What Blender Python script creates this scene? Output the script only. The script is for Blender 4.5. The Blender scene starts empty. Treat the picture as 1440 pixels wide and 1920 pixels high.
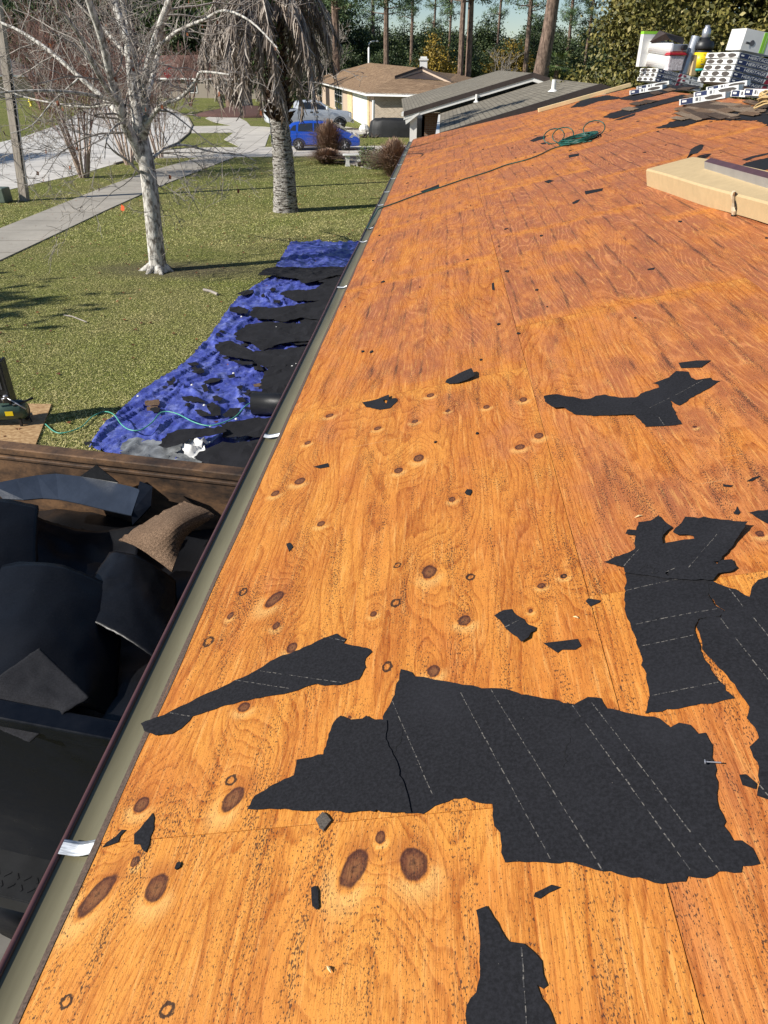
import bpy, bmesh, math, random
import numpy as np
from mathutils import Vector, Matrix, noise as mnoise
from mathutils.geometry import delaunay_2d_cdt
rad = math.radians
scene = bpy.context.scene
col = scene.collection
random.seed(7)
rng = np.random.default_rng(7)

# ------------------------------------------------------------------ camera
R = np.array([[0.9973716, -0.04082481, 0.0598601],
              [0.07237687, 0.5227039, -0.84943642],
              [0.00338898, 0.85153624, 0.52428479]])
CAM = np.array([0.73371477, 0.0, 4.14082843])
FPX = 1355.5
cd = bpy.data.cameras.new('camera')
cam = bpy.data.objects.new('camera', cd)
col.objects.link(cam)
m4 = Matrix.Identity(4)
for i in range(3):
    for j in range(3):
        m4[i][j] = R[i][j]
    m4[i][3] = CAM[i]
cam.matrix_world = m4
cd.sensor_fit = 'VERTICAL'
cd.sensor_height = 36.0
cd.lens = FPX * 36.0 / 1920.0
cd.clip_start = 0.05
cd.clip_end = 2000
scene.camera = cam

# ------------------------------------------------------------------ sky + sun
SUN_EL, SUN_AZ = 33.0, -116.0        # azimuth measured clockwise from +Y, where the sun stands
world = bpy.data.worlds.new('World')
scene.world = world
world.use_nodes = True
wn = world.node_tree
wn.nodes.clear()
sky = wn.nodes.new('ShaderNodeTexSky')
sky.sky_type = 'NISHITA'
sky.sun_disc = False
sky.sun_elevation = rad(SUN_EL)
sky.sun_rotation = rad(SUN_AZ)
sky.air_density = 1.0
sky.dust_density = 0.0
sky.ozone_density = 4.0
bg = wn.nodes.new('ShaderNodeBackground')
bg.inputs['Strength'].default_value = 0.075
wo = wn.nodes.new('ShaderNodeOutputWorld')
wn.links.new(sky.outputs[0], bg.inputs[0])
wn.links.new(bg.outputs[0], wo.inputs[0])
sd = bpy.data.lights.new('sun', 'SUN')
sd.energy = 5.0
sd.angle = rad(0.5)
sd.color = (1.0, 0.95, 0.86)
sun = bpy.data.objects.new('sun', sd)
col.objects.link(sun)
e, a = rad(SUN_EL), rad(SUN_AZ)
sdir = Vector((math.sin(a) * math.cos(e), math.cos(a) * math.cos(e), math.sin(e)))
sun.rotation_euler = sdir.to_track_quat('Z', 'Y').to_euler()
sun.location = (0, 0, 30)
scene.view_settings.view_transform = 'Standard'
scene.view_settings.look = 'None'
scene.view_settings.exposure = 0.38
scene.view_settings.gamma = 1.0
scene.render.resolution_x = 768
scene.render.resolution_y = 1024

# ------------------------------------------------------------------ frames and survey helpers
TH = rad(14.04)
CS, SN = math.cos(TH), math.sin(TH)
EAVE = 2.6
ROOFM = Matrix(((CS, 0, -SN, 0), (0, 1, 0, 0), (SN, 0, CS, EAVE), (0, 0, 0, 1)))
def ray(x, y):
    return R @ np.array([(x - 720) / FPX, -(y - 960) / FPX, -1.0])
def G(x, y, z=0.0):                      # a surveyed point of the photo on the level z
    d = ray(x, y)
    return CAM + d * ((z - CAM[2]) / d[2])
def AY(x, y, Y):                         # a surveyed point at the distance Y
    d = ray(x, y)
    return CAM + d * (Y / d[1])
_n = np.array([-SN, 0, CS])
def RF(x, y, h=0.0):                     # roof coordinates (up-slope, along eave)
    d = ray(x, y)
    o = np.array([0, 0, EAVE]) + _n * h
    p = CAM + d * (((o - CAM) @ _n) / (d @ _n)) - o
    return (p[0] * CS + p[2] * SN, p[1])
def roofw(s, y, n=0.0):
    return Vector((s * CS - n * SN, y, EAVE + s * SN + n * CS))

# ------------------------------------------------------------------ objects
def tag(o, label=None, cat=None, group=None, kind=None):
    if label: o['label'] = label
    if cat: o['category'] = cat
    if group: o['group'] = group
    if kind: o['kind'] = kind
    return o
def empty(name, loc=(0, 0, 0), rz=0, label=None, cat=None, group=None):
    o = bpy.data.objects.new(name, None)
    o.location = loc
    o.rotation_euler = (0, 0, rz)
    o.empty_display_size = 0.1
    col.objects.link(o)
    return tag(o, label, cat, group)
def link(name, me, mats=None, parent=None, smooth=False):
    o = bpy.data.objects.new(name, me)
    col.objects.link(o)
    if mats is not None:
        for m in (mats if isinstance(mats, (list, tuple)) else [mats]):
            me.materials.append(m)
    if parent is not None: o.parent = parent
    if smooth:
        me.polygons.foreach_set('use_smooth', np.ones(len(me.polygons), dtype=bool))
    return o
def fast(name, V, F, attrs=None, matidx=None):   # F: array of (m,k)
    V = np.asarray(V, dtype=np.float32); F = np.asarray(F, dtype=np.int32)
    me = bpy.data.meshes.new(name)
    me.vertices.add(len(V)); me.vertices.foreach_set('co', V.ravel())
    k = F.shape[1]
    me.loops.add(F.size); me.loops.foreach_set('vertex_index', F.ravel())
    me.polygons.add(len(F))
    me.polygons.foreach_set('loop_start', np.arange(0, F.size, k, dtype=np.int32))
    me.polygons.foreach_set('loop_total', np.full(len(F), k, dtype=np.int32))
    me.polygons.foreach_set('use_smooth', np.zeros(len(F), dtype=bool))
    if matidx is not None: me.polygons.foreach_set('material_index', np.asarray(matidx, dtype=np.int32))
    me.update(calc_edges=True)
    if attrs:
        for n, v in attrs.items():
            at = me.attributes.new(n, 'FLOAT', 'POINT')
            at.data.foreach_set('value', np.asarray(v, dtype=np.float32))
    return me
class MB:
    def __init__(s): s.v = []; s.f = []; s.m = []
    def add(s, vs, fs, mi=0):
        b = len(s.v)
        s.v += [tuple(q) for q in vs]
        s.f += [tuple(b + i for i in f) for f in fs]
        s.m += [mi] * len(fs)
        return s
    def box(s, c, d, rz=0.0, mi=0, M=None):
        x, y, z = d[0] / 2, d[1] / 2, d[2] / 2
        vs = []
        for sx, sy, sz in ((-1,-1,-1),(1,-1,-1),(1,1,-1),(-1,1,-1),(-1,-1,1),(1,-1,1),(1,1,1),(-1,1,1)):
            px, py, pz = sx * x, sy * y, sz * z
            v = Vector((px * math.cos(rz) - py * math.sin(rz) + c[0], px * math.sin(rz) + py * math.cos(rz) + c[1], pz + c[2]))
            if M is not None: v = M @ v
            vs.append(v)
        return s.add(vs, ((3,2,1,0),(4,5,6,7),(0,1,5,4),(1,2,6,5),(2,3,7,6),(3,0,4,7)), mi)
    def prism(s, poly, z0, z1, mi=0, fn=None):      # poly of (x,y), extruded z
        n = len(poly)
        vs = [(p[0], p[1], z0) for p in poly] + [(p[0], p[1], z1) for p in poly]
        if fn: vs = [fn(v) for v in vs]
        fs = [tuple(range(n))[::-1], tuple(range(n, 2 * n))] + [(i, (i + 1) % n, n + (i + 1) % n, n + i) for i in range(n)]
        return s.add(vs, fs, mi)
    def tube(s, pts, r, n=8, mi=0, cap=True):
        pts = [Vector(p) for p in pts]
        rs = r if hasattr(r, '__len__') else [r] * len(pts)
        b = len(s.v); up = Vector((0, 0, 1)); 
        for i, p in enumerate(pts):
            d = (pts[min(i + 1, len(pts) - 1)] - pts[max(i - 1, 0)])
            if d.length < 1e-9: d = Vector((0, 0, 1))
            d.normalize()
            ref = up if abs(d.z) < 0.95 else Vector((1, 0, 0))
            u = d.cross(ref).normalized(); w = d.cross(u)
            for k in range(n):
                t = 2 * math.pi * k / n
                s.v.append(tuple(p + (u * math.cos(t) + w * math.sin(t)) * rs[i]))
        for i in range(len(pts) - 1):
            for k in range(n):
                s.f.append((b + i*n + k, b + (i+1)*n + k, b + (i+1)*n + (k+1) % n, b + i*n + (k+1) % n)); s.m.append(mi)
        if cap:
            s.f.append(tuple(b + k for k in range(n))); s.m.append(mi)
            e_ = b + (len(pts) - 1) * n
            s.f.append(tuple(e_ + k for k in range(n))[::-1]); s.m.append(mi)
        return s
    def lathe(s, prof, c=(0, 0, 0), n=20, mi=0, M=None):   # prof (r,z)
        b = len(s.v)
        for r_, z in prof:
            for k in range(n):
                t = 2 * math.pi * k / n
                v = Vector((c[0] + r_ * math.cos(t), c[1] + r_ * math.sin(t), c[2] + z))
                s.v.append(tuple(M @ v if M is not None else v))
        for i in range(len(prof) - 1):
            for k in range(n):
                s.f.append((b + i*n + k, b + i*n + (k+1) % n, b + (i+1)*n + (k+1) % n, b + (i+1)*n + k)); s.m.append(mi)
        s.f.append(tuple(b + k for k in range(n))[::-1]); s.m.append(mi)
        e_ = b + (len(prof) - 1) * n
        s.f.append(tuple(e_ + k for k in range(n))); s.m.append(mi)
        return s
    def build(s, name, mats, parent=None, smooth=False, bevel=0.0):
        me = bpy.data.meshes.new(name)
        me.from_pydata(s.v, [], s.f)
        me.polygons.foreach_set('material_index', s.m)
        me.update()
        bm = bmesh.new(); bm.from_mesh(me)
        bmesh.ops.recalc_face_normals(bm, faces=bm.faces)
        bm.to_mesh(me); bm.free()
        o = link(name, me, mats, parent, smooth)
        if bevel > 0:
            md = o.modifiers.new('bevel', 'BEVEL'); md.width = bevel; md.segments = 2; md.limit_method = 'ANGLE'
        return o
def copy_thing(o, parent=None):
    c = o.copy(); col.objects.link(c); c.parent = parent
    for ch in [q for q in col.objects if q.parent == o]:
        k = ch.copy(); col.objects.link(k); k.parent = c
        for g in [q for q in col.objects if q.parent == ch]:
            j = g.copy(); col.objects.link(j); j.parent = k
    return c
def pip(px, py, poly):
    x = np.array([p[0] for p in poly]); y = np.array([p[1] for p in poly])
    c = np.zeros(len(px), dtype=bool)
    j = len(x) - 1
    for i in range(len(x)):
        dy = (y[j] - y[i]) if abs(y[j] - y[i]) > 1e-12 else 1e-12
        t = ((y[i] > py) != (y[j] > py)) & (px < (x[j] - x[i]) * (py - y[i]) / dy + x[i])
        c ^= t; j = i
    return c
def jagged(poly, step, amp, seed):
    r = random.Random(seed); out = []
    n = len(poly)
    for i in range(n):
        a_, b_ = Vector(poly[i][:2]), Vector(poly[(i + 1) % n][:2])
        L = (b_ - a_).length
        if L < 1e-6: continue
        k = max(1, int(L / step)); d = (b_ - a_) / k; nr = Vector((-d.y, d.x)).normalized()
        for j in range(k):
            q_ = a_ + d * j; o = 0 if j == 0 else amp * (1.9 * mnoise.noise(Vector((q_.x * .55 / step, q_.y * .55 / step, seed * 1.7))) + 1.2 * mnoise.noise(Vector((q_.x * .17 / step, q_.y * .17 / step, seed))) + r.gauss(0, .28)) * min(1, L / (4 * step))
            out.append(a_ + d * j + nr * o)
    return [(p.x, p.y) for p in out]
def sheet(name, poly, mats, xf, zf, step=0.04, thick=0.002, holes=(), jag=0.0, jstep=None, seed=1, parent=None, smooth=True, dashes=None, extra=0.0):
    """a thin real sheet: outline poly in (u,v), height zf(u,v), placed by xf(u,v,z)"""
    P = jagged(poly, jstep or step, jag, seed)
    H = [jagged(h, (jstep or step) * .7, jag * .6, seed + 3 + i) for i, h in enumerate(holes)]
    xs = [p[0] for p in P]; ys = [p[1] for p in P]
    pts = [Vector(p) for p in P]; edges = [(i, (i + 1) % len(P)) for i in range(len(P))]
    for h in H:
        b = len(pts); pts += [Vector(p) for p in h]; edges += [(b + i, b + (i + 1) % len(h)) for i in range(len(h))]
    gx, gy = np.meshgrid(np.arange(min(xs), max(xs), step), np.arange(min(ys), max(ys), step))
    gx = gx.ravel() + rng.uniform(-.25, .25, gx.size) * step; gy = gy.ravel() + rng.uniform(-.25, .25, gy.size) * step
    ins = pip(gx, gy, P)
    for h in H: ins &= ~pip(gx, gy, h)
    bx = np.array([p.x for p in pts]); by = np.array([p.y for p in pts])
    for x, y in zip(gx[ins], gy[ins]):
        if np.min((bx - x) ** 2 + (by - y) ** 2) > (step * .45) ** 2: pts.append(Vector((x, y)))
    v, e_, f, *_ = delaunay_2d_cdt(pts, edges, [], 0, 1e-6)
    T = np.array([list(t) for t in f if len(t) == 3])
    vx = np.array([q.x for q in v]); vy = np.array([q.y for q in v])
    cx, cy = vx[T].mean(1), vy[T].mean(1)
    k = pip(cx, cy, P)
    for h in H: k &= ~pip(cx, cy, h)
    T = T[k]
    # orient up
    ar = (vx[T[:,1]] - vx[T[:,0]]) * (vy[T[:,2]] - vy[T[:,0]]) - (vx[T[:,2]] - vx[T[:,0]]) * (vy[T[:,1]] - vy[T[:,0]])
    T[ar < 0] = T[ar < 0][:, ::-1]
    z = [zf(x, y) for x, y in zip(vx, vy)]
    top = [xf(x, y, q) for x, y, q in zip(vx, vy, z)]
    bot = [xf(x, y, q - thick) for x, y, q in zip(vx, vy, z)]
    n = len(top)
    cnt = {}
    for t in T:
        for a_, b_ in ((t[0], t[1]), (t[1], t[2]), (t[2], t[0])):
            cnt[(a_, b_)] = 1
    side = []
    for (a_, b_) in cnt:
        if (b_, a_) not in cnt:
            side.append((2 * n + b_, 2 * n + a_, 3 * n + a_)); side.append((2 * n + b_, 3 * n + a_, 3 * n + b_))
    F = [tuple(t) for t in T] + [tuple(n + q for q in t[::-1]) for t in T] + side
    me = fast(name, [tuple(q) for q in top + bot + top + bot], F)
    if dashes:
        dv, df, dm = dashes
        me2 = bpy.data.meshes.new(name); bm = bmesh.new(); bm.from_mesh(me)
        for quad, mi_ in zip(df, dm):
            vs = [bm.verts.new(xf(dv[i][0], dv[i][1], zf(*dv[i]) + 0.0006)) for i in quad]
            fc = bm.faces.new(vs); fc.material_index = mi_; fc.normal_update()
        bm.to_mesh(me2); bm.free(); me = me2
    o = link(name, me, mats, parent, False)
    if smooth:
        sm = np.zeros(len(me.polygons), dtype=bool); sm[:2 * len(T)] = True
        me.polygons.foreach_set('use_smooth', sm)
    return o
def fbm(x, y, sc, seed=0.0, oct=3):
    v = 0; a_ = 1
    for i in range(oct):
        v += a_ * mnoise.noise(Vector((x * sc, y * sc, seed + i * 7.3))); sc *= 2; a_ *= .5
    return v

# ------------------------------------------------------------------ materials
class NT:
    def __init__(s, name, rough=0.6, spec=0.5, metal=0.0, color=(0.5, 0.5, 0.5)):
        s.m = bpy.data.materials.new(name); s.m.use_nodes = True
        s.t = s.m.node_tree; s.b = s.t.nodes['Principled BSDF']
        s.b.inputs['Roughness'].default_value = rough
        s.b.inputs['Specular IOR Level'].default_value = spec
        s.b.inputs['Metallic'].default_value = metal
        s.b.inputs['Base Color'].default_value = (*color, 1)
        s.tc = s.t.nodes.new('ShaderNodeTexCoord')
        s.obj = s.tc.outputs['Object']
    def nd(s, typ, **kw):
        n = s.t.nodes.new(typ)
        for k, v in kw.items(): setattr(n, k, v)
        return n
    def lk(s, a_, b_): s.t.links.new(a_, b_)
    def put(s, inp, v):
        if v is None: return
        if hasattr(v, 'links') or isinstance(v, bpy.types.NodeSocket): s.lk(v, inp)
        elif isinstance(v, tuple) and len(v) == 3 and inp.type == 'RGBA': inp.default_value = (*v, 1)
        else: inp.default_value = v
    def mul(s, vec, xyz):
        n = s.nd('ShaderNodeVectorMath', operation='MULTIPLY'); s.put(n.inputs[0], vec); n.inputs[1].default_value = xyz; return n.outputs[0]
    def vadd(s, vec, v2):
        n = s.nd('ShaderNodeVectorMath', operation='ADD'); s.put(n.inputs[0], vec); s.put(n.inputs[1], v2); return n.outputs[0]
    def noise(s, vec, sc, det=3, rough=0.5, dist=0.0, out=0):
        n = s.nd('ShaderNodeTexNoise'); s.put(n.inputs['Vector'], vec); n.inputs['Scale'].default_value = sc
        n.inputs['Detail'].default_value = det; n.inputs['Roughness'].default_value = rough; n.inputs['Distortion'].default_value = dist
        return n.outputs[out]
    def vor(s, vec, sc, feature='F1', out='Distance', rnd=1.0):
        n = s.nd('ShaderNodeTexVoronoi', feature=feature); s.put(n.inputs['Vector'], vec); n.inputs['Scale'].default_value = sc
        n.inputs['Randomness'].default_value = rnd; return n.outputs[out]
    def ma(s, op, a_, b_=None, c_=None, clamp=False):
        n = s.nd('ShaderNodeMath', operation=op); n.use_clamp = clamp
        s.put(n.inputs[0], a_); s.put(n.inputs[1], b_); s.put(n.inputs[2], c_); return n.outputs[0]
    def ramp(s, f, stops, interp='LINEAR'):
        n = s.nd('ShaderNodeValToRGB'); s.put(n.inputs[0], f); cr = n.color_ramp; cr.interpolation = interp
        while len(cr.elements) > 1: cr.elements.remove(cr.elements[-1])
        for i, (p, c) in enumerate(stops):
            e_ = cr.elements[0] if i == 0 else cr.elements.new(p)
            e_.position = p; e_.color = (*c, 1) if isinstance(c, tuple) else (c, c, c, 1)
        return n.outputs[0]
    def step(s, f, lo, hi):
        n = s.nd('ShaderNodeMapRange'); s.put(n.inputs[0], f); n.inputs[1].default_value = lo; n.inputs[2].default_value = hi
        n.interpolation_type = 'SMOOTHSTEP'; return n.outputs[0]
    def mix(s, f, a_, b_, mode='MIX'):
        n = s.nd('ShaderNodeMix', data_type='RGBA', blend_type=mode); s.put(n.inputs[0], f); s.put(n.inputs[6], a_); s.put(n.inputs[7], b_); return n.outputs[2]
    def attr(s, name, out='Fac'):
        n = s.nd('ShaderNodeAttribute', attribute_name=name); return n.outputs[out]
    def xyz(s, vec):
        n = s.nd('ShaderNodeSeparateXYZ'); s.put(n.inputs[0], vec); return n.outputs
    def comb(s, x, y, z):
        n = s.nd('ShaderNodeCombineXYZ'); s.put(n.inputs[0], x); s.put(n.inputs[1], y); s.put(n.inputs[2], z); return n.outputs[0]
    def color(s, c): s.put(s.b.inputs['Base Color'], c)
    def rough(s, c): s.put(s.b.inputs['Roughness'], c)
    def bump(s, h, st=0.5, d=0.01):
        n = s.nd('ShaderNodeBump'); n.inputs['Strength'].default_value = st; n.inputs['Distance'].default_value = d
        s.put(n.inputs['Height'], h); s.lk(n.outputs[0], s.b.inputs['Normal'])
def simple(name, c, rough=0.6, var=0.25, sc=6.0, metal=0.0, bump=0.0, spec=0.5, bsc=40.0):
    n = NT(name, rough, spec, metal, c)
    f = n.noise(n.obj, sc, 5, 0.65)
    lo = tuple(q * (1 - var) for q in c); hi = tuple(min(1, q * (1 + var)) for q in c)
    n.color(n.ramp(f, [(0.3, lo), (0.7, hi)]))
    if bump: n.bump(n.noise(n.obj, bsc, 4), 0.5, bump)
    return n.m

def plywood():
    n = NT('plywood', 0.62, 0.35)
    inf = n.nd('ShaderNodeObjectInfo')
    rnd = inf.outputs['Random']
    tone = n.xyz(inf.outputs['Color'])[0]
    off = n.comb(n.ma('MULTIPLY', rnd, 37.0), n.ma('MULTIPLY', rnd, 91.0), 0.0)
    P = n.vadd(n.obj, off)
    px = n.xyz(n.obj)
    kv = n.attr('knotdir'); rg = n.attr('ringdist'); kb = n.attr('grainbump'); kd = n.attr('knotdist'); ed = n.attr('seamdist')
    # rotary-cut grain: contour lines of a slow field, bent round the knots
    base = n.noise(n.mul(P, (2.1, 0.33, 1)), 1.0, 2.5, 0.45, 0.25)
    fld = n.ma('ADD', n.ma('MULTIPLY', base, 34.0), n.ma('MULTIPLY', kb, 4.5))
    fld = n.ma('ADD', fld, n.ma('MULTIPLY', px[0], 26.0))
    fld = n.ma('ADD', fld, n.ma('MULTIPLY', n.noise(n.mul(P, (22, 3.0, 1)), 1.0, 2), 1.1))
    saw = n.ma('FRACT', fld)
    late = n.ma('MULTIPLY', n.step(saw, 0.45, 0.88), n.ma('SUBTRACT', 1.0, n.step(saw, 0.9, 1.0)))
    saw2 = n.ma('FRACT', n.ma('MULTIPLY', fld, 2.0))
    late2 = n.ma('MULTIPLY', n.step(saw2, 0.4, 0.9), n.ma('SUBTRACT', 1.0, n.step(saw2, 0.92, 1.0)))
    fib = n.noise(n.mul(P, (330, 14, 1)), 1.0, 3, 0.6)
    fib2 = n.noise(n.mul(P, (90, 5, 1)), 1.0, 3, 0.6)
    patch = n.noise(n.mul(P, (1.6, 0.9, 1)), 1.0, 4, 0.6)
    patch2 = n.noise(n.mul(P, (6, 2.2, 1)), 1.0, 4, 0.6)
    brown = n.ma('ADD', tone, n.ma('MULTIPLY', n.ma('SUBTRACT', patch, 0.5), 1.15))
    brown = n.ma('ADD', brown, n.ma('MULTIPLY', n.ma('SUBTRACT', patch2, 0.5), 1.2), None, True)
    # weathered-paler stripes next to the butt joints
    edf = n.ma('SUBTRACT', 1.0, n.step(n.ma('ADD', ed, n.ma('MULTIPLY', n.ma('SUBTRACT', n.noise(P, 7, 3), .5), 0.16)), 0.02, 0.15))
    brown = n.ma('SUBTRACT', brown, n.ma('MULTIPLY', edf, 0.30), None, True)
    light = n.ramp(brown, [(0.0, (0.70, 0.285, 0.050)), (0.35, (0.61, 0.212, 0.038)), (0.7, (0.60, 0.228, 0.082)), (1.0, (0.56, 0.218, 0.094))])
    dark = n.ramp(brown, [(0.0, (0.37, 0.096, 0.010)), (0.45, (0.31, 0.073, 0.011)), (0.75, (0.33, 0.096, 0.033)), (1.0, (0.29, 0.086, 0.037))])
    g = n.ma('ADD', n.ma('MULTIPLY', late, 0.36), n.ma('MULTIPLY', late2, 0.18))
    band = n.noise(n.mul(P, (17, 0.9, 1)), 1.0, 4, 0.65)
    fib3 = n.noise(n.mul(P, (150, 30, 1)), 1.0, 4, 0.7)
    g = n.ma('ADD', g, n.ma('ADD', n.ma('MULTIPLY', n.step(fib, 0.40, 0.70), 0.30), n.ma('MULTIPLY', n.ma('SUBTRACT', n.step(fib3, 0.36, 0.66), .4), 0.42)))
    g = n.ma('ADD', g, n.ma('MULTIPLY', n.ma('SUBTRACT', n.step(band, 0.35, 0.68), 0.42), 0.50), None, True)
    thin = n.ma('MULTIPLY', n.step(n.ma('ABSOLUTE', n.ma('SUBTRACT', saw, .5)), .20, .04), n.step(n.noise(n.mul(P, (5, 2.2, 1)), 1.0, 3), .38, .58))
    g2 = n.ma('SUBTRACT', n.ma('ADD', .62, n.ma('MULTIPLY', n.step(fib, .35, .75), .38)), n.ma('MULTIPLY', thin, .62), None, True)
    mf = n.step(brown, .45, .72)
    g = n.ma('ADD', n.ma('MULTIPLY', g, n.ma('SUBTRACT', 1.0, mf)), n.ma('MULTIPLY', g2, mf), None, True)
    c = n.mix(g, light, dark)
    c = n.mix(n.ma('MULTIPLY', n.step(fib2, 0.52, 0.75), 0.50), c, (0.84, 0.43, 0.125))
    # pale halo and dark heart of knots
    halo = n.ma('MULTIPLY', n.step(kd, 1.0, 1.35), n.ma('SUBTRACT', 1.0, n.step(kd, 1.4, 2.8)))
    c = n.mix(n.ma('MULTIPLY', n.ma('MULTIPLY', halo, 0.48), n.step(n.ma('ADD', kv, n.ma('MULTIPLY', n.ma('SUBTRACT', n.noise(P, 14, 3), .5), 1.6)), .1, -.8)), c, (0.86, 0.52, 0.17))
    knot_far = n.ma('MULTIPLY', n.ma('SUBTRACT', 1.0, n.step(kd, 1.0, 2.6)), n.step(n.ma('ADD', kv, n.ma('MULTIPLY', n.ma('SUBTRACT', n.noise(P, 15, 3), .5), 1.2)), .0, .8))  # darker, redder tone on the far side of each knot
    c = n.mix(n.ma('MULTIPLY', knot_far, .6), c, (.36, .10, .018))
    kn = n.ma('SUBTRACT', 1.0, n.step(n.ma('ADD', kd, n.ma('MULTIPLY', n.ma('SUBTRACT', n.noise(P, 28, 3), .5), 0.55)), 0.85, 1.05))
    heart = n.ramp(n.ma('ADD', kd, n.ma('MULTIPLY', n.ma('SUBTRACT', n.noise(P, 130, 4), .5), 0.8)), [(0.0, (0.02, 0.01, 0.008)), (0.14, (0.10, 0.04, 0.02)), (0.3, (0.20, 0.08, 0.032)), (0.6, (0.125, 0.042, 0.020)), (0.82, (0.035, 0.010, 0.011)), (1.0, (0.09, 0.025, 0.014))])
    c = n.mix(n.ma('MULTIPLY', kn, 0.92), c, heart)
    # black residue: short dashes that follow the grain, gathered in courses
    crs = n.ma('FRACT', n.ma('ADD', n.ma('ADD', .37, n.ma('DIVIDE', px[0], 0.142)), n.ma('MULTIPLY', n.noise(n.mul(P, (0.5, 1.1, 1)), 1.0, 2), 0.5)))
    line = n.ma('SUBTRACT', 1.0, n.step(n.ma('ABSOLUTE', n.ma('SUBTRACT', crs, 0.5)), 0.015, 0.10))
    clus = n.step(n.noise(n.mul(P, (14, 2.2, 1)), 1.0, 3, 0.6), 0.42, 0.74)
    amt = n.ma('ADD', n.ma('MULTIPLY', line, n.ma('ADD', 0.035, n.ma('MULTIPLY', mf, .075))), n.ma('MULTIPLY', clus, 0.115))
    sp = n.noise(n.mul(P, (300, 120, 1)), 1.0, 3, 0.6)
    spk = n.step(n.ma('ADD', sp, amt), 0.625, 0.66)
    sp2 = n.noise(n.mul(P, (70, 30, 1)), 1.0, 3, 0.6)
    spk2 = n.step(n.ma('ADD', sp2, n.ma('MULTIPLY', amt, 0.4)), 0.715, 0.745)
    spk = n.ma('MAXIMUM', spk, spk2)
    c = n.mix(n.ma('MULTIPLY', spk, 0.86), c, (0.035, 0.02, 0.015))
    # ragged black ring stains
    rn_ = n.ma('ADD', rg, n.ma('MULTIPLY', n.ma('SUBTRACT', n.noise(P, 90, 4, .65), .5), 1.1))
    ring = n.ma('MULTIPLY', n.step(rn_, .50, .68), n.ma('SUBTRACT', 1.0, n.step(rn_, .98, 1.15)))
    c = n.mix(n.ma('MULTIPLY', ring, .92), c, (.022, .013, .010))
    # fine pepper of grit everywhere, thicker in patches
    pep = n.noise(n.mul(P, (520, 210, 1)), 1.0, 1, 0.5)
    pm = n.ma('MULTIPLY', n.step(n.noise(n.mul(P, (4.5, 2.4, 1)), 1.0, 4, .65), .44, .7), .10)
    pk = n.step(n.ma('ADD', pep, pm), 0.675, 0.735)
    c = n.mix(n.ma('MULTIPLY', pk, 0.62), c, (0.05, 0.022, 0.012))
    # nail holes with a dark ring of stain
    vh = n.vor(n.mul(P, (3.1, 2.4, 1)), 1.0, rnd=.8)
    c = n.mix(n.ma('MULTIPLY', n.ma('SUBTRACT', 1.0, n.step(vh, .006, .016)), .85), c, (0.03, .018, .012))
    smu = n.step(n.noise(n.mul(P, (3.5, 9, 1)), 1.0, 5, 0.7), 0.60, 0.78)
    c = n.mix(n.ma('MULTIPLY', smu, 0.20), c, (0.13, 0.07, 0.035))
    # pale scratches across the grain
    scr = n.step(n.noise(n.mul(P, (2.2, 160, 1)), 1.0, 2, 0.5), 0.70, 0.76)
    scr = n.ma('MULTIPLY', scr, n.step(n.noise(P, 1.7, 2), 0.5, 0.65))
    c = n.mix(n.ma('MULTIPLY', scr, 0.45), c, (0.82, 0.55, 0.26))
    n.color(c)
    hgt = n.ma('ADD', n.ma('MULTIPLY', g, -0.6), n.ma('MULTIPLY', fib, -0.7))
    hgt = n.ma('ADD', hgt, n.ma('MULTIPLY', spk, -0.3))
    n.bump(hgt, 0.55, 0.0022)
    n.rough(n.ramp(fib2, [(0.3, 0.48), (0.7, 0.7)]))
    return n.m
M = {}
M['ply'] = plywood()
def feltmat(name, c, rough, br=0.004):
    n = NT(name, rough, 0.22)
    f = n.noise(n.obj, 140, 4, 0.7); f2 = n.noise(n.obj, 3.0, 4, 0.6)
    k = n.mix(n.step(f, 0.3, 0.75), tuple(q * .62 for q in c), tuple(q * 1.5 for q in c))
    k = n.mix(n.ma('MULTIPLY', n.step(f2, 0.45, 0.75), 0.35), k, tuple(q * 2.0 for q in c))
    fl = n.step(n.vor(n.obj, 42), 0.035, 0.02)
    fl = n.ma('MULTIPLY', fl, n.step(n.noise(n.obj, 9, 2), 0.5, 0.6))
    n.color(n.mix(n.ma('MULTIPLY', fl, 0.6), k, (0.35, 0.31, 0.25)))
    n.bump(n.ma('ADD', n.ma('MULTIPLY', f, 0.2), n.noise(n.obj, 11, 4, .6)), 0.45, br)
    return n.m
M['felt'] = feltmat('roofing_felt', (0.0150, 0.0150, 0.0180), 0.9)
M['feltshine'] = feltmat('smooth_felt', (0.009, 0.0095, 0.0115), 0.42, 0.006)
n = NT('chalk_dash', 0.8); n.color(n.mix(n.step(n.noise(n.obj, 160, 3), 0.42, 0.58), (0.035, 0.034, 0.036), (0.17, 0.155, 0.135))); M['dash'] = n.m
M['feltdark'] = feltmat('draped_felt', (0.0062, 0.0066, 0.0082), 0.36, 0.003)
M['crack'] = simple('crack_black', (0.004, 0.004, 0.005), 0.9)
def shinglemat(name, c1, c2, tab=True, rot=0.0):
    n = NT(name, 0.9, 0.2)
    gr = n.vor(n.obj, 260, out='Color'); g = n.noise(gr, 8, 0)
    f = n.noise(n.obj, 2.2, 4, .6)
    c = n.mix(n.step(f, 0.3, 0.7), c1, c2)
    c = n.mix(n.step(g, 0.35, 0.75), tuple(q * .45 for q in c1), c)
    n.color(c); n.bump(g, 0.5, 0.002)
    return n.m
M['oldshingle'] = shinglemat('old_shingle', (0.20, 0.125, 0.078), (0.30, 0.20, 0.13))
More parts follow.
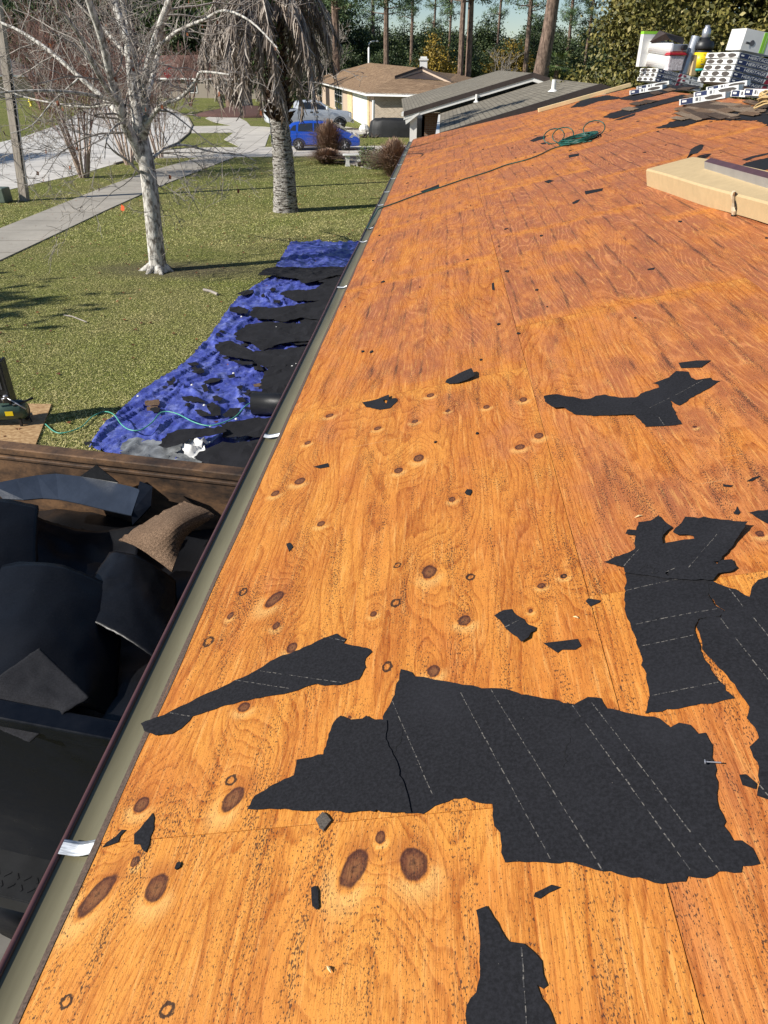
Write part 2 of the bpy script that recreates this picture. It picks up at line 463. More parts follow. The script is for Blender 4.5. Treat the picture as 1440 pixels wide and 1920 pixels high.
def roofmat(name, c1, c2, c3):      # laid shingle courses seen from far
    n = NT(name, 0.92, 0.15)
    br = n.nd('ShaderNodeTexBrick'); n.lk(n.attr('suv', 'Vector'), br.inputs['Vector'])
    br.inputs['Scale'].default_value = 1.0; br.inputs['Brick Width'].default_value = 0.33; br.inputs['Row Height'].default_value = 0.16
    br.inputs['Mortar Size'].default_value = 0.012; br.inputs['Color1'].default_value = (*c1, 1); br.inputs['Color2'].default_value = (*c2, 1); br.inputs['Mortar'].default_value = (*c3, 1)
    f = n.noise(n.obj, 0.8, 5, .6); f2 = n.noise(n.obj, 7, 4, .7)
    c = n.mix(n.ma('MULTIPLY', n.step(f, .35, .7), .35), br.outputs['Color'], c3)
    n.color(n.mix(n.ma('MULTIPLY', n.step(f2, .4, .7), .3), c, tuple(min(1, q * 1.35) for q in c2)))
    return n.m
M['tanroof'] = roofmat('tan_roof_shingle', (0.20, 0.125, 0.075), (0.36, 0.245, 0.15), (0.09, 0.055, 0.035))
M['greyroof'] = roofmat('grey_roof_shingle', (0.185, 0.165, 0.13), (0.25, 0.225, 0.18), (0.09, 0.08, 0.065))
M['redroof'] = roofmat('dark_red_roof_shingle', (0.14, 0.075, 0.06), (0.18, 0.10, 0.08), (0.09, 0.055, 0.045))
M['brownroof'] = roofmat('weathered_roof_shingle', (0.20, 0.165, 0.145), (0.26, 0.215, 0.19), (0.13, 0.11, 0.10))
def brickmat(name, c1, c2, mo):
    n = NT(name, 0.9, 0.2)
    br = n.nd('ShaderNodeTexBrick'); n.lk(n.attr('suv', 'Vector'), br.inputs['Vector'])
    br.inputs['Scale'].default_value = 1.0; br.inputs['Brick Width'].default_value = 0.25; br.inputs['Row Height'].default_value = 0.085
    br.inputs['Mortar Size'].default_value = 0.012; br.inputs['Color1'].default_value = (*c1, 1); br.inputs['Color2'].default_value = (*c2, 1); br.inputs['Mortar'].default_value = (*mo, 1)
    n.color(br.outputs['Color']); return n.m
M['brick'] = brickmat('tan_brick', (0.24, 0.19, 0.14), (0.36, 0.29, 0.22), (0.42, 0.38, 0.32))
M['brownbrick'] = brickmat('brown_brick', (0.20, 0.115, 0.075), (0.28, 0.17, 0.11), (0.28, 0.24, 0.2))
# gutter
n = NT('gutter_olive', 0.42, 0.5, 0.0, (0.21, 0.20, 0.135))
f = n.noise(n.mul(n.obj, (12, 1.2, 12)), 1.0, 5, .65)
gx = n.xyz(n.obj)
c = n.ramp(f, [(0.3, (0.125, 0.112, 0.066)), (0.7, (0.19, 0.172, 0.105))])
gri = n.ma('MULTIPLY', n.step(gx[0], -0.045, -0.012), n.step(n.noise(n.mul(n.obj, (40, 9, 9)), 1.0, 6, .75), 0.46, 0.66))
n.color(n.mix(n.ma('MULTIPLY', gri, 0.75), c, (0.10, 0.095, 0.055))); M['gutter'] = n.m
M['maroon'] = simple('maroon_paint', (0.085, 0.038, 0.040), 0.38, 0.2, 9)
n = NT('strap_metal', 0.32, 0.5, 0.25); n.color(n.ramp(n.noise(n.mul(n.obj, (30, 220, 30)), 1, 4, .6), [(.3, (.35, .37, .40)), (.6, (.85, .87, .9))])); n.bump(n.noise(n.mul(n.obj, (10, 120, 10)), 1, 3), 0.5, 0.004); M['strap'] = n.m
M['asphgrit'] = simple('eave_grit', (0.09, 0.06, 0.045), 0.95, 0.6, 160)
M['white'] = simple('white_paint', (0.78, 0.77, 0.74), 0.5, 0.06)
M['whitebright'] = simple('garage_white', (0.80, 0.79, 0.74), 0.5, 0.03)
M['darktrim'] = simple('dark_brown_trim', (0.055, 0.04, 0.035), 0.5, 0.2)
M['stucco'] = simple('peach_stucco', (0.50, 0.385, 0.29), 0.9, 0.08)
M['cream'] = simple('cream_stone', (0.66, 0.52, 0.30), 0.9, 0.25, 4)
M['greysiding'] = simple('grey_siding', (0.16, 0.18, 0.19), 0.8, 0.1)
M['lumber'] = simple('pale_lumber', (0.74, 0.56, 0.30), 0.7, 0.12, 3)
M['glass'] = simple('window_glass', (0.03, 0.035, 0.045), 0.08, 0.1, spec=0.8)
M['blackplastic'] = simple('black_plastic', (0.016, 0.016, 0.018), 0.45, 0.3)
M['tyre'] = simple('tyre_rubber', (0.018, 0.018, 0.018), 0.8, 0.2)
M['rim'] = simple('alloy_rim', (0.60, 0.61, 0.63), 0.35, 0.1)
M['chrome'] = simple('chrome', (0.7, 0.7, 0.72), 0.15, 0.05, metal=1.0)
def paint(name, c, coat=1.0, metal=0.2, rough=.35):
    n = NT(name, rough, .5, metal, c); n.b.inputs['Coat Weight'].default_value = coat; n.b.inputs['Coat Roughness'].default_value = 0.05
    n.color(n.ramp(n.noise(n.obj, 2, 3), [(0, tuple(q * .93 for q in c)), (1, tuple(min(1, q * 1.06) for q in c))])); return n.m
M['bluepaint'] = paint('blue_car_paint', (0.012, 0.085, 0.55))
M['silverpaint'] = paint('silver_truck_paint', (0.62, 0.66, 0.72), .8, .1)
M['redlamp'] = paint('red_lamp', (0.5, 0.01, 0.01), 1, 0)
M['clearlamp'] = paint('clear_lamp', (0.7, 0.72, 0.75), 1, 0.3)
# ground
n = NT('grass_ground', 0.95, 0.1)
f1 = n.noise(n.obj, 0.35, 5, .62); f2 = n.noise(n.obj, 3.2, 5, .7); f3 = n.noise(n.mul(n.obj, (1, .8, 1)), 26, 4, .75); f4 = n.noise(n.obj, 75, 3, .7)
c = n.ramp(f1, [(0.30, (0.50, 0.43, 0.19)), (0.48, (0.42, 0.42, 0.13)), (0.68, (0.31, 0.36, 0.08))])
c = n.mix(n.ma('MULTIPLY', n.step(f2, .42, .72), .5), c, (0.25, 0.205, 0.105))
c = n.mix(n.step(f3, .40, .62), tuple((0.085, 0.095, 0.030)), c)
c = n.mix(n.ma('MULTIPLY', n.step(f4, .55, .75), .5), c, (0.36, 0.33, 0.19))
dirt = n.attr('dirt')
c = n.mix(dirt, c, n.ramp(f3, [(.3, (.09, .07, .05)), (.7, (.24, .19, .14))]))
n.color(c); n.bump(n.ma('ADD', f3, f4), 0.9, 0.06); M['grass'] = n.m
n = NT('grass_blade', 0.75, 0.25)
rn = n.attr('rnd'); 
n.color(n.mix(n.ma('MULTIPLY', n.step(n.noise(n.obj, 0.45, 4, .6), .4, .62), .6), n.ramp(rn, [(0, (.14, .17, .04)), (.35, (.46, .47, .13)), (.7, (.66, .61, .26)), (1, (.80, .73, .42))]), (.72, .60, .30)))
n.b.inputs['Subsurface Weight'].default_value = 0.0
M['blade'] = n.m
def concrete(name, c, sc=1.0):
    n = NT(name, 0.9, 0.2)
    f = n.noise(n.obj, 0.5 * sc, 6, .65); f2 = n.noise(n.obj, 9 * sc, 5, .7); f3 = n.noise(n.obj, 80, 2)
    k = n.ramp(f, [(.3, tuple(q * .72 for q in c)), (.7, tuple(q * 1.12 for q in c))])
    k = n.mix(n.ma('MULTIPLY', n.step(f2, .45, .75), .35), k, tuple(q * .6 for q in c))
    br = n.nd('ShaderNodeTexBrick'); n.lk(n.attr('suv', 'Vector'), br.inputs['Vector']); br.offset = 0
    br.inputs['Scale'].default_value = 1.0; br.inputs['Brick Width'].default_value = 1.5; br.inputs['Row Height'].default_value = 60
    br.inputs['Mortar Size'].default_value = 0.02; br.inputs['Color1'].default_value = (1,1,1,1); br.inputs['Color2'].default_value = (1,1,1,1); br.inputs['Mortar'].default_value = (.35,.33,.3,1)
    k = n.mix(1.0, k, br.outputs['Color'], 'MULTIPLY')
    n.color(n.mix(n.ma('MULTIPLY', f3, .25), k, tuple(q * .7 for q in c))); n.bump(f3, .3, .004); return n.m
M['road'] = concrete('road_concrete', (0.64, 0.61, 0.565))
M['walk'] = concrete('sidewalk_concrete', (0.42, 0.385, 0.33))
M['drive'] = concrete('drive_concrete', (0.60, 0.555, 0.49))
n = NT('blue_tarp', 0.30, 0.6)
f = n.noise(n.obj, 5, 5, .7); wv = n.noise(n.obj, 220, 2)
k = n.ramp(f, [(.3, (0.036, 0.050, 0.29)), (.52, (0.080, 0.105, 0.41)), (.75, (0.24, 0.28, 0.60))])
du = n.step(n.noise(n.obj, 24, 5, .75), .60, .74)
n.color(n.mix(n.ma('MULTIPLY', du, .45), k, (.42, .46, .62))); n.bump(n.ma('ADD', n.noise(n.obj, 13, 4, .6), n.ma('MULTIPLY', wv, .1)), .5, .03); M['tarp'] = n.m
M['greytarp'] = simple('silver_tarp', (0.20, 0.21, 0.22), 0.4, 0.55, 4, bump=.02, bsc=9)
def rust():
    n = NT('rusty_steel', 0.6, 0.4, 0.2)
    f = n.noise(n.mul(n.obj, (1.2, 1.2, 3)), 2, 6, .7); f2 = n.noise(n.obj, 30, 5, .7)
    k = n.ramp(f, [(.32, (.020, .015, .013)), (.46, (.085, .050, .030)), (.62, (.20, .11, .055))])
    n.color(n.mix(n.ma('MULTIPLY', n.step(f2, .5, .75), .6), k, (.022, .018, .018))); n.bump(f2, .4, .004); return n.m
M['rust'] = rust()
n = NT('black_steel', 0.33, 0.2, 0.0); f = n.noise(n.mul(n.obj, (2, 2, 4)), 2, 6, .7)
n.color(n.ramp(f, [(.35, (.002, .0028, .0050)), (.62, (.004, .0052, .009)), (.85, (.014, .013, .015))])); n.rough(n.ramp(f, [(.3, .22), (.8, .6)])); M['blacksteel'] = n.m
M['kraft'] = simple('kraft_cardboard', (0.50, 0.37, 0.20), 0.85, 0.07, 14)
M['tape'] = simple('torn_liner', (0.62, 0.52, 0.36), 0.7, 0.2, 30)
M['greysteel'] = simple('galvanised_steel', (0.42, 0.43, 0.47), 0.35, 0.1, metal=.6)
M['hose'] = simple('green_hose', (0.012, 0.085, 0.065), 0.4, 0.3, 40)
M['hoselight'] = simple('pale_green_hose', (0.10, 0.40, 0.30), 0.4, 0.3, 20)
n = NT('osb', 0.8, .2); f = n.vor(n.mul(n.obj, (1, 2.2, 1)), 22, out='Color'); n.color(n.ramp(n.noise(f, 6, 1), [(.3, (.30, .17, .08)), (.7, (.56, .38, .20))])); M['osb'] = n.m
def barkmat(name, c1, c2, sc=14, thr=(.42, .6), st=(1, 1, .35)):
    n = NT(name, .9, .15); f = n.noise(n.mul(n.obj, st), sc, 6, .7); 
    n.color(n.ramp(f, [(thr[0], c1), (thr[1], c2)])); n.bump(f, .8, .03); return n.m
M['whitebark'] = barkmat('pale_smooth_bark', (.15, .13, .11), (.64, .61, .56), 10, (.40, .56), (1.2, 1.2, .5))
M['twig'] = barkmat('pale_twig', (.20, .175, .155), (.47, .42, .375), 4, (.35, .65))
M['myrtle'] = barkmat('myrtle_bark', (.30, .20, .15), (.55, .46, .40), 5, (.35, .65))
M['redtwig'] = barkmat('reddish_twig', (.16, .085, .07), (.30, .20, .17), 4, (.35, .65))
M['pinebark'] = barkmat('pine_bark', (.07, .048, .038), (.27, .19, .145), 7, (.38, .62), (1, 1, .3))
M['darkbark'] = barkmat('dark_bark', (.03, .024, .02), (.11, .09, .075), 6, (.4, .65), (1, 1, .3))
n = NT('palm_trunk', .95, .1); p = n.obj
f = n.noise(n.mul(p, (1, 1, 4.5)), 5.5, 4, .6, .8); f2 = n.noise(p, 26, 4, .7)
z = n.xyz(p)[2]
lo = n.mix(n.step(f, .40, .52), (.06, .048, .038), n.mix(n.step(f2, .35, .65), (.26, .23, .20), (.62, .59, .55)))
n.color(lo); n.bump(n.ma('ADD', f, f2), 1.0, .05); M['palmtrunk'] = n.m
n = NT('palm_boots', .95, .1); f = n.noise(p if False else n.obj, 9, 5, .7); n.color(n.ramp(f, [(.38, (.022, .015, .012)), (.55, (.09, .055, .038)), (.72, (.24, .17, .12))])); n.bump(f, .8, .05); M['boots'] = n.m
def leafmat(name, stops, tr=0.25):
    n = NT(name, .55, .35); rn = n.attr('rnd'); n.color(n.ramp(rn, stops)); return n.m
M['deadfrond'] = leafmat('dry_frond', [(0, (.12, .09, .07)), (.5, (.27, .215, .175)), (1, (.48, .42, .36))])
M['greenfrond'] = leafmat('green_frond', [(0, (.03, .05, .015)), (.6, (.09, .13, .03)), (1, (.30, .33, .07))])
M['evergreen'] = leafmat('evergreen_leaf', [(0, (.022, .036, .014)), (.6, (.060, .090, .032)), (1, (.15, .18, .065))])
M['oakleaf'] = leafmat('olive_leaf', [(0, (.030, .034, .010)), (.5, (.115, .11, .024)), (.85, (.25, .21, .055)), (1, (.50, .42, .20))])
M['pineneedle'] = leafmat('pine_needle', [(0, (.035, .065, .026)), (1, (.15, .22, .09))])
M['autumn'] = leafmat('autumn_leaf', [(0, (.09, .07, .015)), (.6, (.28, .19, .025)), (1, (.42, .27, .04))])
M['rustleaf'] = leafmat('rust_leaf', [(0, (.10, .03, .015)), (1, (.30, .10, .04))])
M['drygrass'] = leafmat('ornamental_grass', [(0, (.12, .07, .05)), (.6, (.30, .19, .13)), (1, (.48, .34, .24))])
M['shrub'] = leafmat('shrub_leaf', [(0, (.03, .055, .014)), (.7, (.09, .14, .035)), (1, (.26, .27, .10))])
M['mulch'] = simple('mulch', (0.10, 0.05, 0.04), .95, .5, 12, bump=.06)
M['pole'] = barkmat('grey_pole_wood', (.27, .23, .19), (.48, .42, .36), 5, (.35, .65), (3, 3, .2))
M['greenbox'] = simple('green_box_paint', (.10, .13, .10), .5, .15)
M['yellow'] = simple('hydrant_yellow', (.75, .60, .06), .5, .1)
M['red'] = simple('sign_red', (.50, .02, .025), .4, .1)
M['orange'] = simple('flag_orange', (.85, .12, .03), .5, .1)
M['navy'] = simple('navy_print', (.010, .020, .075), .45, .15)
M['maroonprint'] = simple('maroon_print', (.24, .012, .035), .45, .15)
M['wrap'] = simple('white_wrap', (.72, .72, .70), .35, .06)
M['ovalgrey'] = simple('granule_hole', (.075, .065, .058), .9, .5, 90)
M['printgrey'] = simple('grey_print', (.10, .10, .11), .5, .2)
M['limegreen'] = simple('lime_print', (.28, .62, .04), .5, .05)
M['yellowlabel'] = simple('yellow_label', (.85, .62, .01), .4, .04)
M['tealprint'] = simple('teal_print', (.02, .35, .28), .5, .1)
n = NT('clear_tub', .15, .5, 0, (.75, .66, .68)); n.b.inputs['Alpha'].default_value = 1; n.color(n.ramp(n.noise(n.obj, 30, 4), [(.35, (.42, .36, .38)), (.65, (.78, .72, .74))])); M['tub'] = n.m
M['steelblue'] = simple('steel_blue_roll', (.16, .20, .26), .6, .1)
M['blackcloth'] = simple('black_cover', (.012, .012, .013), .6, .3, bump=.02, bsc=4)
M['rope'] = simple('yellow_rope', (.70, .62, .10), .6, .15)
M['nailzinc'] = M['greysteel']
print('materials done')

# ================================================================== GROUND
def gpoly(px, z=0.0):
    return [tuple(G(x, y, z)[:2]) for x, y in px]
def flat(name, pts, z, mat, kind='structure', thick=0.0, axis=None):
    """a flat paved sheet with a real edge; suv runs along axis"""
    mb = MB(); mb.prism(pts, z - max(thick, 0.003), z)
    o = mb.build(name, mat)
    if axis is None: axis = (0, 1)
    L = math.hypot(*axis); ax = (axis[0] / L, axis[1] / L)
    at = o.data.attributes.new('suv', 'FLOAT_VECTOR', 'POINT')
    at.data.foreach_set('vector', np.array([(v.co.x * ax[0] + v.co.y * ax[1], -v.co.x * ax[1] + v.co.y * ax[0], 0) for v in o.data.vertices], dtype=np.float32).ravel())
    if kind: o['kind'] = kind
    return o
# lawn sheet, finer close by, reaching the horizon
xs = np.concatenate([[-700, -300, -120, -60, -40], np.arange(-30, 12.1, .6), [20, 40, 80, 200, 500, 900]])
ys = np.concatenate([[-300, -60, -20, -5], np.arange(0, 60, .6), np.arange(60, 130, 5), [160, 250, 500, 1200]])
XX, YY = np.meshgrid(xs, ys)
V = np.stack([XX.ravel(), YY.ravel(), np.zeros(XX.size)], 1)
nx_ = len(xs)
ii = (np.arange(len(ys) - 1)[:, None] * nx_ + np.arange(nx_ - 1)[None]).ravel()
F = np.stack([ii, ii + 1, ii + nx_ + 1, ii + nx_], 1)
tb = G(300, 505)
dirt = np.clip(1.5 - np.hypot((V[:, 0] - tb[0] - .5) / 2.0, (V[:, 1] - tb[1]) / 0.75), 0, 1) * .75
pb = G(455, 205)
me = fast('lawn', V, F, {'dirt': dirt})
tag(link('lawn', me, M['grass']), kind='structure')

street = gpoly([(-900, 400), (-200, 385), (0, 360), (75, 343), (150, 327), (215, 308), (283, 290), (333, 268), (353, 250), (359, 236), (352, 222), (322, 206), (285, 193), (262, 183), (170, 183), (170, 200), (113, 233), (43, 257), (0, 267), (-300, 300), (-900, 330)])
flat('street', street, 0.012, M['road'], axis=(0.3, 1))
flat('far_street', gpoly([(-400, 181), (0, 178), (200, 176), (440, 172), (560, 168), (560, 163), (440, 165), (200, 168), (0, 171), (-400, 174)]), 0.008, M['road'], axis=(1, .1))
wk = [(-300, 560), (0, 430), (90, 394), (180, 358), (270, 325), (375, 295.5), (440, 295.5), (380, 318), (300, 350), (200, 395), (100, 443), (0, 490), (-240, 610)]
flat('sidewalk', gpoly(wk), 0.03, M['walk'], thick=.05, axis=(-.09, 1))
flat('driveway', gpoly([(283, 291), (312, 280), (400, 277), (560, 276), (720, 274), (800, 273), (960, 275), (960, 295), (740, 293), (700, 292), (440, 295), (300, 297)]), 0.026, M['drive'], thick=.04, axis=(1, .1))
flat('front_path', gpoly([(640, 291), (728, 291), (735, 318), (690, 317), (648, 306)]), 0.034, M['walk'], thick=.04, axis=(1, 0))
flat('garage_drive', gpoly([(359, 250), (361, 237), (440, 236), (497, 238), (540, 243), (650, 238), (700, 246), (690, 252), (620, 253), (505, 252), (497, 275), (455, 279), (420, 262), (438, 249)]), 0.022, M['drive'], thick=.04, axis=(1, .1))
flat('side_path', gpoly([(400, 217), (445, 219), (462, 228), (470, 237), (440, 237), (400, 229), (385, 222)]), 0.018, M['drive'], thick=.03, axis=(1, .1))
# kerb on the inside of the bend
cb = gpoly([(215, 309), (283, 291), (333, 269), (354, 251), (361, 236), (353, 221), (322, 205)])
mb = MB(); mb.tube([(p[0], p[1], 0.02) for p in cb], .07, 6)
tag(mb.build('kerb', M['drive']), kind='structure')

# grass blades on the lawn, thick close by
def blades(n, y0, y1, hmin, hmax, wd):
    out = []
    u = rng.random(n * 3); Y = y0 * (y1 / y0) ** u
    fr = rng.random(n * 3)
    X = -0.72 * Y - 1.0 + fr * (0.72 * Y + 1.0)
    ok = X > -16
    for poly in (wkp, stp, drp, tarp_out, oil_out):
        ok &= ~pip(X, Y, poly)
    ok &= (mask_noise(X, Y))
    X, Y = X[ok][:n], Y[ok][:n]; n = len(X)
    h = rng.uniform(hmin, hmax, n); w = wd * rng.uniform(.6, 1.4, n); a_ = rng.uniform(0, 2 * math.pi, n); t = rng.uniform(0, 2 * math.pi, n); ln = h * rng.uniform(.8, 3.2, n)
    dx, dy = np.cos(a_) * w, np.sin(a_) * w
    V = np.empty((n, 3, 3)); V[:, 0] = np.stack([X - dx, Y - dy, np.zeros(n)], 1); V[:, 1] = np.stack([X + dx, Y + dy, np.zeros(n)], 1)
    V[:, 2] = np.stack([X + np.cos(t) * ln, Y + np.sin(t) * ln, h], 1)
    r = np.repeat(np.clip(rng.normal(.42, .27, n), 0, 1), 3)
    return V.reshape(-1, 3), r
def mask_noise(X, Y):
    d = np.hypot((X - tb[0] - .5) / 2.0, (Y - tb[1]) / .75)
    return (d > 1) | (rng.random(X.size) < .15)
wkp, stp, drp = gpoly(wk), street, gpoly([(283, 291), (312, 280), (960, 275), (960, 295), (440, 295), (300, 297)])
TARP_PX = [(165, 836), (190, 805), (250, 742), (292, 712), (330, 690), (372, 655), (402, 620), (430, 575), (458, 548), (515, 512), (531, 478), (545, 453), (600, 452), (660, 455), (720, 460), (720, 560), (700, 700), (620, 900), (330, 900), (250, 872)]
tarp_out = gpoly(TARP_PX)
oil_out = gpoly([(-60, 757), (97, 760), (65, 835), (55, 850), (-80, 850)])
v1, r1 = blades(190000, 7.0, 26, .006, .020, .0045)
v2, r2 = blades(60000, 20, 60, .01, .03, .010)
V = np.concatenate([v1, v2]); r = np.concatenate([r1, r2])
me = fast('grass', V, np.arange(len(V)).reshape(-1, 3), {'rnd': r})
tag(link('grass', me, M['blade']), kind='stuff')

# ================================================================== OUR HOUSE
house = empty('stripped_house', (4.7, 9, 0), 0, 'low house being reroofed, its stripped plywood roof deck filling the view', 'house')
bpy.context.view_layer.update()
def roofpart(o):
    o.parent = house
    o.matrix_parent_inverse = Matrix.Identity(4)
    o.matrix_local = Matrix.Translation(Vector((-4.7, -9, 0))) @ ROOFM
    return o
def hpart(o):
    o.parent = house; o.location = (-4.7, -9, 0); return o
KN = [(663, 1629, 24, 40, .35), (775, 1618, 27, 33, -.35), (713, 1570, 12, 15, 0), (183, 1677, 19, 44, .5), (293, 1664, 20, 28, -.1), (253, 1615, 10, 13, 0), (266, 1508, 16, 18, 0),
      (437, 1497, 17, 26, .4), (805, 1072, 17, 15, 0), (515, 1123, 15, 18, .5), (872, 1163, 15, 12, 0), (813, 1258, 15, 14, 0), (458, 1326, 14, 11, 0), (548, 1214, 12, 11, 0),
      (700, 1151, 8, 6, 0), (562, 902, 12, 7, 0), (516, 925, 9, 6, 0), (785, 859, 12, 8, 0), (747, 882, 10, 6, 0), (848, 936, 8, 6, 0), (602, 982, 9, 6, 0),
      (975, 838, 12, 6, 0), (1010, 817, 11, 7, 0), (981, 749, 9, 5, 0), (912, 763, 8, 4, 0), (807, 741, 9, 4, 0), (778, 790, 8, 4, 0), (708, 803, 8, 4, 0), (618, 779, 9, 4, 0), (577, 830, 7, 4, 0),
      (1015, 1098, 10, 6, 0), (1057, 1080, 9, 6, 0), (518, 1173, 8, 8, 0), (995, 1145, 6, 5, 0), (848, 1310, 5, 5, 0), (655, 1345, 6, 5, 0), (840, 770, 6, 3, 0),
      (1303, 800, 6, 4, 0), (1425, 1000, 12, 8, 0), (432, 1154, 7, 7, 0)]
RGS = [(433, 1463, 10, 10), (742, 1130, 9, 8), (391, 1203, 9, 9), (726, 1250, 9, 10), (124, 1878, 11, 14), (313, 1893, 13, 16), (456, 1110, 7, 7), (745, 1060, 7, 5), (882, 1082, 9, 6), (1057, 1080, 7, 4)]
rings = [(RF(x, y), abs(RF(x + a_, y)[0] - RF(x, y)[0]), abs(RF(x, y - b_)[1] - RF(x, y)[1])) for x, y, a_, b_ in RGS]
knots = []
for (x, y, rx, ry, t) in KN:
    c = RF(x, y); a_ = RF(x + rx, y); b_ = RF(x, y - ry)
    kf = 1.0 if ry > 25 else .86
    knots.append((c[0], c[1], abs(a_[0] - c[0]) * kf, abs(b_[1] - c[1]) * kf, t))
def yend(s): return 20.35 - 2.2 * max(0, s) / 4.88
def ply_sheet(s0, s1, y0, y1, tone, res):
    g = .0013 if y0 > 3 else .0009
    s0 += g; s1 -= g; y0 += g; y1 -= g
    ns = max(2, int((s1 - s0) / res) + 1); ny = max(2, int((y1 - y0) / (res * 1.3)) + 1)
    S = np.linspace(s0, s1, ns); T = np.linspace(0, 1, ny)
    SS, TT = np.meshgrid(S, T)
    ye = np.minimum(y1, np.array([yend(q) for q in S]))
    YY = y0 + TT * (ye[None] - y0)
    s_, y_ = SS.ravel(), YY.ravel()
    kd = np.full(s_.size, 6.0); gb = np.zeros(s_.size); kv = np.zeros(s_.size); rgd = np.full(s_.size, 5.0)
    for (c_, a_, b_) in rings: rgd = np.minimum(rgd, np.sqrt(((s_ - c_[0]) / a_) ** 2 + ((y_ - c_[1]) / b_) ** 2))
    for (ks, ky, a_, b_, t) in knots:
        if ks < s0 - .2 or ks > s1 + .2 or ky < y0 - .3 or ky > y1 + .3: continue
        ds, dy = s_ - ks, y_ - ky
        ct, st = math.cos(t), math.sin(t)
        u = (ds * ct - dy * st) / a_; v = (ds * st + dy * ct) / b_
        d = np.sqrt(u * u + v * v)
        near = d < kd; kv[near] = (v / np.maximum(d, .01))[near]
        kd = np.minimum(kd, d)
        k = min(1.0, max(a_, b_) / .03)
        gb += k * np.exp(-(u * u) / 7.0 - (v * v) / 22.0) * np.sign(math.sin(ks * 91 + 1))
    sd_ = np.minimum(y_ - y0, y1 - y_)
    zz = 0.0006 * np.sin(s_ * 5 + y0) * np.sin(y_ * 2.2 + s0 * 9)
    h0 = random.uniform(-.0005, .0005); zz = zz * .3
    V = np.stack([s_, y_, zz + h0], 1)
    ii = (np.arange(ny - 1)[:, None] * ns + np.arange(ns - 1)[None]).ravel()
    F = np.stack([ii, ii + 1, ii + ns + 1, ii + ns], 1)
    n = len(V)
    # side walls
    edge = list(range(ns)) + [r_ * ns + ns - 1 for r_ in range(1, ny)] + [(ny - 1) * ns + c_ for c_ in range(ns - 2, -1, -1)] + [r_ * ns for r_ in range(ny - 2, 0, -1)]
    W = V[edge].copy(); W[:, 2] = -.014
    V = np.concatenate([V, W])
    kd = np.concatenate([kd, kd[edge]]); kv = np.concatenate([kv, kv[edge]]); rgd = np.concatenate([rgd, rgd[edge]]); gb = np.concatenate([gb, gb[edge]]); sd_ = np.concatenate([sd_, sd_[edge]])
    m = len(edge)
    F2 = np.array([(edge[(i + 1) % m], edge[i], n + i, n + (i + 1) % m) for i in range(m)])
    F = np.concatenate([F, F2])
    me = fast('plywood_sheet', V, F, {'knotdist': kd, 'knotdir': kv, 'ringdist': rgd, 'grainbump': gb, 'seamdist': sd_})
    o = link('plywood_sheet', me, M['ply'])
    o.color = (tone, 0, 0, 1)
    return roofpart(o)
S1, SW, LY = 1.2249, 1.2192, 2.4384
rows = [(0.0, S1, 0.976), (S1, S1 + SW, 1.618), (S1 + SW, S1 + 2 * SW, 0.90), (S1 + 2 * SW, S1 + 3 * SW, 1.55)]
TONES = {(0, -1): .08, (0, 0): .22, (0, 1): .50, (0, 2): .55, (0, 3): .52, (0, 4): .62, (0, 5): .55, (1, -1): .25, (1, 0): .52, (1, 1): .66, (1, 2): .70, (1, 3): .55, (1, 4): .75}
for ri, (s0, s1, ph) in enumerate(rows):
    k = -2
    while True:
        y0 = ph + k * LY; y1 = y0 + LY
        k += 1
        if y1 < -1.6: continue
        if y0 >= yend(s0) - .25: break
        if y0 + LY > yend(s1) - .5: y1 = max(y1, 21)
        tone = TONES.get((ri, k - 1), random.uniform(.5, .85))
        res = .0065 if (ri == 0 and y0 < 3.5) else (.012 if (ri <= 1 and y0 < 4.5) else .06)
        ply_sheet(s0, s1, y0, min(y1, 21), tone, res)
SR = S1 + 3 * SW
# structure under the deck, other slope, walls
mb = MB()
mb.add([(0.02, -1.6, -.016), (SR, -1.6, -.016), (SR, yend(SR), -.016), (0.02, yend(0), -.016), (0.02, -1.6, -.05), (SR, -1.6, -.05), (SR, yend(SR), -.05), (0.02, yend(0), -.05)], ((0,1,2,3),(7,6,5,4),(0,4,5,1),(1,5,6,2),(2,6,7,3),(3,7,4,0)))
roofpart(mb.build('roof_underside', M['darktrim']))
rx, rz = SR * CS, EAVE + SR * SN
mb = MB()
mb.add([(rx + .004, -1.6, rz - .002), (2 * rx, -1.6, EAVE), (2 * rx, 20.35, EAVE), (rx + .004, yend(SR), rz - .002), (rx + .004, -1.6, rz - .05), (2 * rx, -1.6, EAVE - .05), (2 * rx, 20.35, EAVE - .05), (rx + .004, yend(SR), rz - .05)], ((0,1,2,3),(7,6,5,4),(0,4,5,1),(1,5,6,2),(2,6,7,3),(3,7,4,0)))
hpart(mb.build('back_slope', M['oldshingle']))
mb = MB(); mb.box((rx, 9.3, 1.22), (2 * rx - 1.2, 21, 2.44)); hpart(mb.build('wall', M['brownbrick']))
mb = MB(); mb.box((-.0, 9.35, 2.50), (.02, 21.9, .15)); hpart(mb.build('fascia', M['maroon']))
mb = MB(); mb.box((.3, 9.35, 2.455), (.58, 21.9, .012)); hpart(mb.build('soffit', M['white']))
# gritty black drip line along the deck edge
mb = MB(); yy = -1.6
pts = []
while yy < 20.2:
    pts.append(yy); yy += .05
vs, fs = [], []
for i, q in enumerate(pts):
    w = .004 + .009 * max(0, mnoise.noise(Vector((q * 2.3, 0, 0))) + .35)
    vs += [(-.012, q, -.002), (w, q, .0012), (-.012, q, -.012)]
for i in range(len(pts) - 1):
    a_ = i * 3
    fs += [(a_, a_ + 1, a_ + 4, a_ + 3), (a_ + 2, a_, a_ + 3, a_ + 5)]
mb.add(vs, fs); roofpart(mb.build('drip_edge', M['asphgrit']))
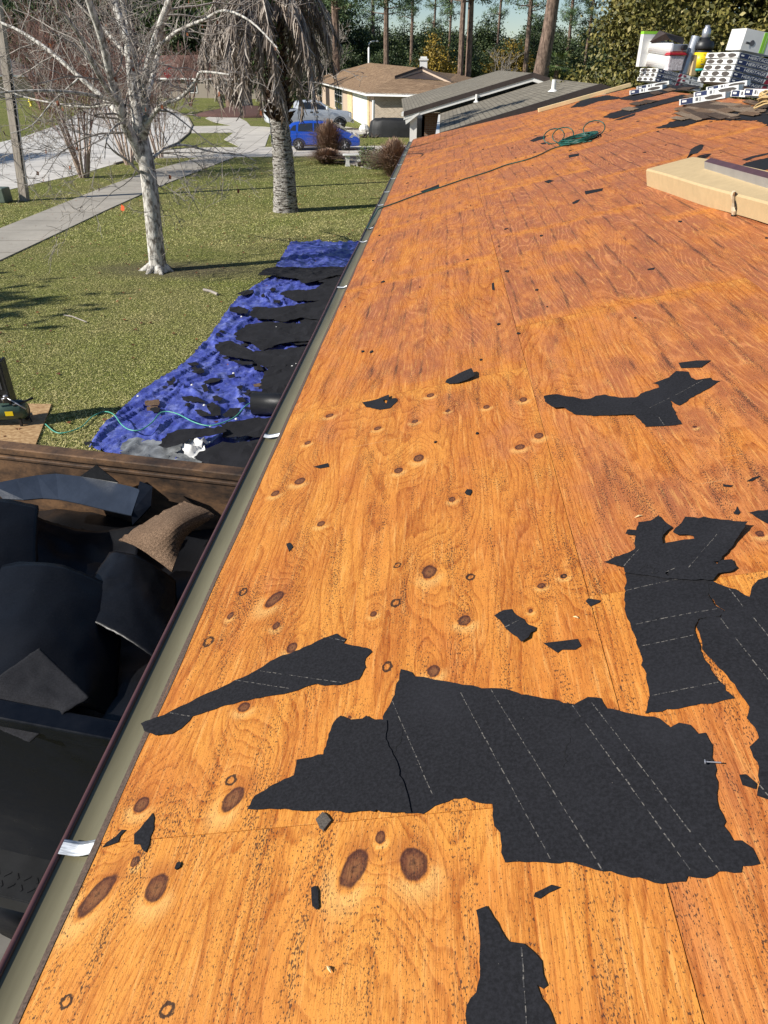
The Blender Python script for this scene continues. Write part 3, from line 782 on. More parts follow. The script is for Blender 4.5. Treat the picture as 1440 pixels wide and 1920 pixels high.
# gutter
prof = [(-.009, 2.588), (-.011, 2.570), (-.020, 2.560), (-.042, 2.549), (-.064, 2.5455), (-.080, 2.547), (-.092, 2.549), (-.101, 2.552), (-.1025, 2.550), (-.0965, 2.544), (-.084, 2.541), (-.066, 2.540), (-.045, 2.543), (-.021, 2.554), (-.0135, 2.566), (-.0115, 2.588)]
mb = MB(); n_ = len(prof)
stations = [-1.6] + [i * 1.0 - 1 for i in range(0, 22)]; stations = [q for q in stations if q < 20.2] + [20.3]
for q in stations:
    dx = .003 * math.sin(q * 1.7)
    for (x, z) in prof: mb.v.append((x + dx * (abs(x) / .1), q, z))
for i in range(len(stations) - 1):
    for k in range(n_):
        mb.f.append((i * n_ + k, i * n_ + (k + 1) % n_, (i + 1) * n_ + (k + 1) % n_, (i + 1) * n_ + k)); mb.m.append(0)
gut = hpart(mb.build('gutter', M['gutter'], smooth=True))
mb = MB(); mb.tube([(-.108 + .003 * math.sin(q * 1.7), q, 2.551) for q in stations], .0085, 10)
lip = mb.build('gutter_lip', M['maroon'], gut, smooth=True)
for q in [.985, 3.245, 6.13, 8.0, 8.75, 10.4, 11.6, 13.1, 15.1, 16.9, 18.4]:
    mb = MB(); wdt = .036 if q < 4 else .03; vs = []
    for j in range(9):
        t = j / 8; x = -.1 + t * .098; z = 2.562 + .0015 * math.sin(t * 9 + q) + .022 * t * t - .006 * math.sin(t * math.pi)
        yo = .002 * math.sin(t * 3 + q)
        vs += [(x, q + yo - wdt / 2, z), (x, q + yo + wdt / 2, z + .0015), (x, q + yo - wdt / 2, z - .002), (x, q + yo + wdt / 2, z + .002)]
    fs = []
    for j in range(8):
        a_ = j * 4; b_ = a_ + 4
        fs += [(a_, b_, b_ + 1, a_ + 1), (a_ + 2, a_ + 3, b_ + 3, b_ + 2), (a_, a_ + 2, b_ + 2, b_), (a_ + 1, b_ + 1, b_ + 3, a_ + 3)]
    mb.add(vs, fs); mb.build('strap', M['strap'], gut, smooth=True)

# ================================================================== FELT ON THE DECK
def zlift(seed, amp, base=.0022):
    def f(x, y):
        v = fbm(x, y, 3.2, seed, 2)
        return base + max(0, v + .12) * amp
    return f
def felt(px, label, seed, jag=.0026, amp=.0018, step=.03, holes=(), dashes=(), cracks=(), group=None, mat='felt', base=.0022, name='felt_scrap', cat='felt scrap', curl=()):
    P = [RF(x, y) for x, y in px]
    Hs = [[RF(x, y) for x, y in h] for h in holes]
    zf0 = zlift(seed, amp, base)
    cs = [(RF(cx, cy), r_, h_) for cx, cy, r_, h_ in curl]
    def zf(x, y):
        z = zf0(x, y)
        for (c_, r_, h_) in cs:
            d = math.hypot(x - c_[0], y - c_[1]) / r_
            if d < 1: z += h_ * (1 - d) ** 1.5
        return z
    dd = None
    if dashes or cracks:
        dv, df, dm = [], [], []
        for cr in cracks:
            Q = [Vector(RF(*q_)) for q_ in cr]; R2_ = random.Random(seed)
            F_ = []
            for a_, b_ in zip(Q, Q[1:]):
                for k in range(4): F_.append(a_.lerp(b_, k / 4) + Vector((R2_.gauss(0, .0025), R2_.gauss(0, .0025))))
            F_.append(Q[-1])
            for i_, (a_, b_) in enumerate(zip(F_, F_[1:])):
                d = (b_ - a_).normalized(); w1 = Vector((-d.y, d.x)) * .0013 * (1 - abs(2 * i_ / len(F_) - 1)) + Vector((.0002, .0002)); k = len(dv)
                dv += [tuple(a_ - w1), tuple(b_ - w1), tuple(b_ + w1), tuple(a_ + w1)]; df.append((k, k + 1, k + 2, k + 3)); dm.append(2)
        rr = random.Random(seed + 50)
        for (x0, y0, x1, y1) in dashes:
            a_, b_ = Vector(RF(x0, y0)), Vector(RF(x1, y1)); L = (b_ - a_).length; d = (b_ - a_) / L; nr = Vector((-d.y, d.x)) * .0012
            t = 0.004
            while t < L - .005:
                l_ = rr.uniform(.010, .022)
                if rr.random() < .94:
                    wob = nr * rr.uniform(-.5, .5); wsc = rr.uniform(.6, 1.15)
                    k = len(dv); p, q = a_ + d * t + wob, a_ + d * min(L, t + l_) + wob
                    dv += [tuple(p - nr * wsc), tuple(q - nr * wsc), tuple(q + nr * wsc), tuple(p + nr * wsc)]; df.append((k, k + 1, k + 2, k + 3)); dm.append(1)
                t += l_ + rr.uniform(.003, .009)
        dd = (dv, df, dm)
    o = sheet(name, P, [M[mat], M['dash'], M['crack']], lambda u, v, z: roofw(u, v, z), zf, step, .0012, Hs, jag, (.012 if jag > .002 else None), seed, None, True, dd)
    tag(o, label, cat, group)
    return o
felt([(267,1362),(319,1337),(369,1310),(407,1294),(473,1262),(515,1237),(569,1215),(615,1195),(632,1189),(638,1194),(650,1199),(644,1207),(694,1218),(698,1223),(686,1235),(686,1252),(673,1275),(640,1285),(586,1285),(548,1298),(486,1310),(423,1323),(361,1344),(340,1367),(323,1377),(294,1382),(273,1375)],
     'long tapering black felt strip whose point hangs over the gutter', 11, dashes=[(486,1259,640,1281),(440,1276,548,1293),(318,1339,356,1344),(615,1197,648,1203)], curl=[(275,1365,.12,.012)])
felt([(752,1256),(773,1262),(777,1269),(840,1279),(902,1292),(952,1294),(977,1304),(1077,1322),(1102,1308),(1127,1310),(1138,1329),(1236,1348),(1257,1365),(1273,1356),(1294,1360),(1309,1377),(1323,1375),(1336,1400),(1340,1433),(1346,1479),(1348,1517),(1361,1542),(1357,1550),(1375,1577),(1390,1577),(1411,1592),(1425,1621),(1392,1625),(1390,1637),(1348,1635),(1323,1648),(1290,1644),(1286,1654),(1227,1656),(1198,1646),(1132,1635),(1090,1623),(1061,1617),(948,1619),(940,1600),(938,1562),(927,1550),(923,1508),(898,1506),(873,1496),(840,1504),(815,1512),(794,1527),(760,1526),(740,1470),(722,1400),(718,1345),(740,1304),(742,1290)],
     'largest black felt sheet, with four dashed chalk lines, on the nearest plywood', 12,
     dashes=[(735,1314,815,1500),(855,1284,1032,1612),(920,1293,1130,1634),(1072,1322,1300,1640),(1108,1316,1350,1634)], cracks=[[(1071,1377),(1070,1392),(1058,1405),(1061,1420),(1056,1440)],[(752,1362),(756,1378),(748,1395),(740,1410),(736,1422)]], amp=.003, step=.035)
felt([(465,1519),(480,1494),(507,1477),(552,1456),(557,1427),(607,1417),(617,1379),(632,1350),(640,1344),(657,1352),(680,1350),(688,1344),(702,1352),(726,1353),(727,1370),(724,1388),(748,1440),(768,1505),(772,1526),(715,1525),(707,1520),(703,1525),(600,1522)],
     'smoother black felt piece with a straight bottom edge lapped on the largest sheet', 13, amp=.0015, base=.0055)
felt([(893,1708),(913,1700),(939,1744),(954,1767),(983,1771),(1003,1788),(1016,1803),(1019,1829),(1027,1849),(1019,1855),(1007,1847),(1016,1873),(1034,1901),(1048,1945),(1060,1990),(870,1990),(876,1925),(875,1888),(893,1862),(900,1834),(900,1757)],
     'black felt piece with a bottle-like neck at the bottom edge of the photo', 14, dashes=[(978,1773,992,1985)])
felt([(1172,1077),(1183,1070),(1260,1070),(1335,1075),(1337,1093),(1327,1117),(1340,1137),(1357,1147),(1350,1158),(1310,1163),(1303,1177),(1313,1220),(1330,1247),(1340,1267),(1360,1295),(1378,1310),(1210,1340),(1218,1307),(1213,1280),(1205,1240),(1193,1207),(1183,1175),(1171,1143),(1173,1110)],
     'upright four-sided black felt panel crossed by dashed lines beside the panel seam', 15,
     dashes=[(1172,1110,1335,1075),(1190,1173,1350,1143),(1200,1213,1300,1193),(1220,1306,1350,1280)], cracks=[[(1302,1178),(1308,1163),(1330,1160),(1350,1158)],[(1330,1090),(1326,1112),(1332,1128),(1340,1138)]], amp=.005)
felt([(1337,1093),(1360,1103),(1380,1108),(1405,1122),(1410,1103),(1422,1090),(1440,1085),(1500,1085),(1530,1200),(1560,1420),(1540,1540),(1470,1520),(1440,1504),(1419,1496),(1421,1458),(1423,1442),(1405,1404),(1423,1387),(1415,1367),(1400,1350),(1405,1329),(1392,1310),(1369,1279),(1346,1254),(1327,1233),(1316,1219),(1306,1180),(1312,1166),(1352,1160),(1359,1147),(1342,1137),(1329,1117)],
     'ragged black felt sheet cut off by the right edge of the photo', 16, dashes=[(1366,1106,1402,1152),(1350,1162,1440,1278),(1412,1160,1470,1235),(1421,1474,1460,1520)], amp=.006, base=.006)
felt([(1133,1057),(1190,1035),(1192,1008),(1173,1005),(1177,997),(1193,998),(1197,983),(1220,980),(1235,970),(1247,983),(1260,992),(1243,1008),(1243,1025),(1273,1019),(1302,1015),(1300,1009),(1270,1007),(1262,1002),(1277,985),(1285,972),(1310,975),(1320,972),(1402,992),(1345,1062),(1337,1058),(1373,1053),(1377,1063),(1382,1068),(1373,1075),(1347,1080),(1337,1092),(1250,1090),(1172,1078),(1170,1068)],
     'many-pointed folded black felt sheet lying across the top of the upright panel', 17,
     holes=[[(1247,1080),(1253,1085),(1257,1082),(1252,1077)]], dashes=[(1345,1006,1290,1072),(1200,1034,1170,1066),(1245,1080,1270,1070)], cracks=[[(1193,1078),(1205,1070),(1214,1064)],[(1214,1064),(1226,1072),(1228,1082),(1236,1076)],[(1243,1022),(1242,1000),(1247,985)]], base=.007, amp=.005, curl=[(1402,992,.12,.02)])
felt([(1021,754),(1041,748),(1076,748),(1090,751),(1108,748),(1117,743),(1133,741),(1159,748),(1191,749),(1207,738),(1236,727),(1234,722),(1224,719),(1255,708),(1268,696),(1291,698),(1295,708),(1306,713),(1333,709),(1336,713),(1351,715),(1274,761),(1255,751),(1260,764),(1266,777),(1271,786),(1279,796),(1255,799),(1210,801),(1200,789),(1188,780),(1172,780),(1117,781),(1076,777),(1057,767),(1038,769),(1023,762)],
     'bird-shaped black felt scrap spread across the second row of plywood', 18, dashes=[(1208,774,1320,713),(1235,783,1245,798)], cracks=[[(1183,767),(1190,760),(1196,754)],[(1212,781),(1224,778),(1236,781)]], curl=[(1025,755,.2,.03), (1185,762,.2,.012)])
SM = 'small torn black felt scraps on the plywood deck'
felt([(1272,681),(1306,677),(1333,677),(1315,690),(1277,691)], 'small black felt scrap just above the bird-shaped scrap', 19, .002, group=SM)
felt([(679,755),(687,764),(712,769),(731,766),(745,753),(744,748),(731,751),(730,744),(700,751)], 'black felt scrap with a small hole near the middle of the gutter-side plywood row', 20, .003, holes=[[(719,752),(727,752),(725,757),(721,756)]], curl=[(731,746,.08,.015)])
felt([(835,718),(838,713),(860,706),(885,700),(892,711),(876,717),(858,721),(842,721)], 'narrow folded black felt strip on the panel seam, right of the scrap with the hole', 35, .0012, .004, .03, curl=[(888,704,.16,.035)])
felt([(927,1155),(944,1145),(960,1143),(967,1153),(983,1162),(990,1172),(1006,1178),(1004,1185),(996,1189),(992,1200),(979,1207)], 'five-sided black felt scrap left of the upright felt panel', 21, .003, dashes=[(945,1178,975,1163)], curl=[(990,1200,.06,.008)])
felt([(1019,1207),(1083,1199),(1090,1212),(1079,1219),(1054,1219),(1046,1225)], 'flat black felt scrap like an arrowhead above the largest sheet', 22, .002)
felt([(588,876),(615,869),(617,876),(600,879)], 'tiny black felt scrap alone on pale plywood below the double knot', 23, .001, group=SM)
felt([(537,1020),(544,1018),(550,1026),(542,1035)], 'tiny black felt scrap close to the gutter halfway up', 24, .001, group=SM, step=.015)
felt([(252,1565),(287,1525),(290,1534),(289,1556),(283,1569),(280,1586),(274,1599),(267,1593),(263,1584),(252,1584)], 'black triangular felt scrap beside the nearest gutter strap', 25, .0012, step=.015)
felt([(192,1590),(201,1580),(212,1573),(218,1569),(229,1557),(237,1557),(226,1569),(222,1580),(205,1586)], 'thin crooked black felt sliver touching the end of the nearest gutter strap', 26, .001, step=.012)
felt([(584,1666),(593,1662),(598,1672),(599,1703),(595,1708),(586,1700)], 'short upright black felt strip left of the big split knot', 27, .0007, step=.012)
felt([(1001,1682),(1003,1675),(1018,1668),(1034,1660),(1051,1665),(1029,1675),(1013,1686)], 'narrow black felt scrap just under the lower edge of the largest sheet', 28, .001, step=.012)
felt([(1098,1128),(1103,1123),(1127,1127),(1123,1131),(1107,1138)], 'tiny black felt scrap on the plywood corner left of the upright panel', 29, .001, group=SM, step=.015)
felt([(1375,963),(1380,956),(1382,950),(1388,962),(1384,966)], 'tiny pointed black felt scrap above the folded sheet', 30, .001, group=SM, step=.015)
felt([(1405,962),(1422,958),(1440,957),(1490,950),(1500,985),(1440,983),(1422,973)], 'black felt scrap entering at the right edge above the folded sheet', 31, .003)
felt([(1386,1454),(1398,1453),(1419,1471),(1417,1481),(1392,1473)], 'small dark felt scrap beside the ragged right-hand sheet', 32, .0012, step=.015)
felt([(1400,903),(1412,896),(1426,893),(1410,903)], 'slim black felt scrap right of the second plywood seam', 33, .001, group=SM, step=.02)
felt([(1355,909),(1375,911),(1370,914),(1357,913)], 'slim black felt scrap beside another on the right', 34, .001, group=SM, step=.02)
SMF = 'small black felt scraps on the upper roof'
for i, (p, lb) in enumerate([
    ([(993,264),(1008,257),(1024,255),(1022,260),(1000,266)], 'flat black felt scrap left of the coiled green hose'),
    ([(1013,269),(1022,267),(1024,270),(1016,271)], 'speck of black felt just below the coiled green hose'),
    ([(1066,291),(1085,288),(1086,292),(1067,296)], 'small oblong felt scrap beneath the coiled green hose'),
    ([(1020,341),(1030,337),(1039,339),(1028,344)], 'small dark felt scrap midway between hose coil and bird-shaped scrap'),
    ([(1096,359),(1131,353),(1129,358),(1098,365)], 'oblong black felt scrap left of the cardboard carton'),
    ([(1072,381),(1080,376),(1088,374),(1083,380),(1075,383)], 'pointed black felt scrap below the oblong one left of the carton'),
    ([(788,359),(823,346),(823,352),(792,361)], 'narrow dark felt scrap under the green hose near the gutter'),
    ([(1150,226),(1170,219),(1192,212),(1190,217),(1165,225)], 'thin felt sliver upslope of the coiled hose'),
    ([(1213,505),(1228,502),(1226,506),(1216,507)], 'speck of felt below the cardboard carton'),
    ([(922,532),(926,530),(927,545),(923,544)], 'upright black sliver stuck in the first panel seam'),
    ]):
    felt(p, lb, 60 + i, .001, .004, .05, group=SMF)
felt([(1286,305),(1300,295),(1322,293),(1314,300),(1300,307)], 'crumpled black felt scrap standing up behind the cardboard carton', 75, .004, .10, .04, curl=[(1310,296,.3,.09)])
felt([(1329,328),(1345,323),(1363,316),(1385,315),(1399,305),(1440,296),(1500,285),(1500,315),(1440,318),(1394,326),(1347,333)], 'long black felt remnant running off to the right behind the carton', 76, .01, .01, .08)
felt([(1391,300),(1410,293),(1440,287),(1470,283),(1470,286),(1440,290),(1415,296),(1400,302)], 'thin black felt sliver above the long remnant at right', 77, .005, .01, .08)
felt([(1228,241),(1252,232),(1275,223),(1287,219),(1262,214),(1290,208),(1340,205),(1400,200),(1440,197),(1520,190),(1540,232),(1440,236),(1416,226),(1361,226),(1324,225),(1287,236),(1262,240)], 'broad black felt area left below the old shingles by the ridge', 78, .02, .012, .12)
felt([(1131,220),(1145,212),(1174,205),(1190,200),(1240,188),(1275,178),(1293,179),(1270,190),(1245,196),(1210,206),(1183,214),(1153,223)], 'long crooked black felt remnant below the first shingle stack', 79, .02, .012, .12)
felt([(1070,202),(1092,187),(1138,179),(1171,184),(1150,187),(1122,190),(1095,200)], 'black felt remnant along the far roof edge under the pale board', 80, .02, .01, .12)
felt([(1160,186),(1200,172),(1235,163),(1275,160),(1312,161),(1310,168),(1260,172),(1230,180),(1190,189)], 'black felt band in front of the first shingle stack', 81, .02, .01, .12)
# specks of loose felt and grit
sp = MB()
g_ = 'crumbs of black roofing grit'
for i in range(90):
    s_, y_ = random.uniform(.05, 4.4), random.uniform(.6, 14)
    if s_ > .25 + y_ * .55: continue
    r_ = random.uniform(.004, .012) * (1 + y_ * .12); a0 = random.uniform(0, 6.28)
    pl = [(s_ + r_ * math.cos(a0 + k * 1.05) * random.uniform(.5, 1.1), y_ + 1.8 * r_ * math.sin(a0 + k * 1.05) * random.uniform(.5, 1.1)) for k in range(6)]
    sp.prism(pl, .001, .004, fn=lambda v: roofw(*v))
tag(sp.build('roof_grit', M['felt']), kind='stuff')
# granule chip
P = [RF(x, y) for x, y in [(593,1539),(606,1525),(614,1530),(622,1541),(608,1559),(600,1554)]]
o = sheet('shingle_chip', P, [M['oldshingle']], lambda u, v, z: roofw(u, v, z), lambda x, y: .006, .01, .005, (), .0008, None, 5)
tag(o, 'square chip of gritty grey shingle below the lapped felt piece', 'shingle chip')
M['chipgrey'] = simple('chip_grey', (.085, .072, .06), .95, .6, 260)
o.data.materials.clear(); o.data.materials.append(M['chipgrey'])
# nail lying on the felt
c = Vector(roofw(*RF(1322, 1436), .013)); d_ = (Vector(roofw(*RF(1340, 1437), .013)) - c).normalized()
mb = MB(); mb.tube([c, c + d_ * .03], .0014, 8); mb.tube([c - d_ * .001, c + d_ * .0008], .0048, 12)
tag(mb.build('roofing_nail', M['greysteel']), 'bright roofing nail lying near the right edge of the largest felt sheet', 'nail')
# wood splinters
for i, (x, y, x1, y1, lb) in enumerate([(614, 1813, 622, 1826, 'pale wood splinter on the nearest plywood near the bottom'), (1075, 1158, 1085, 1161, 'tiny pale splinter beside the second panel seam'), (1190, 972, 1205, 968, 'pale splinter left of the folded felt sheet')]):
    a_, b_ = roofw(*RF(x, y), .003), roofw(*RF(x1, y1), .004); mb = MB(); mb.tube([a_, (a_ + b_) / 2 + Vector((0, 0, .003)), b_], [.0008, .003, .0006], 5)
    tag(mb.build('wood_splinter', M['lumber']), lb, 'splinter')
# cracks in the felt are open tears: slim dark gaps modelled on the sheets
# old shingle remnants by the ridge
SHM = [M['oldshingle'], shinglemat('old_shingle_pale', (.27, .19, .13), (.42, .32, .23)), shinglemat('old_shingle_dark', (.09, .06, .045), (.17, .12, .085))]
gsh = 'leftover strips of old brown shingle below the ridge'
def shingle_strip(s, y, ls, ly, rot, n=0.012):
    mb = MB(); c_, s__ = math.cos(rot), math.sin(rot); rr = random
    outl = []
    kk = 5
    for i in range(kk + 1): outl.append((-ls / 2 + ls * i / kk, -ly / 2 + rr.uniform(-.02, .02)))
    for i in range(kk, -1, -1): outl.append((-ls / 2 + ls * i / kk, ly / 2 + rr.uniform(-.02, .02)))
    pl = [(s + a_ * c_ - b_ * s__, y + a_ * s__ + b_ * c_) for a_, b_ in outl]
    z = n; mb.prism(pl, z, z + .006, fn=lambda v: roofw(*v))
    o = mb.build('shingle_strip', random.choice(SHM))
    return tag(o, 'leftover brown shingle strip in the field of old shingles below the ridge', 'shingle', gsh)
for i in range(40):
    x = random.uniform(1265, 1470); y = 211 - (x - 1265) * .045 + random.uniform(-12, 14)
    s_, y_ = RF(x, y)
    shingle_strip(s_, y_, random.uniform(.07, .13), random.uniform(.4, 1.5), random.uniform(-.12, .12), .012 + .006 * random.random())
for (x, y) in [(1255, 170), (1285, 168), (1230, 176), (1300, 182), (1195, 196), (1215, 192), (1180, 206)]:
    s_, y_ = RF(x, y); shingle_strip(s_, y_, .14, random.uniform(.6, 1.1), random.uniform(-.1, .1), .014)

# pale board along the far roof edge
a_, b_ = RF(1010, 211), RF(1182, 163)
mb = MB(); n0, n1 = .004, .05
dxy = Vector((b_[0] - a_[0], b_[1] - a_[1])); L = dxy.length; d_ = dxy / L; w_ = Vector((-d_.y, d_.x)) * .045
pl = [(a_[0] - w_.x, a_[1] - w_.y), (b_[0] - w_.x, b_[1] - w_.y), (b_[0] + w_.x, b_[1] + w_.y), (a_[0] + w_.x, a_[1] + w_.y)]
mb.prism(pl, n0, n1 + .03, fn=lambda v: roofw(*v))
tag(mb.build('edge_board', M['lumber'], bevel=.004), 'long pale wooden board laid along the far edge of the deck', 'board')

# green hose across the roof with its coil
def rp(x, y, h=.012): return roofw(*RF(x, y, h), h)
path = [(696, 418), (712, 391), (740, 381), (788, 363), (823, 352), (870, 336), (915, 322), (950, 309), (985, 300), (1010, 291), (1035, 279), (1060, 272), (1085, 268), (1110, 264)]
P = [Vector((-.09, RF(700, 408)[1] - .6, 2.57))] + [Vector((-.05, RF(704, 400)[1] - .1, 2.60))] + [rp(*q) for q in path[1:]]
def smoothpath(P, k=6):
    out = []
    for i in range(len(P) - 1):
        p0, p1, p2, p3 = P[max(i - 1, 0)], P[i], P[i + 1], P[min(i + 2, len(P) - 1)]
        for j in range(k):
            t = j / k
            out.append(.5 * ((2 * p1) + (-p0 + p2) * t + (2 * p0 - 5 * p1 + 4 * p2 - p3) * t * t + (-p0 + 3 * p1 - 3 * p2 + p3) * t ** 3))
    out.append(P[-1]); return out
hr = .008
mb = MB(); mb.tube(smoothpath(P), hr, 6)
cc = RF(1085, 264); cc = (cc[0], cc[1])
coil = []
ax = Vector((RF(1125, 250)[0] - RF(1045, 270)[0], RF(1125, 250)[1] - RF(1045, 270)[1])); La = ax.length * .46; ax.normalize(); bx = Vector((-ax.y, ax.x))
for k in range(17 * 14):
    t = k / 14 * 2 * math.pi; w = .30 + .12 * math.sin(k * .13); la = La * (.82 + .18 * math.sin(k * .21 + 1)); off = .06 * math.sin(k * .05)
    s_ = cc[0] + ax.x * la * math.cos(t) + bx.x * (w * math.sin(t) + off); y_ = cc[1] + ax.y * la * math.cos(t) + bx.y * (w * math.sin(t) + off)
    coil.append(roofw(s_, y_, .012 + .06 * (k / 238) * (0.6 + .4 * math.sin(t * 1.3))))
mb.tube(coil, hr, 5)
for (x, y, rx_, ry_) in [(1040, 262, 16, 12), (1057, 260, 12, 10), (1115, 248, 13, 9)]:
    c0 = RF(x, y + 6); lp = []
    for k in range(15):
        t = 2 * math.pi * k / 14; lp.append(roofw(c0[0] + .15 * math.cos(t), c0[1] + .1 * math.sin(t), .09 + .09 * math.sin(t)))
    mb.tube(lp, hr, 5)
tag(mb.build('air_hose', M['hose'], smooth=True), 'dark green hose across the deck ending in a messy coil', 'hose')

# long cardboard carton
def carton():
    A = Vector(roofw(*RF(1213, 349))); B = Vector(roofw(*RF(1440, 425))); dirv = (B - A); dirv.normalize()
    nrm = Vector((-SN, 0, CS)); side = nrm.cross(dirv); side.normalize()
    if side.x < 0: side = -side
    root = empty('carton', A, 0, 'long flat brown cardboard carton, its side torn open, lying on the deck', 'carton')
    Lc, W, H = 3.1, .42, .138
    mb = MB(); N = 24
    def pt(t, w, h):
        sag = -.012 * math.sin(min(1, max(0, t)) * math.pi * 2)
        return A + dirv * (t * Lc) + side * w + nrm * (h + sag + .004) - root.location
    vs, fs = [], []
    for i in range(N + 1):
        t = i / N; h = H + .012 * math.sin(t * 7) ; w0 = .004 * math.sin(t * 13)
        vs += [pt(t, w0, 0), pt(t, w0, h - .012), pt(t, w0 + .012, h), pt(t, W * .97, h + .01 * math.sin(t * 5)), pt(t, W, 0)]
    for i in range(N):
        for k in range(5):
            a0 = i * 5 + k; a1 = i * 5 + (k + 1) % 5
            fs.append((a0, a1, a1 + 5, a0 + 5))
    fs.append((0, 1, 2, 3, 4)); b0 = N * 5; fs.append((b0 + 4, b0 + 3, b0 + 2, b0 + 1, b0))
    mb.add(vs, fs); mb.build('carton_body', M['kraft'], root)
    mb = MB(); t0 = (Vector(roofw(*RF(1376, 403))) - A).length / Lc
    zz = [(0, -.012), (.4, .004), (.7, -.008), (1.0, .006)]
    vs = []
    for i in range(7):
        h = i / 6 * (H + .012); o1 = .006 * math.sin(i * 2.2); wd = .030 + .012 * math.sin(i * 1.1 + 1)
        vs += [pt(t0, -.012 - .006 * math.sin(i * 1.7), h) + dirv * o1, pt(t0, -.018, h) + dirv * (o1 + wd)]
    fs = [(2 * i, 2 * i + 1, 2 * i + 3, 2 * i + 2) for i in range(6)]
    vs += [v + side * .014 for v in vs]; fs += [tuple(14 + q for q in f[::-1]) for f in fs] + [(0, 2 * 0 + 1, 15, 14), (12, 13, 27, 26)]
    fs += [(2 * i, 2 * i + 2, 2 * i + 16, 2 * i + 14) for i in range(6)] + [(2 * i + 1, 2 * i + 15, 2 * i + 17, 2 * i + 3) for i in range(6)]
    mb.add(vs, fs); mb.build('torn_flap', M['tape'], root)
    mb = MB(); vs = []
    for i in range(6):
        h = .02 + i / 5 * (H - .01); vs += [pt(t0, -.0025, h) + dirv * (.030 + .008 * math.sin(i * 2)), pt(t0, -.0025, h) + dirv * (.043 + .012 * math.sin(i * 1.4))]
    mb.add(vs, [(2 * i, 2 * i + 1, 2 * i + 3, 2 * i + 2) for i in range(5)]); mb.build('torn_gap', M['crack'], root)
carton()
# metal flashing leaning on the carton's far side
A = rp(1297, 334, .1); B = rp(1470, 392, .1); d_ = (B - A).normalized(); nrm = Vector((-SN, 0, CS)); sd2 = nrm.cross(d_).normalized()
if sd2.x < 0: sd2 = -sd2
mb = MB(); L = 2.6
vs = []
for t in (0, L):
    p = A + d_ * t + sd2 * .10
    vs += [p - nrm * .10, p + nrm * .10, p + sd2 * .05 + nrm * .115, p + sd2 * .055 + nrm * .11, p + sd2 * .006 + nrm * .095, p + sd2 * .006 - nrm * .10]
fs = [(i, (i + 1) % 6, 6 + (i + 1) % 6, 6 + i) for i in range(6)] + [(5, 4, 3, 2, 1, 0), (6, 7, 8, 9, 10, 11)]
mb.add(vs, fs[:1], 0); mb.v = []; mb.f = []; mb.m = []
mb.add(vs, fs, 0)
fl = mb.build('drip_flashing', [M['greysteel'], M['maroon']])
for p in fl.data.polygons:
    if abs(p.normal.dot(nrm)) > .3: p.material_index = 1
tag(fl, 'grey metal flashing with a brown top edge behind the carton', 'flashing')
print('roof done')

# ================================================================== TARP AND SCRAPS ON THE LAWN
def tarp_h(x, y):
    # long folds roughly along the tarp, with smaller crumples
    w = fbm(x, y, .9, 3.1, 2) * 1.2
    u, v = x * .99 - y * .13, x * .13 + y * .99
    a1 = 1 - abs(mnoise.noise(Vector((u * 3.6 + w * 1.3, v * .8 + w * .7, 1.7)))) * 2.8
    a2 = 1 - abs(mnoise.noise(Vector((u * 11 + w * 3.5, v * 2.6 - w * 2, 4.2)))) * 2.4
    a3 = 1 - abs(mnoise.noise(Vector((u * 16 + v * 7 + w * 3, v * 9.0 - u * 6, 9.9)))) * 2.4
    return .02 + .055 * max(0, a1) ** 2.5 + .022 * max(0, a2) ** 2 + .008 * max(0, a3) ** 2 + .03 * max(0, w)
UP = [(545, 453), (600, 452), (660, 455), (720, 460), (715, 500), (640, 508), (560, 505), (515, 504), (531, 478)]
LOW = [(165, 836), (190, 805), (250, 742), (292, 712), (330, 690), (372, 655), (402, 620), (430, 575), (458, 548), (500, 520), (560, 514), (640, 512), (715, 514), (715, 560), (690, 700), (620, 900), (330, 905), (250, 872), (200, 850)]
def lay(px, z=.04): return [tuple(G(x, y, z)[:2]) for x, y in px]
o = sheet('tarp', lay(LOW), [M['tarp']], lambda u, v, z: Vector((u, v, z)), tarp_h, .030, .003, (), .01, None, 31)
tag(o, 'large crumpled blue tarp spread on the lawn under the eave', 'tarp')
o = sheet('tarp', lay(UP), [M['tarp']], lambda u, v, z: Vector((u, v, z)), lambda x, y: tarp_h(x + 9, y + 4), .05, .003, (), .01, None, 32)
tag(o, 'smaller blue tarp on the lawn at the far end of the large one', 'tarp')
q = lambda L: [(150 + a_ / 2.618, 420 + b_ / 2.618) for a_, b_ in L]
o = sheet('silver_tarp', lay(q([(185,1112),(205,1070),(235,1045),(330,1050),(430,1065),(560,1060),(620,1090),(610,1160),(560,1230),(300,1230)]), .1), [M['greytarp']], lambda u, v, z: Vector((u, v, z)), lambda x, y: tarp_h(x * 1.3 + 3, y * 1.3) * .8 + .05, .04, .003, (), .01, None, 33)
tag(o, 'crumpled silver grey tarp between the blue tarp and the trailer', 'tarp')
o = sheet('white_sheeting', lay(q([(500,1100),(540,1062),(600,1058),(640,1068),(600,1090),(625,1120),(560,1145),(510,1130)]), .15), [M['white']], lambda u, v, z: Vector((u, v, z)), lambda x, y: tarp_h(x * 2 + 3, y * 2) * 1.3 + .10, .03, .002, (), .01, None, 34)
tag(o, 'scrap of crumpled white plastic sheeting by the trailer rim', 'sheeting')
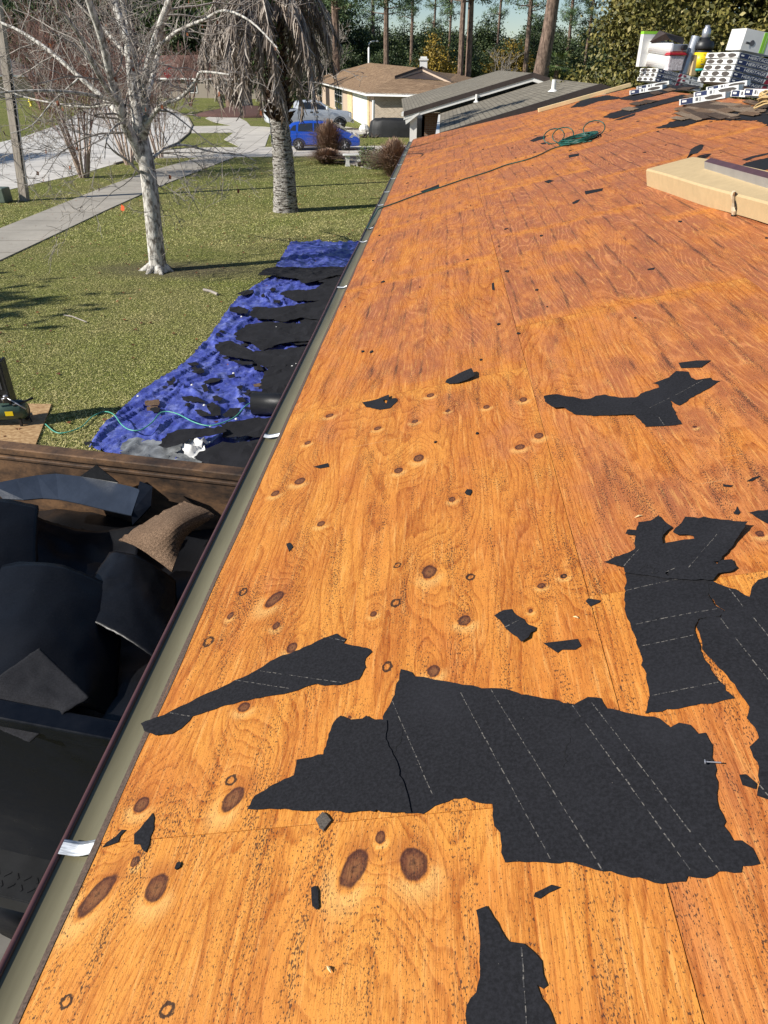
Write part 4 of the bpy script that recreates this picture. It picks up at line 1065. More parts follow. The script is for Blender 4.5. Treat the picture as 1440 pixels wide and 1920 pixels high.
def gscrap(px, label, seed, z=.09, amp=.03, group=None, step=.07, mat='felt', name='felt_scrap', cat='felt scrap'):
    def zf(x, y): return tarp_h(x, y) * .25 + z + amp * .6 * (fbm(x, y, 2.4, seed, 2)) + .03
    xs_ = [p_[0] for p_ in px]; sz_ = (max(xs_) - min(xs_)) / 100.0; jg = min(.022, .007 * sz_ + .002)
    o = sheet(name, lay(q(px), z), [M[mat]], lambda u, v, zz: Vector((u, v, zz)), zf, step, .004, (), jg, (.045 if sz_ > 1.3 else .03), seed, None, False)
    tag(o, label, cat, group)
gscrap([(875,255),(915,225),(960,215),(1100,222),(1270,218),(1400,222),(1400,262),(1260,262),(1180,285),(1100,300),(1060,275),(1000,265),(930,262)], 'wide black felt band crossing between the two blue tarps', 101)
gscrap([(980,355),(1010,338),(1130,335),(1240,318),(1330,310),(1300,380),(1220,382),(1120,388),(1050,386)], 'black felt piece on the blue tarp, second down from the wide band', 102)
gscrap([(735,418),(780,415),(830,430),(822,447),(780,446),(735,436)], 'black felt strip at the lawn edge of the blue tarp near its middle', 103)
gscrap([(830,460),(850,420),(900,415),(960,422),(1080,405),(1200,380),(1330,370),(1300,480),(1180,482),(1080,470),(1010,490),(940,478),(875,478)], 'black felt piece on the blue tarp, third down from the wide band', 104)
gscrap([(770,580),(775,545),(795,520),(830,500),(900,492),(1000,495),(1150,495),(1260,490),(1220,590),(1120,585),(1050,592),(960,605),(900,632),(860,610),(820,590)], 'big black felt sheet across the middle of the blue tarp', 105)
gscrap([(660,605),(700,588),(740,585),(780,600),(820,622),(850,640),(960,625),(1090,612),(1200,600),(1180,700),(1080,702),(980,710),(920,716),(870,700),(850,680),(760,665),(690,650)], 'pointed black felt sheet just below the big one on the blue tarp', 106)
gscrap([(890,790),(905,750),(920,720),(1000,700),(1150,680),(1120,860),(1000,850),(890,852)], 'squarish black felt sheet against the gutter above the dark roll', 107)
gscrap([(385,1102),(430,1048),(480,1030),(520,1025),(600,1015),(700,1010),(722,1028),(650,1050),(560,1068),(500,1095),(430,1112)], 'black felt piece shaped like a leaf by the silver tarp', 108, z=.16)
gscrap([(690,1000),(760,985),(860,962),(960,960),(980,1060),(880,1064),(790,1062),(700,1058)], 'jumbled black felt piece below the dark roll', 109, z=.1)
gscrap([(640,1112),(700,1082),(760,1090),(860,1075),(960,1060),(930,1230),(700,1230),(560,1160)], 'black felt sheet in the corner between trailer and gutter', 110, z=.14)
gscrap([(1150,560),(1290,560),(1260,700),(1180,820),(1120,960),(1060,1060),(1000,1200),(900,1230),(960,1040),(985,900),(1010,780),(1080,700),(1120,620)], 'long strip of black debris felt lying on the tarp directly under the gutter', 112, z=.075)
gscrap([(1100,262),(1290,250),(1420,262),(1360,420),(1290,580),(1060,600),(1010,560),(1100,520),(1080,485),(1160,455),(1120,420),(1190,370),(1150,330),(1200,300)], 'upper strip of black debris felt on the tarp directly under the gutter', 113, z=.075)
gscrap([(740,678),(790,680),(850,690),(850,702),(780,700)], 'narrow black felt sliver below the pointed felt sheet', 111)
SB = 'small black felt scraps scattered on the blue tarp'
for i, p in enumerate([
    [(550,735),(575,722),(600,720),(615,738),(590,746),(565,745)], [(605,790),(640,772),(710,770),(680,785),(620,797)], [(597,805),(620,797),(637,832),(612,838)],
    [(665,828),(690,818),(682,832)], [(770,812),(800,805),(798,822),(775,822)], [(725,755),(760,745),(768,768),(735,770)], [(500,860),(545,856),(600,872),(620,888),(560,888),(515,878)],
    [(620,902),(650,888),(690,912),(692,950),(650,956)], [(565,925),(600,925),(645,955),(590,957)], [(700,950),(740,914),(790,915),(770,958),(715,960)], [(772,352),(800,336),(848,332),(850,348),(800,362)],
    [(795,840),(850,832),(905,838),(890,856),(830,855)], [(770,865),(800,862),(815,885),(785,890)], [(840,690),(880,700),(905,730),(860,730)], [(955,380),(985,385),(980,398),(950,395)], [(520,895),(545,893),(540,910),(515,908)], [(20,1085),(60,1078),(70,1092),(30,1100)]]):
    gscrap(p, 'small black felt scrap lying on the crumpled blue tarp', 120 + i, .05, .012, SB, .05)
for i, p in enumerate([[(320,881),(392,878),(390,902),(322,903)], [(332,908),(384,906),(380,927),(330,928)], [(850,798),(895,792),(900,808),(855,812)]]):
    gscrap(p, ['upper of two small brown shingle tabs on the blue tarp', 'lower of two small brown shingle tabs on the blue tarp', 'lone brown shingle tab on the tarp near the dark roll'][i], 140 + i, .05, .004, None, .08, 'oldshingle', 'shingle_tab', 'shingle tab')
for i in range(60):
    px_, py_ = random.uniform(300, 1150), random.uniform(300, 960)
    if px_ < 900 - (py_ - 300) * .95 or px_ > 1260 - (py_ - 300) * .45: continue
    w_, h_ = random.uniform(12, 38) * (.5 + py_ / 1200), random.uniform(5, 14) * (.5 + py_ / 1200); k_ = random.uniform(0, 6)
    gscrap([(px_ + w_ * math.cos(k_ + t * 1.4) * random.uniform(.5, 1.2), py_ + h_ * math.sin(k_ + t * 1.4) * random.uniform(.6, 1.2)) for t in range(5)], 'small black felt scrap lying on the crumpled blue tarp', 300 + i, .05, .012, SB, .06)
# bits of white litter
for i, (x, y) in enumerate([(259, 743), (360, 722), (438, 700), (518, 614), (453, 594), (548, 687), (443, 786), (395, 799), (383, 760), (555, 683)]):
    p = G(x, y, .12); mb = MB(); mb.lathe([(.001, 0), (.018, .004), (.022, .014), (.012, .024), (.001, .026)], (p[0], p[1], .11), 7)
    tag(mb.build('nail_washer', M['white']), 'white plastic nail cap lying among the scraps on the blue tarp', 'nail cap', 'white nail caps on the tarp')
# dark roll of felt by the gutter
c0 = G(150 + 830 / 2.618, 420 + 935 / 2.618, .1)
mb = MB(); pts_ = []
for k in range(40):
    t = k / 39 * 2.3 * math.pi; r_ = .17 - .018 * t / math.pi; pts_.append((r_ * math.cos(t), r_ * math.sin(t)))
vs, fs = [], []
for s_ in range(2):
    for (a_, b_) in pts_: vs.append((c0[0] + .02 + s_ * 1.0, c0[1] + a_ * .9 + .15, .19 + b_))
nn = len(pts_)
for i in range(nn - 1): fs.append((i, i + 1, nn + i + 1, nn + i))
mb.add(vs, fs); o = mb.build('felt_roll', M['feltshine'], smooth=True)
sm_ = o.modifiers.new('thickness', 'SOLIDIFY'); sm_.thickness = .006
tag(o, 'curled dark felt roll lying open on the tarp beside the gutter', 'felt roll')
# pale hose on the ground
pp = [(85, 795), (110, 812), (150, 802), (172, 782), (195, 772), (213, 777), (228, 796), (244, 806), (264, 806), (285, 792), (303, 773), (330, 775), (365, 792), (394, 798), (425, 790), (444, 779), (460, 762), (478, 752), (510, 747), (550, 744)]
P = [Vector(G(x, y, .16 if x > 205 else .03)) for x, y in pp]
mb = MB(); mb.tube(smoothpath(P, 5), .008, 6); tag(mb.build('air_hose', M['hoselight'], smooth=True), 'pale green air hose winding from the compressor over the tarp', 'hose')

# ================================================================== COMPRESSOR ON ITS BOARD
bp = [G(-90, 757), G(97, 760), G(62, 850), G(-110, 850)]
bp = [(p[0], p[1]) for p in bp]
tagb = MB(); tagb.prism(bp, .004, .022)
tag(tagb.build('osb_board', M['osb']), 'square of orange strand board on the lawn under the compressor', 'board')
cp = G(8, 800); cx, cy = cp[0] + .0, cp[1] + .05
root = empty('air_compressor', (cx, cy, .022), rad(10), 'black wheeled air compressor with pale fittings and a yellow label beside the trailer', 'compressor')
mb = MB(); mb.lathe([(.02, -.32), (.10, -.31), (.13, -.27), (.135, 0), (.13, .27), (.10, .31), (.02, .32)], n=24, M=Matrix.Translation((0, 0, .2)) @ Matrix.Rotation(rad(90), 4, 'Y'))
mb.build('tank', simple('tank_green', (.05, .09, .07), .4, .15), root, True)
mb = MB(); mb.box((-.02, .02, .58), (.34, .16, .58)); mb.box((.165, .02, .58), (.035, .20, .62)); mb.box((-.19, .02, .58), (.035, .2, .62))
mb.build('housing', M['blackplastic'], root, bevel=.01)
mb = MB()
for k in range(5): mb.box((-.1 + .05 * k, -.064, .62), (.02, .006, .3 - .02 * k))
mb.build('vent_grille', M['printgrey'], root)
mb = MB(); mb.box((.14, -.14, .20), (.1, .006, .06)); mb.build('label_plate', M['yellowlabel'], root)
mb = MB()
mb.tube([(.1, -.1, .34), (.1, -.12, .40), (.16, -.12, .42)], .014, 8); mb.tube([(-.02, -.12, .34), (.03, -.13, .40), (.06, -.10, .43), (.02, -.06, .46)], .012, 8); mb.lathe([(.001, 0), (.03, 0), (.03, .02), (.001, .02)], (.15, -.12, .43), 12); mb.tube([(.1, -.06, .42), (.26, -.1, .32), (.36, -.12, .25)], .01, 8)
mb.build('gauge_fittings', M['greysteel'], root, True)
mb = MB(); mb.tube([(.2, -.1, .30), (.34, -.05, .33), (.45, -.02, .36)], .016, 8); mb.tube([(-.15, .05, .8), (-.16, .02, .95), (0, .02, .98), (.14, .02, .95), (.16, .05, .8)], .014, 8)
mb.build('handle', M['blackplastic'], root, True)
for sx in (-.24, .24):
    mb = MB(); mb.lathe([(.02, -.03), (.10, -.028), (.115, -.015), (.115, .015), (.10, .028), (.02, .03)], n=20, M=Matrix.Translation((sx, .14, .115)) @ Matrix.Rotation(rad(90), 4, 'Y'))
    mb.build('wheel', M['tyre'], root, True)
for sx in (-.24, .24):
    mb = MB(); mb.box((sx, -.1, .05), (.03, .03, .1)); mb.build('foot', M['blackplastic'], root)
o = MB(); o.tube([Vector(G(18, 775, .03)), Vector(G(30, 768, .12)), Vector(G(48, 770, .06)), Vector(G(60, 790, .03))], .009, 6)
tag(o.build('power_cord', M['blackplastic'], smooth=True), 'black power cord looped on the strand board beside the compressor', 'cord')

# ================================================================== DUMP TRAILER WITH DEBRIS
ZR = 1.75
fa, fb = G(0, 838, ZR), G(450, 889, ZR)
na, nb = G(0, 1358, ZR), G(190, 1376, ZR)
dirx = Vector((fb[0] - fa[0], fb[1] - fa[1], 0)).normalized()
ny_ = Vector((-dirx.y, dirx.x, 0))
o0 = Vector((nb[0], nb[1], 0))
yaw = math.atan2(dirx.y, dirx.x)
TW = abs((Vector((fa[0], fa[1], 0)) - o0).dot(ny_))     # width across
XR = .30; XL = -4.2
root = empty('dump_trailer', (o0.x, o0.y, 0), yaw, 'black and rusty steel dump trailer heaped with torn felt beside the house', 'trailer')
FZ = .66
mb = MB(); mb.box(((XR + XL) / 2, TW - .02, (ZR + FZ) / 2), (XR - XL, .04, ZR - FZ)); mb.build('far_side', M['rust'], root)
mb = MB(); mb.box(((XR + XL) / 2, TW + .0, ZR), (XR - XL + .1, .11, .055)); mb.box(((XR + XL) / 2, TW - .035, ZR - .06), (XR - XL + .1, .035, .03)); mb.build('far_rail', M['rust'], root, bevel=.008)
mb = MB(); mb.box(((XR + XL) / 2, .02, (ZR + FZ) / 2 - .05), (XR - XL, .04, ZR - FZ)); mb.build('near_side', M['blacksteel'], root)
mb = MB(); mb.box(((XR + XL) / 2, .01, ZR), (XR - XL + .1, .10, .055)); mb.box(((XR + XL) / 2, -.015, ZR - .045), (XR - XL, .03, .04)); mb.build('near_rail', M['blacksteel'], root, bevel=.008)
mb = MB(); mb.box((XR, TW / 2, (ZR + FZ) / 2), (.05, TW - .1, ZR - FZ - .05)); mb.build('end_gate', M['blacksteel'], root)
mb = MB(); mb.box((XL, TW / 2, (ZR + FZ) / 2), (.05, TW - .1, ZR - FZ - .05)); mb.build('end_gate', M['blacksteel'], root)
mb = MB(); mb.box(((XR + XL) / 2, TW / 2, FZ - .02), (XR - XL, TW, .06)); mb.box(((XR + XL) / 2, TW / 2, FZ - .12), (XR - XL + .6, 1.0, .14)); mb.build('bed', M['blacksteel'], root)
# near side posts
# stake pocket with rope, near side
pk = Vector((G(160, 1455, 1.25)[0], 0, 0)).x - o0.x
mb = MB()
mb.box((-.06, -.045, 1.42), (.012, .09, .16)); mb.box((.06, -.045, 1.42), (.012, .09, .16)); mb.box((0, -.09, 1.42), (.13, .012, .16))
mb.build('stake_pocket', M['blacksteel'], root)
mb = MB()
for j in range(3):
    mb.tube([(.05 + .02 * math.cos(t * .9 + j), -.10 - .012 * j + .02 * math.sin(t), 1.44 + .05 * math.sin(t * .9) - .02 * j) for t in [k * .5 for k in range(13)]], .009, 6)
mb.tube([(.06, -.1, 1.48), (.10, -.06, 1.52), (.14, -.03, 1.54)], .009, 6)
ro = mb.build('rope', M['rope'], None, True); ro.location = root.location; ro.rotation_euler = root.rotation_euler
tag(ro, 'loops of yellow rope knotted on the pocket of the trailer side', 'rope')
# fender with tread plate, wheels
mb = MB(); _d = ray(60, 1640); fz = CAM[2] + _d[2] * ((o0.y) / _d[1]); _d2 = G(60, 1722, fz); fw_ = o0.y - _d2[1]
mb.box((-1.2, -fw_ / 2, fz), (1.9, fw_, .015)); mb.box((-1.2, -fw_, fz - .05), (1.9, .015, .10))
_nx, _ny = 34, max(2, int((fw_ - .08) / .05))
for i in range(_nx):
    for j in range(_ny): mb.box((-2.12 + i * .055, -fw_ + .05 + j * .05, fz + .0085), (.034, .009, .006), rad(45 if (i + j) % 2 else -45))
mb.box((-1.2, -fw_ / 2, fz + .006), (1.9, fw_, .004)); mb.build('fender', simple('tread_plate', (.025, .026, .028), .38, .3, metal=.4), root)
for wx in (-.75, -1.6):
    w = MB(); w.lathe([(.10, -.11), (.25, -.10), (.28, -.06), (.28, .06), (.25, .10), (.10, .11)], n=28, M=Matrix.Translation((wx, -.02, .28)) @ Matrix.Rotation(rad(90), 4, 'X'))
    wo_ = w.build('wheel', M['tyre'], root, True)
    w = MB(); w.lathe([(.02, -.02), (.16, -.03), (.2, .0), (.2, .02)], n=20, M=Matrix.Translation((wx, -.13, .28)) @ Matrix.Rotation(rad(90), 4, 'X')); w.build('rim', M['blacksteel'], wo_, True)
# concrete pad at bottom left, darker than the other paving
o = sheet('driveway_pad', gpoly([(-500, 1250), (-60, 1500), (60, 1650), (400, 1700), (460, 2100), (-700, 2100)]), [simple('dark_concrete', (.16, .15, .135), .9, .3, 3)], lambda u, v, z: Vector((u, v, z)), lambda x, y: .02, .6, .02)
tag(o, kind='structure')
# debris inside: one heap plus the sheets one can tell apart
def TG(x, y, z): return Vector(G(x, y, z + .30))
heap = [(-300, 900), (-40, 905), (120, 905), (300, 930), (400, 960), (420, 990), (380, 1180), (260, 1300), (190, 1358), (0, 1345), (-400, 1340)]
def heapz(x, y): return 1.30 + .14 * fbm(x, y, 1.4, 5, 3)
ins = [(root.location.x + dirx.x * a_ + ny_.x * b_, root.location.y + dirx.y * a_ + ny_.y * b_) for a_, b_ in [(XL + .05, .05), (XR - .05, .05), (XR - .05, TW - .06), (XL + .05, TW - .06)]]
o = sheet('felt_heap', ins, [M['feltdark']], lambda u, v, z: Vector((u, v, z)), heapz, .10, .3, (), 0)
tag(o, kind='stuff')
def tsheet(corners, label, mat='feltdark', nu=34, nv=28, bow=0.0, wr=.014, seed=0, jag=.003, thick=.006, name='felt_sheet', cat='felt sheet'):
    """corner points (px,py,z) ll, lr, ur, ul spanning a bent sheet"""
    C = [TG(*c) for c in corners]
    vs = []
    nrm = (C[1] - C[0]).cross(C[3] - C[0]).normalized()
    if nrm.z < 0: nrm = -nrm
    for j in range(nv + 1):
        for i in range(nu + 1):
            u, v = i / nu, j / nv
            if i in (0, nu): u += random.gauss(0, jag)
            if j in (0, nv): v += random.gauss(0, jag)
            p = (C[0] * (1 - u) + C[1] * u) * (1 - v) + (C[3] * (1 - u) + C[2] * u) * v
            h = bow * (4 * u * (1 - u)) + wr * fbm(u * 3, v * 3, 1, seed + 11, 3)
            h += wr * .4 * max(0, 1 - abs(mnoise.noise(Vector((u * 1.2 + v * .8, v * 1.0 - u, seed)))) * 4)
            vs.append(p + nrm * h)
    fs = []
    for j in range(nv):
        for i in range(nu):
            a_ = j * (nu + 1) + i; fs.append((a_, a_ + 1, a_ + nu + 2, a_ + nu + 1))
    mb = MB(); mb.add(vs, fs); o = mb.build(name, M[mat], None, True)
    md = o.modifiers.new('thickness', 'SOLIDIFY'); md.thickness = thick
    return tag(o, label, cat)
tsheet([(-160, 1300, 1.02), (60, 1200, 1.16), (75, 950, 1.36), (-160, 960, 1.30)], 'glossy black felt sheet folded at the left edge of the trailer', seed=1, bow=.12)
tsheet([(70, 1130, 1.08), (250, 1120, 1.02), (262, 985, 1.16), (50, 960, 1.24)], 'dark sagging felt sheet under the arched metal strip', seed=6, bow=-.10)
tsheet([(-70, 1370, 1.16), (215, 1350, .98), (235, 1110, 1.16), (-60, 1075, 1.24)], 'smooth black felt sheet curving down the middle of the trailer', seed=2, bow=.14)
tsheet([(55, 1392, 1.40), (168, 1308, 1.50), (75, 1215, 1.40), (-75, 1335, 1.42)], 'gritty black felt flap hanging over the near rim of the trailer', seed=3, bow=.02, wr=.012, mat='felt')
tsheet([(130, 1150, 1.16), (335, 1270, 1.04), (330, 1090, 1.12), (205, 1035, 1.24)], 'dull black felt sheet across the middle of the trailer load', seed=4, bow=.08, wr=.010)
# pale plastic strip arched along the far side
mb = MB(); top = [(-20, 908), (30, 898), (70, 891), (105, 888), (150, 893), (200, 902), (245, 912), (262, 918)]; bot = [(5, 935), (45, 937), (80, 934), (110, 936), (150, 944), (195, 955), (235, 964), (246, 966)]
vs = []
for (a_, b_) in zip(top, bot): vs += [TG(a_[0], a_[1], 1.40), TG(b_[0], b_[1], 1.34)]
mb.add(vs, [(2 * i, 2 * i + 1, 2 * i + 3, 2 * i + 2) for i in range(len(top) - 1)]); 
M['bluegrey'] = simple('grey_blue_sheen', (.030, .038, .055), .35, .25, 3, bump=.01, bsc=9)
o = mb.build('plastic_strip', M['bluegrey']); md = o.modifiers.new('thickness', 'SOLIDIFY'); md.thickness = .008
tag(o, 'arched strip of blue grey sheet metal lying along the far side of the trailer', 'metal strip')
mb = MB(); P4 = [TG(262, 902, 1.42), TG(286, 912, 1.42), TG(283, 948, 1.36), TG(248, 985, 1.28), TG(246, 962, 1.34)]
mb.add(P4, [(0, 1, 2, 3, 4)]); o = mb.build('bent_strap', M['blacksteel']); md = o.modifiers.new('thickness', 'SOLIDIFY'); md.thickness = .01
tag(o, 'bent black steel plate at the right end of the arched strip', 'steel plate')
mb = MB(); mb.add([TG(150, 893, 1.40), TG(180, 872, 1.52), TG(222, 905, 1.40), TG(200, 915, 1.36)], [(0, 1, 2, 3)]); o = mb.build('felt_peak', M['feltshine']); md = o.modifiers.new('thickness', 'SOLIDIFY'); md.thickness = .006
tag(o, 'peaked scrap of dark felt standing above the arched strip', 'felt scrap')
# curled sheet of old shingles
tl = [(300, 942), (330, 938), (362, 945), (402, 963)]; 
def shin():
    A0 = [(222, 1012, 1.32), (262, 985, 1.38), (302, 962, 1.42), (345, 940, 1.42)]
    B0 = [(262, 1030, 1.34), (300, 1003, 1.46), (338, 975, 1.50), (385, 955, 1.44)]
    C0 = [(322, 1072, 1.30), (338, 1030, 1.36), (356, 1000, 1.40), (405, 968, 1.41)]
    vs = []; nu, nv = 24, 14
    def curve(P, t):
        P = [TG(*p) for p in P]; k = t * (len(P) - 1); i = min(int(k), len(P) - 2); f = k - i
        p0, p1, p2, p3 = P[max(i - 1, 0)], P[i], P[i + 1], P[min(i + 2, len(P) - 1)]
        return .5 * ((2 * p1) + (-p0 + p2) * f + (2 * p0 - 5 * p1 + 4 * p2 - p3) * f * f + (-p0 + 3 * p1 - 3 * p2 + p3) * f ** 3)
    for j in range(nv + 1):
        v = j / nv
        for i in range(nu + 1):
            u = i / nu; a_, b_, c_ = curve(A0, u), curve(B0, u), curve(C0, u)
            p = a_ * (2 * (v - .5) * (v - 1)) + b_ * (-4 * v * (v - 1)) + c_ * (2 * v * (v - .5))
            if j in (0, nv): p += Vector((0, 0, random.gauss(0, .004)))
            vs.append(p + Vector((0, 0, .004 * (math.floor(v * 3) % 2) )))
    fs = [(j * (nu + 1) + i, j * (nu + 1) + i + 1, (j + 1) * (nu + 1) + i + 1, (j + 1) * (nu + 1) + i) for j in range(nv) for i in range(nu)]
    mb = MB(); mb.add(vs, fs); o = mb.build('curled_shingles', M['oldshingle'], None, False); md = o.modifiers.new('thickness', 'SOLIDIFY'); md.thickness = .012
    tag(o, 'arched sheet of gritty brown shingles on the trailer load', 'shingle sheet')
shin()
# chalk streak on the far side is a dab of old paint
mb = MB(); P = [(-.0, .0)]
xw = TG(262, 880, 1.3)

# ================================================================== BUNDLES AND GEAR BY THE RIDGE
def text_mesh(s, size):
    cu = bpy.data.curves.new('t', 'FONT'); cu.body = s; cu.size = size; cu.align_x = 'LEFT'
    ob = bpy.data.objects.new('t', cu); col.objects.link(ob)
    dg = bpy.context.evaluated_depsgraph_get()
    me = bpy.data.meshes.new_from_object(ob.evaluated_get(dg))
    V = [tuple(v.co) for v in me.vertices]; F = [tuple(p.vertices) for p in me.polygons]
    bpy.data.objects.remove(ob); bpy.data.curves.remove(cu); bpy.data.meshes.remove(me)
    return V, F
TXT = text_mesh('HERITAGE', 1.0)
tw = max(v[0] for v in TXT[0])
def put_text(mb, T, x, z, h, w, y, mi, shear=.25):
    w0 = max(v[0] for v in T[0]); k = w / w0
    mb.add([(x + v[0] * k + v[1] * h * shear, y, z + v[1] * h / .7) for v in T[0]], T[1], mi)
BM = [M['wrap'], M['ovalgrey'], M['navy'], M['maroonprint'], M['printgrey'], M['wrap']]
def bundle(Lb, Db, Hb, seed, text=True, flat_=False):
    rr = random.Random(seed); mb = MB()
    # slightly pillowed body
    nx, ny, nz = 8, 4, 2; 
    mb.prism([(0, .0), (Lb, .0), (Lb + .012, Db / 2), (Lb, Db), (0, Db), (-.012, Db / 2)], .004, Hb - .004, 0)
    y = -.0025
    def quad(x0, x1, z0, z1, mi, y=y, sh=0.0): mb.add([(x0, y, z0), (x1, y, z0), (x1 + sh, y, z1), (x0 + sh, y, z1)], [(0, 1, 2, 3)], mi)
    if not flat_:
        quad(.02, Lb * .43, .008, Hb - .008, 2)
        quad(Lb * .44, Lb * .50, .008, Hb - .008, 3, sh=.03)
        quad(Lb * .55, Lb * .61, Hb * .45, Hb * .8, 3); quad(Lb * .56, Lb * .67, Hb * .2, Hb * .36, 4); quad(Lb * .70, Lb * .735, Hb * .25, Hb * .85, 4); quad(Lb * .755, Lb * .93, Hb * .62, Hb * .72, 4); quad(Lb * .755, Lb * .90, Hb * .42, Hb * .48, 4)
        quad(.045, .10, Hb * .42, Hb * .66, 0, y - .001)
        if text: put_text(mb, TXT, Lb * .13, Hb * .26, Hb * .50, Lb * .29, y - .0015, 0)
    else:
        quad(.02, Lb * .3, .008, Hb - .008, 2); quad(.04, .10, Hb * .4, Hb * .7, 0, y - .001); quad(Lb * .36, Lb * .42, Hb * .3, Hb * .8, 4); quad(Lb * .45, Lb * .47, Hb * .2, Hb * .85, 4)
        mb.add([(.03, Db * .1, Hb - .002), (Lb * .4, Db * .12, Hb - .002), (Lb * .3, Db * .5, Hb - .002), (.05, Db * .45, Hb - .002)], [(0, 1, 2, 3)], 3)
    # grey openings on the end wrap
    def oval(cx, cz, rx, rz, end=True):
        n = 14; vs = []
        for k in range(n):
            t = 2 * math.pi * k / n; j = 1 + rr.uniform(-.12, .12)
            a_, b_ = cx + rx * j * math.cos(t), cz + rz * j * math.sin(t)
            vs.append((-.015, a_, b_) if end else (a_, -.0028, b_))
        mb.add(vs, [tuple(range(n))[::-1]], 1)
    if not flat_:
        for k in range(3): oval(Db * (.18 + .32 * k), Hb * .48, Db * rr.uniform(.10, .13), Hb * rr.uniform(.30, .38))
    else:
        oval(Db * .5, Hb * .5, Db * .40, Hb * .36)
        oval(Lb * .75, Hb * .5, Lb * .2, Hb * .3, False)
    return mb
def put_bundle(px, py, zoff, rz, Lb, Db, Hb, seed, label, text=True, flat_=False, h=0.0, dyaw=0.0, roll=0.0):
    s_, y_ = RF(px, py); p = roofw(s_, y_, .012)
    mb = bundle(Lb, Db, Hb, seed, text, flat_)
    o = mb.build('shingle_bundle', BM, bevel=0)
    o.location = p + Vector((0, 0, zoff)) + (Vector((math.sin(roll), 0, 0)) * zoff if roll > 0 else Vector((0, 0, 0))); o.rotation_euler = (0, roll, rad(rz + dyaw))
    return tag(o, label, 'shingle bundle', 'wrapped bundles of new shingles on the roof')
ORD = ['bottom', 'second', 'third', 'fourth', 'top']
for k in range(3):
    put_bundle(1226, 156, .02 + k * .080, 13, 1.10, .78, .077, 200 + k, 'wrapped shingle bundle, ' + ['bottom', 'middle', 'top'][k] + ' one of the lower left-hand stack', dyaw=random.uniform(-1.5, 1.5), roll=rad(10))
for k in range(5):
    put_bundle(1364, 161, .03 + k * .084, 13, 1.35, .92, .081, 210 + k, 'wrapped shingle bundle, ' + ['lowest', 'second lowest', 'middle', 'second highest', 'highest'][k] + ' layer of the tall right-hand stack', dyaw=random.uniform(-1.5, 1.5), roll=rad(10))
for i, (x, y, z, rz, L_, D_, H_, lb) in enumerate([
    (1273, 203, .02, -30, .62, .42, .085, 'loose shingle bundle lying nearest, at the front of the right-hand stack'),
    (1299, 194, .05, -28, .60, .42, .085, 'loose shingle bundle just behind the nearest one'),
    (1322, 184, .06, -26, .55, .42, .075, 'loose shingle bundle against the foot of the tall stack'),
    (1180, 182, .02, -28, .60, .36, .08, 'loose shingle bundle at the far left beside the pale board'),
    (1193, 174, .03, -24, .60, .36, .07, 'loose shingle bundle lapped behind the far left one')]):
    put_bundle(x, y, z, rz, L_, D_, H_, 230 + i, lb, False, True, roll=rad(-10))
for i, (x, y, z) in enumerate([(1368, 188, .03), (1392, 186, .03)]):
    put_bundle(x, y, z, -62, .5, .9, .085, 240 + i, ['left of two slanting bundles under the tall stack', 'right of two slanting bundles under the tall stack'][i], False, True)
# things on the first stack
base = roofw(*RF(1226, 156)); zt = base.z + .29; ex = Vector((math.cos(rad(13)) * .985, math.sin(rad(13)) * .985, -.174)); ey = Vector((-math.sin(rad(13)), math.cos(rad(13)), 0))
def on1(a_, b_, z=0): return Vector((base.x, base.y, zt + z)) + ex * a_ + ey * b_
for k, (a_, b_, z, r_) in enumerate([(.05, .25, .13, .12), (.05, .3, .37, .12)]):
    mb = MB(); p = on1(-.02, .42, z); q_ = on1(.36, .16, z); d_ = (q_ - p)
    mb.tube([p, p + d_ * .02, q_ - d_ * .02, q_], [r_ * .95, r_, r_, r_ * .95], 20); tag(mb.build('membrane_roll', M['wrap'], smooth=False), ['lower', 'upper'][k] + ' of two white wrapped rolls on the left-hand stack', 'roll')
mb = MB(); c_ = on1(-.02, .50, .31); mb.box(c_, (.34, .14, .62), rad(13)); mb.box(c_ + Vector((0, 0, .29)), (.345, .145, .05), rad(13), 1); o = mb.build('green_white_box', [M['wrap'], M['limegreen']])
tag(o, 'upright white box with a green band behind the white rolls', 'box')
mb = MB(); c_ = on1(.42, .10, .0)
mb.prism([(-.16, -.1), (.16, -.1), (.16, .12), (-.16, .12)], 0, .27, 0, fn=lambda v: Vector((v[0] * (1 + .25 * v[2]), v[1] * (1 + .25 * v[2]), v[2]))); o = mb.build('nail_tub', M['tub'], bevel=.02)
o.location = c_; o.rotation_euler = (0, 0, rad(13)); rt = o
mb = MB(); mb.box((0, .01, .30), (.38, .28, .05)); mb.build('lid', simple('red_lid', (.42, .015, .03), .4, .1), rt, bevel=.012)
tag(rt, 'translucent tub of nails with a red lid on the left-hand stack', 'tub')
mb = MB(); p = on1(.46, .12, .41); mb.box(p, (.34, .2, .14), rad(15)); o = mb.build('nail_gun_case', M['greysteel'], bevel=.02); tag(o, 'small grey case standing on the red lid of the tub', 'case')
mb = MB(); p = on1(.52, .04, .45); mb.tube([p + Vector((0, 0, -.02)), p + Vector((0, -.0, -.02)) + ey * -.12], .05, 14); tag(mb.build('black_ring', M['blackplastic']), 'round black socket in front of the small grey case', 'socket')
mb = MB(); a0 = on1(-.1, .3, .42); b0 = on1(.62, .22, .62)
mb.add([a0, a0 + Vector((.08, 0, -.02)), on1(.1, .35, .66), on1(.12, .1, .6), b0, b0 + Vector((0, 0, -.12)), on1(.25, .1, .52)], [(0, 1, 6, 3), (0, 3, 2), (3, 6, 5, 4), (2, 3, 4)]); o = mb.build('bent_flashing', M['darktrim']); md = o.modifiers.new('t', 'SOLIDIFY'); md.thickness = .008
tag(o, 'bent dark brown metal flashing lying over the tub and rolls', 'flashing')
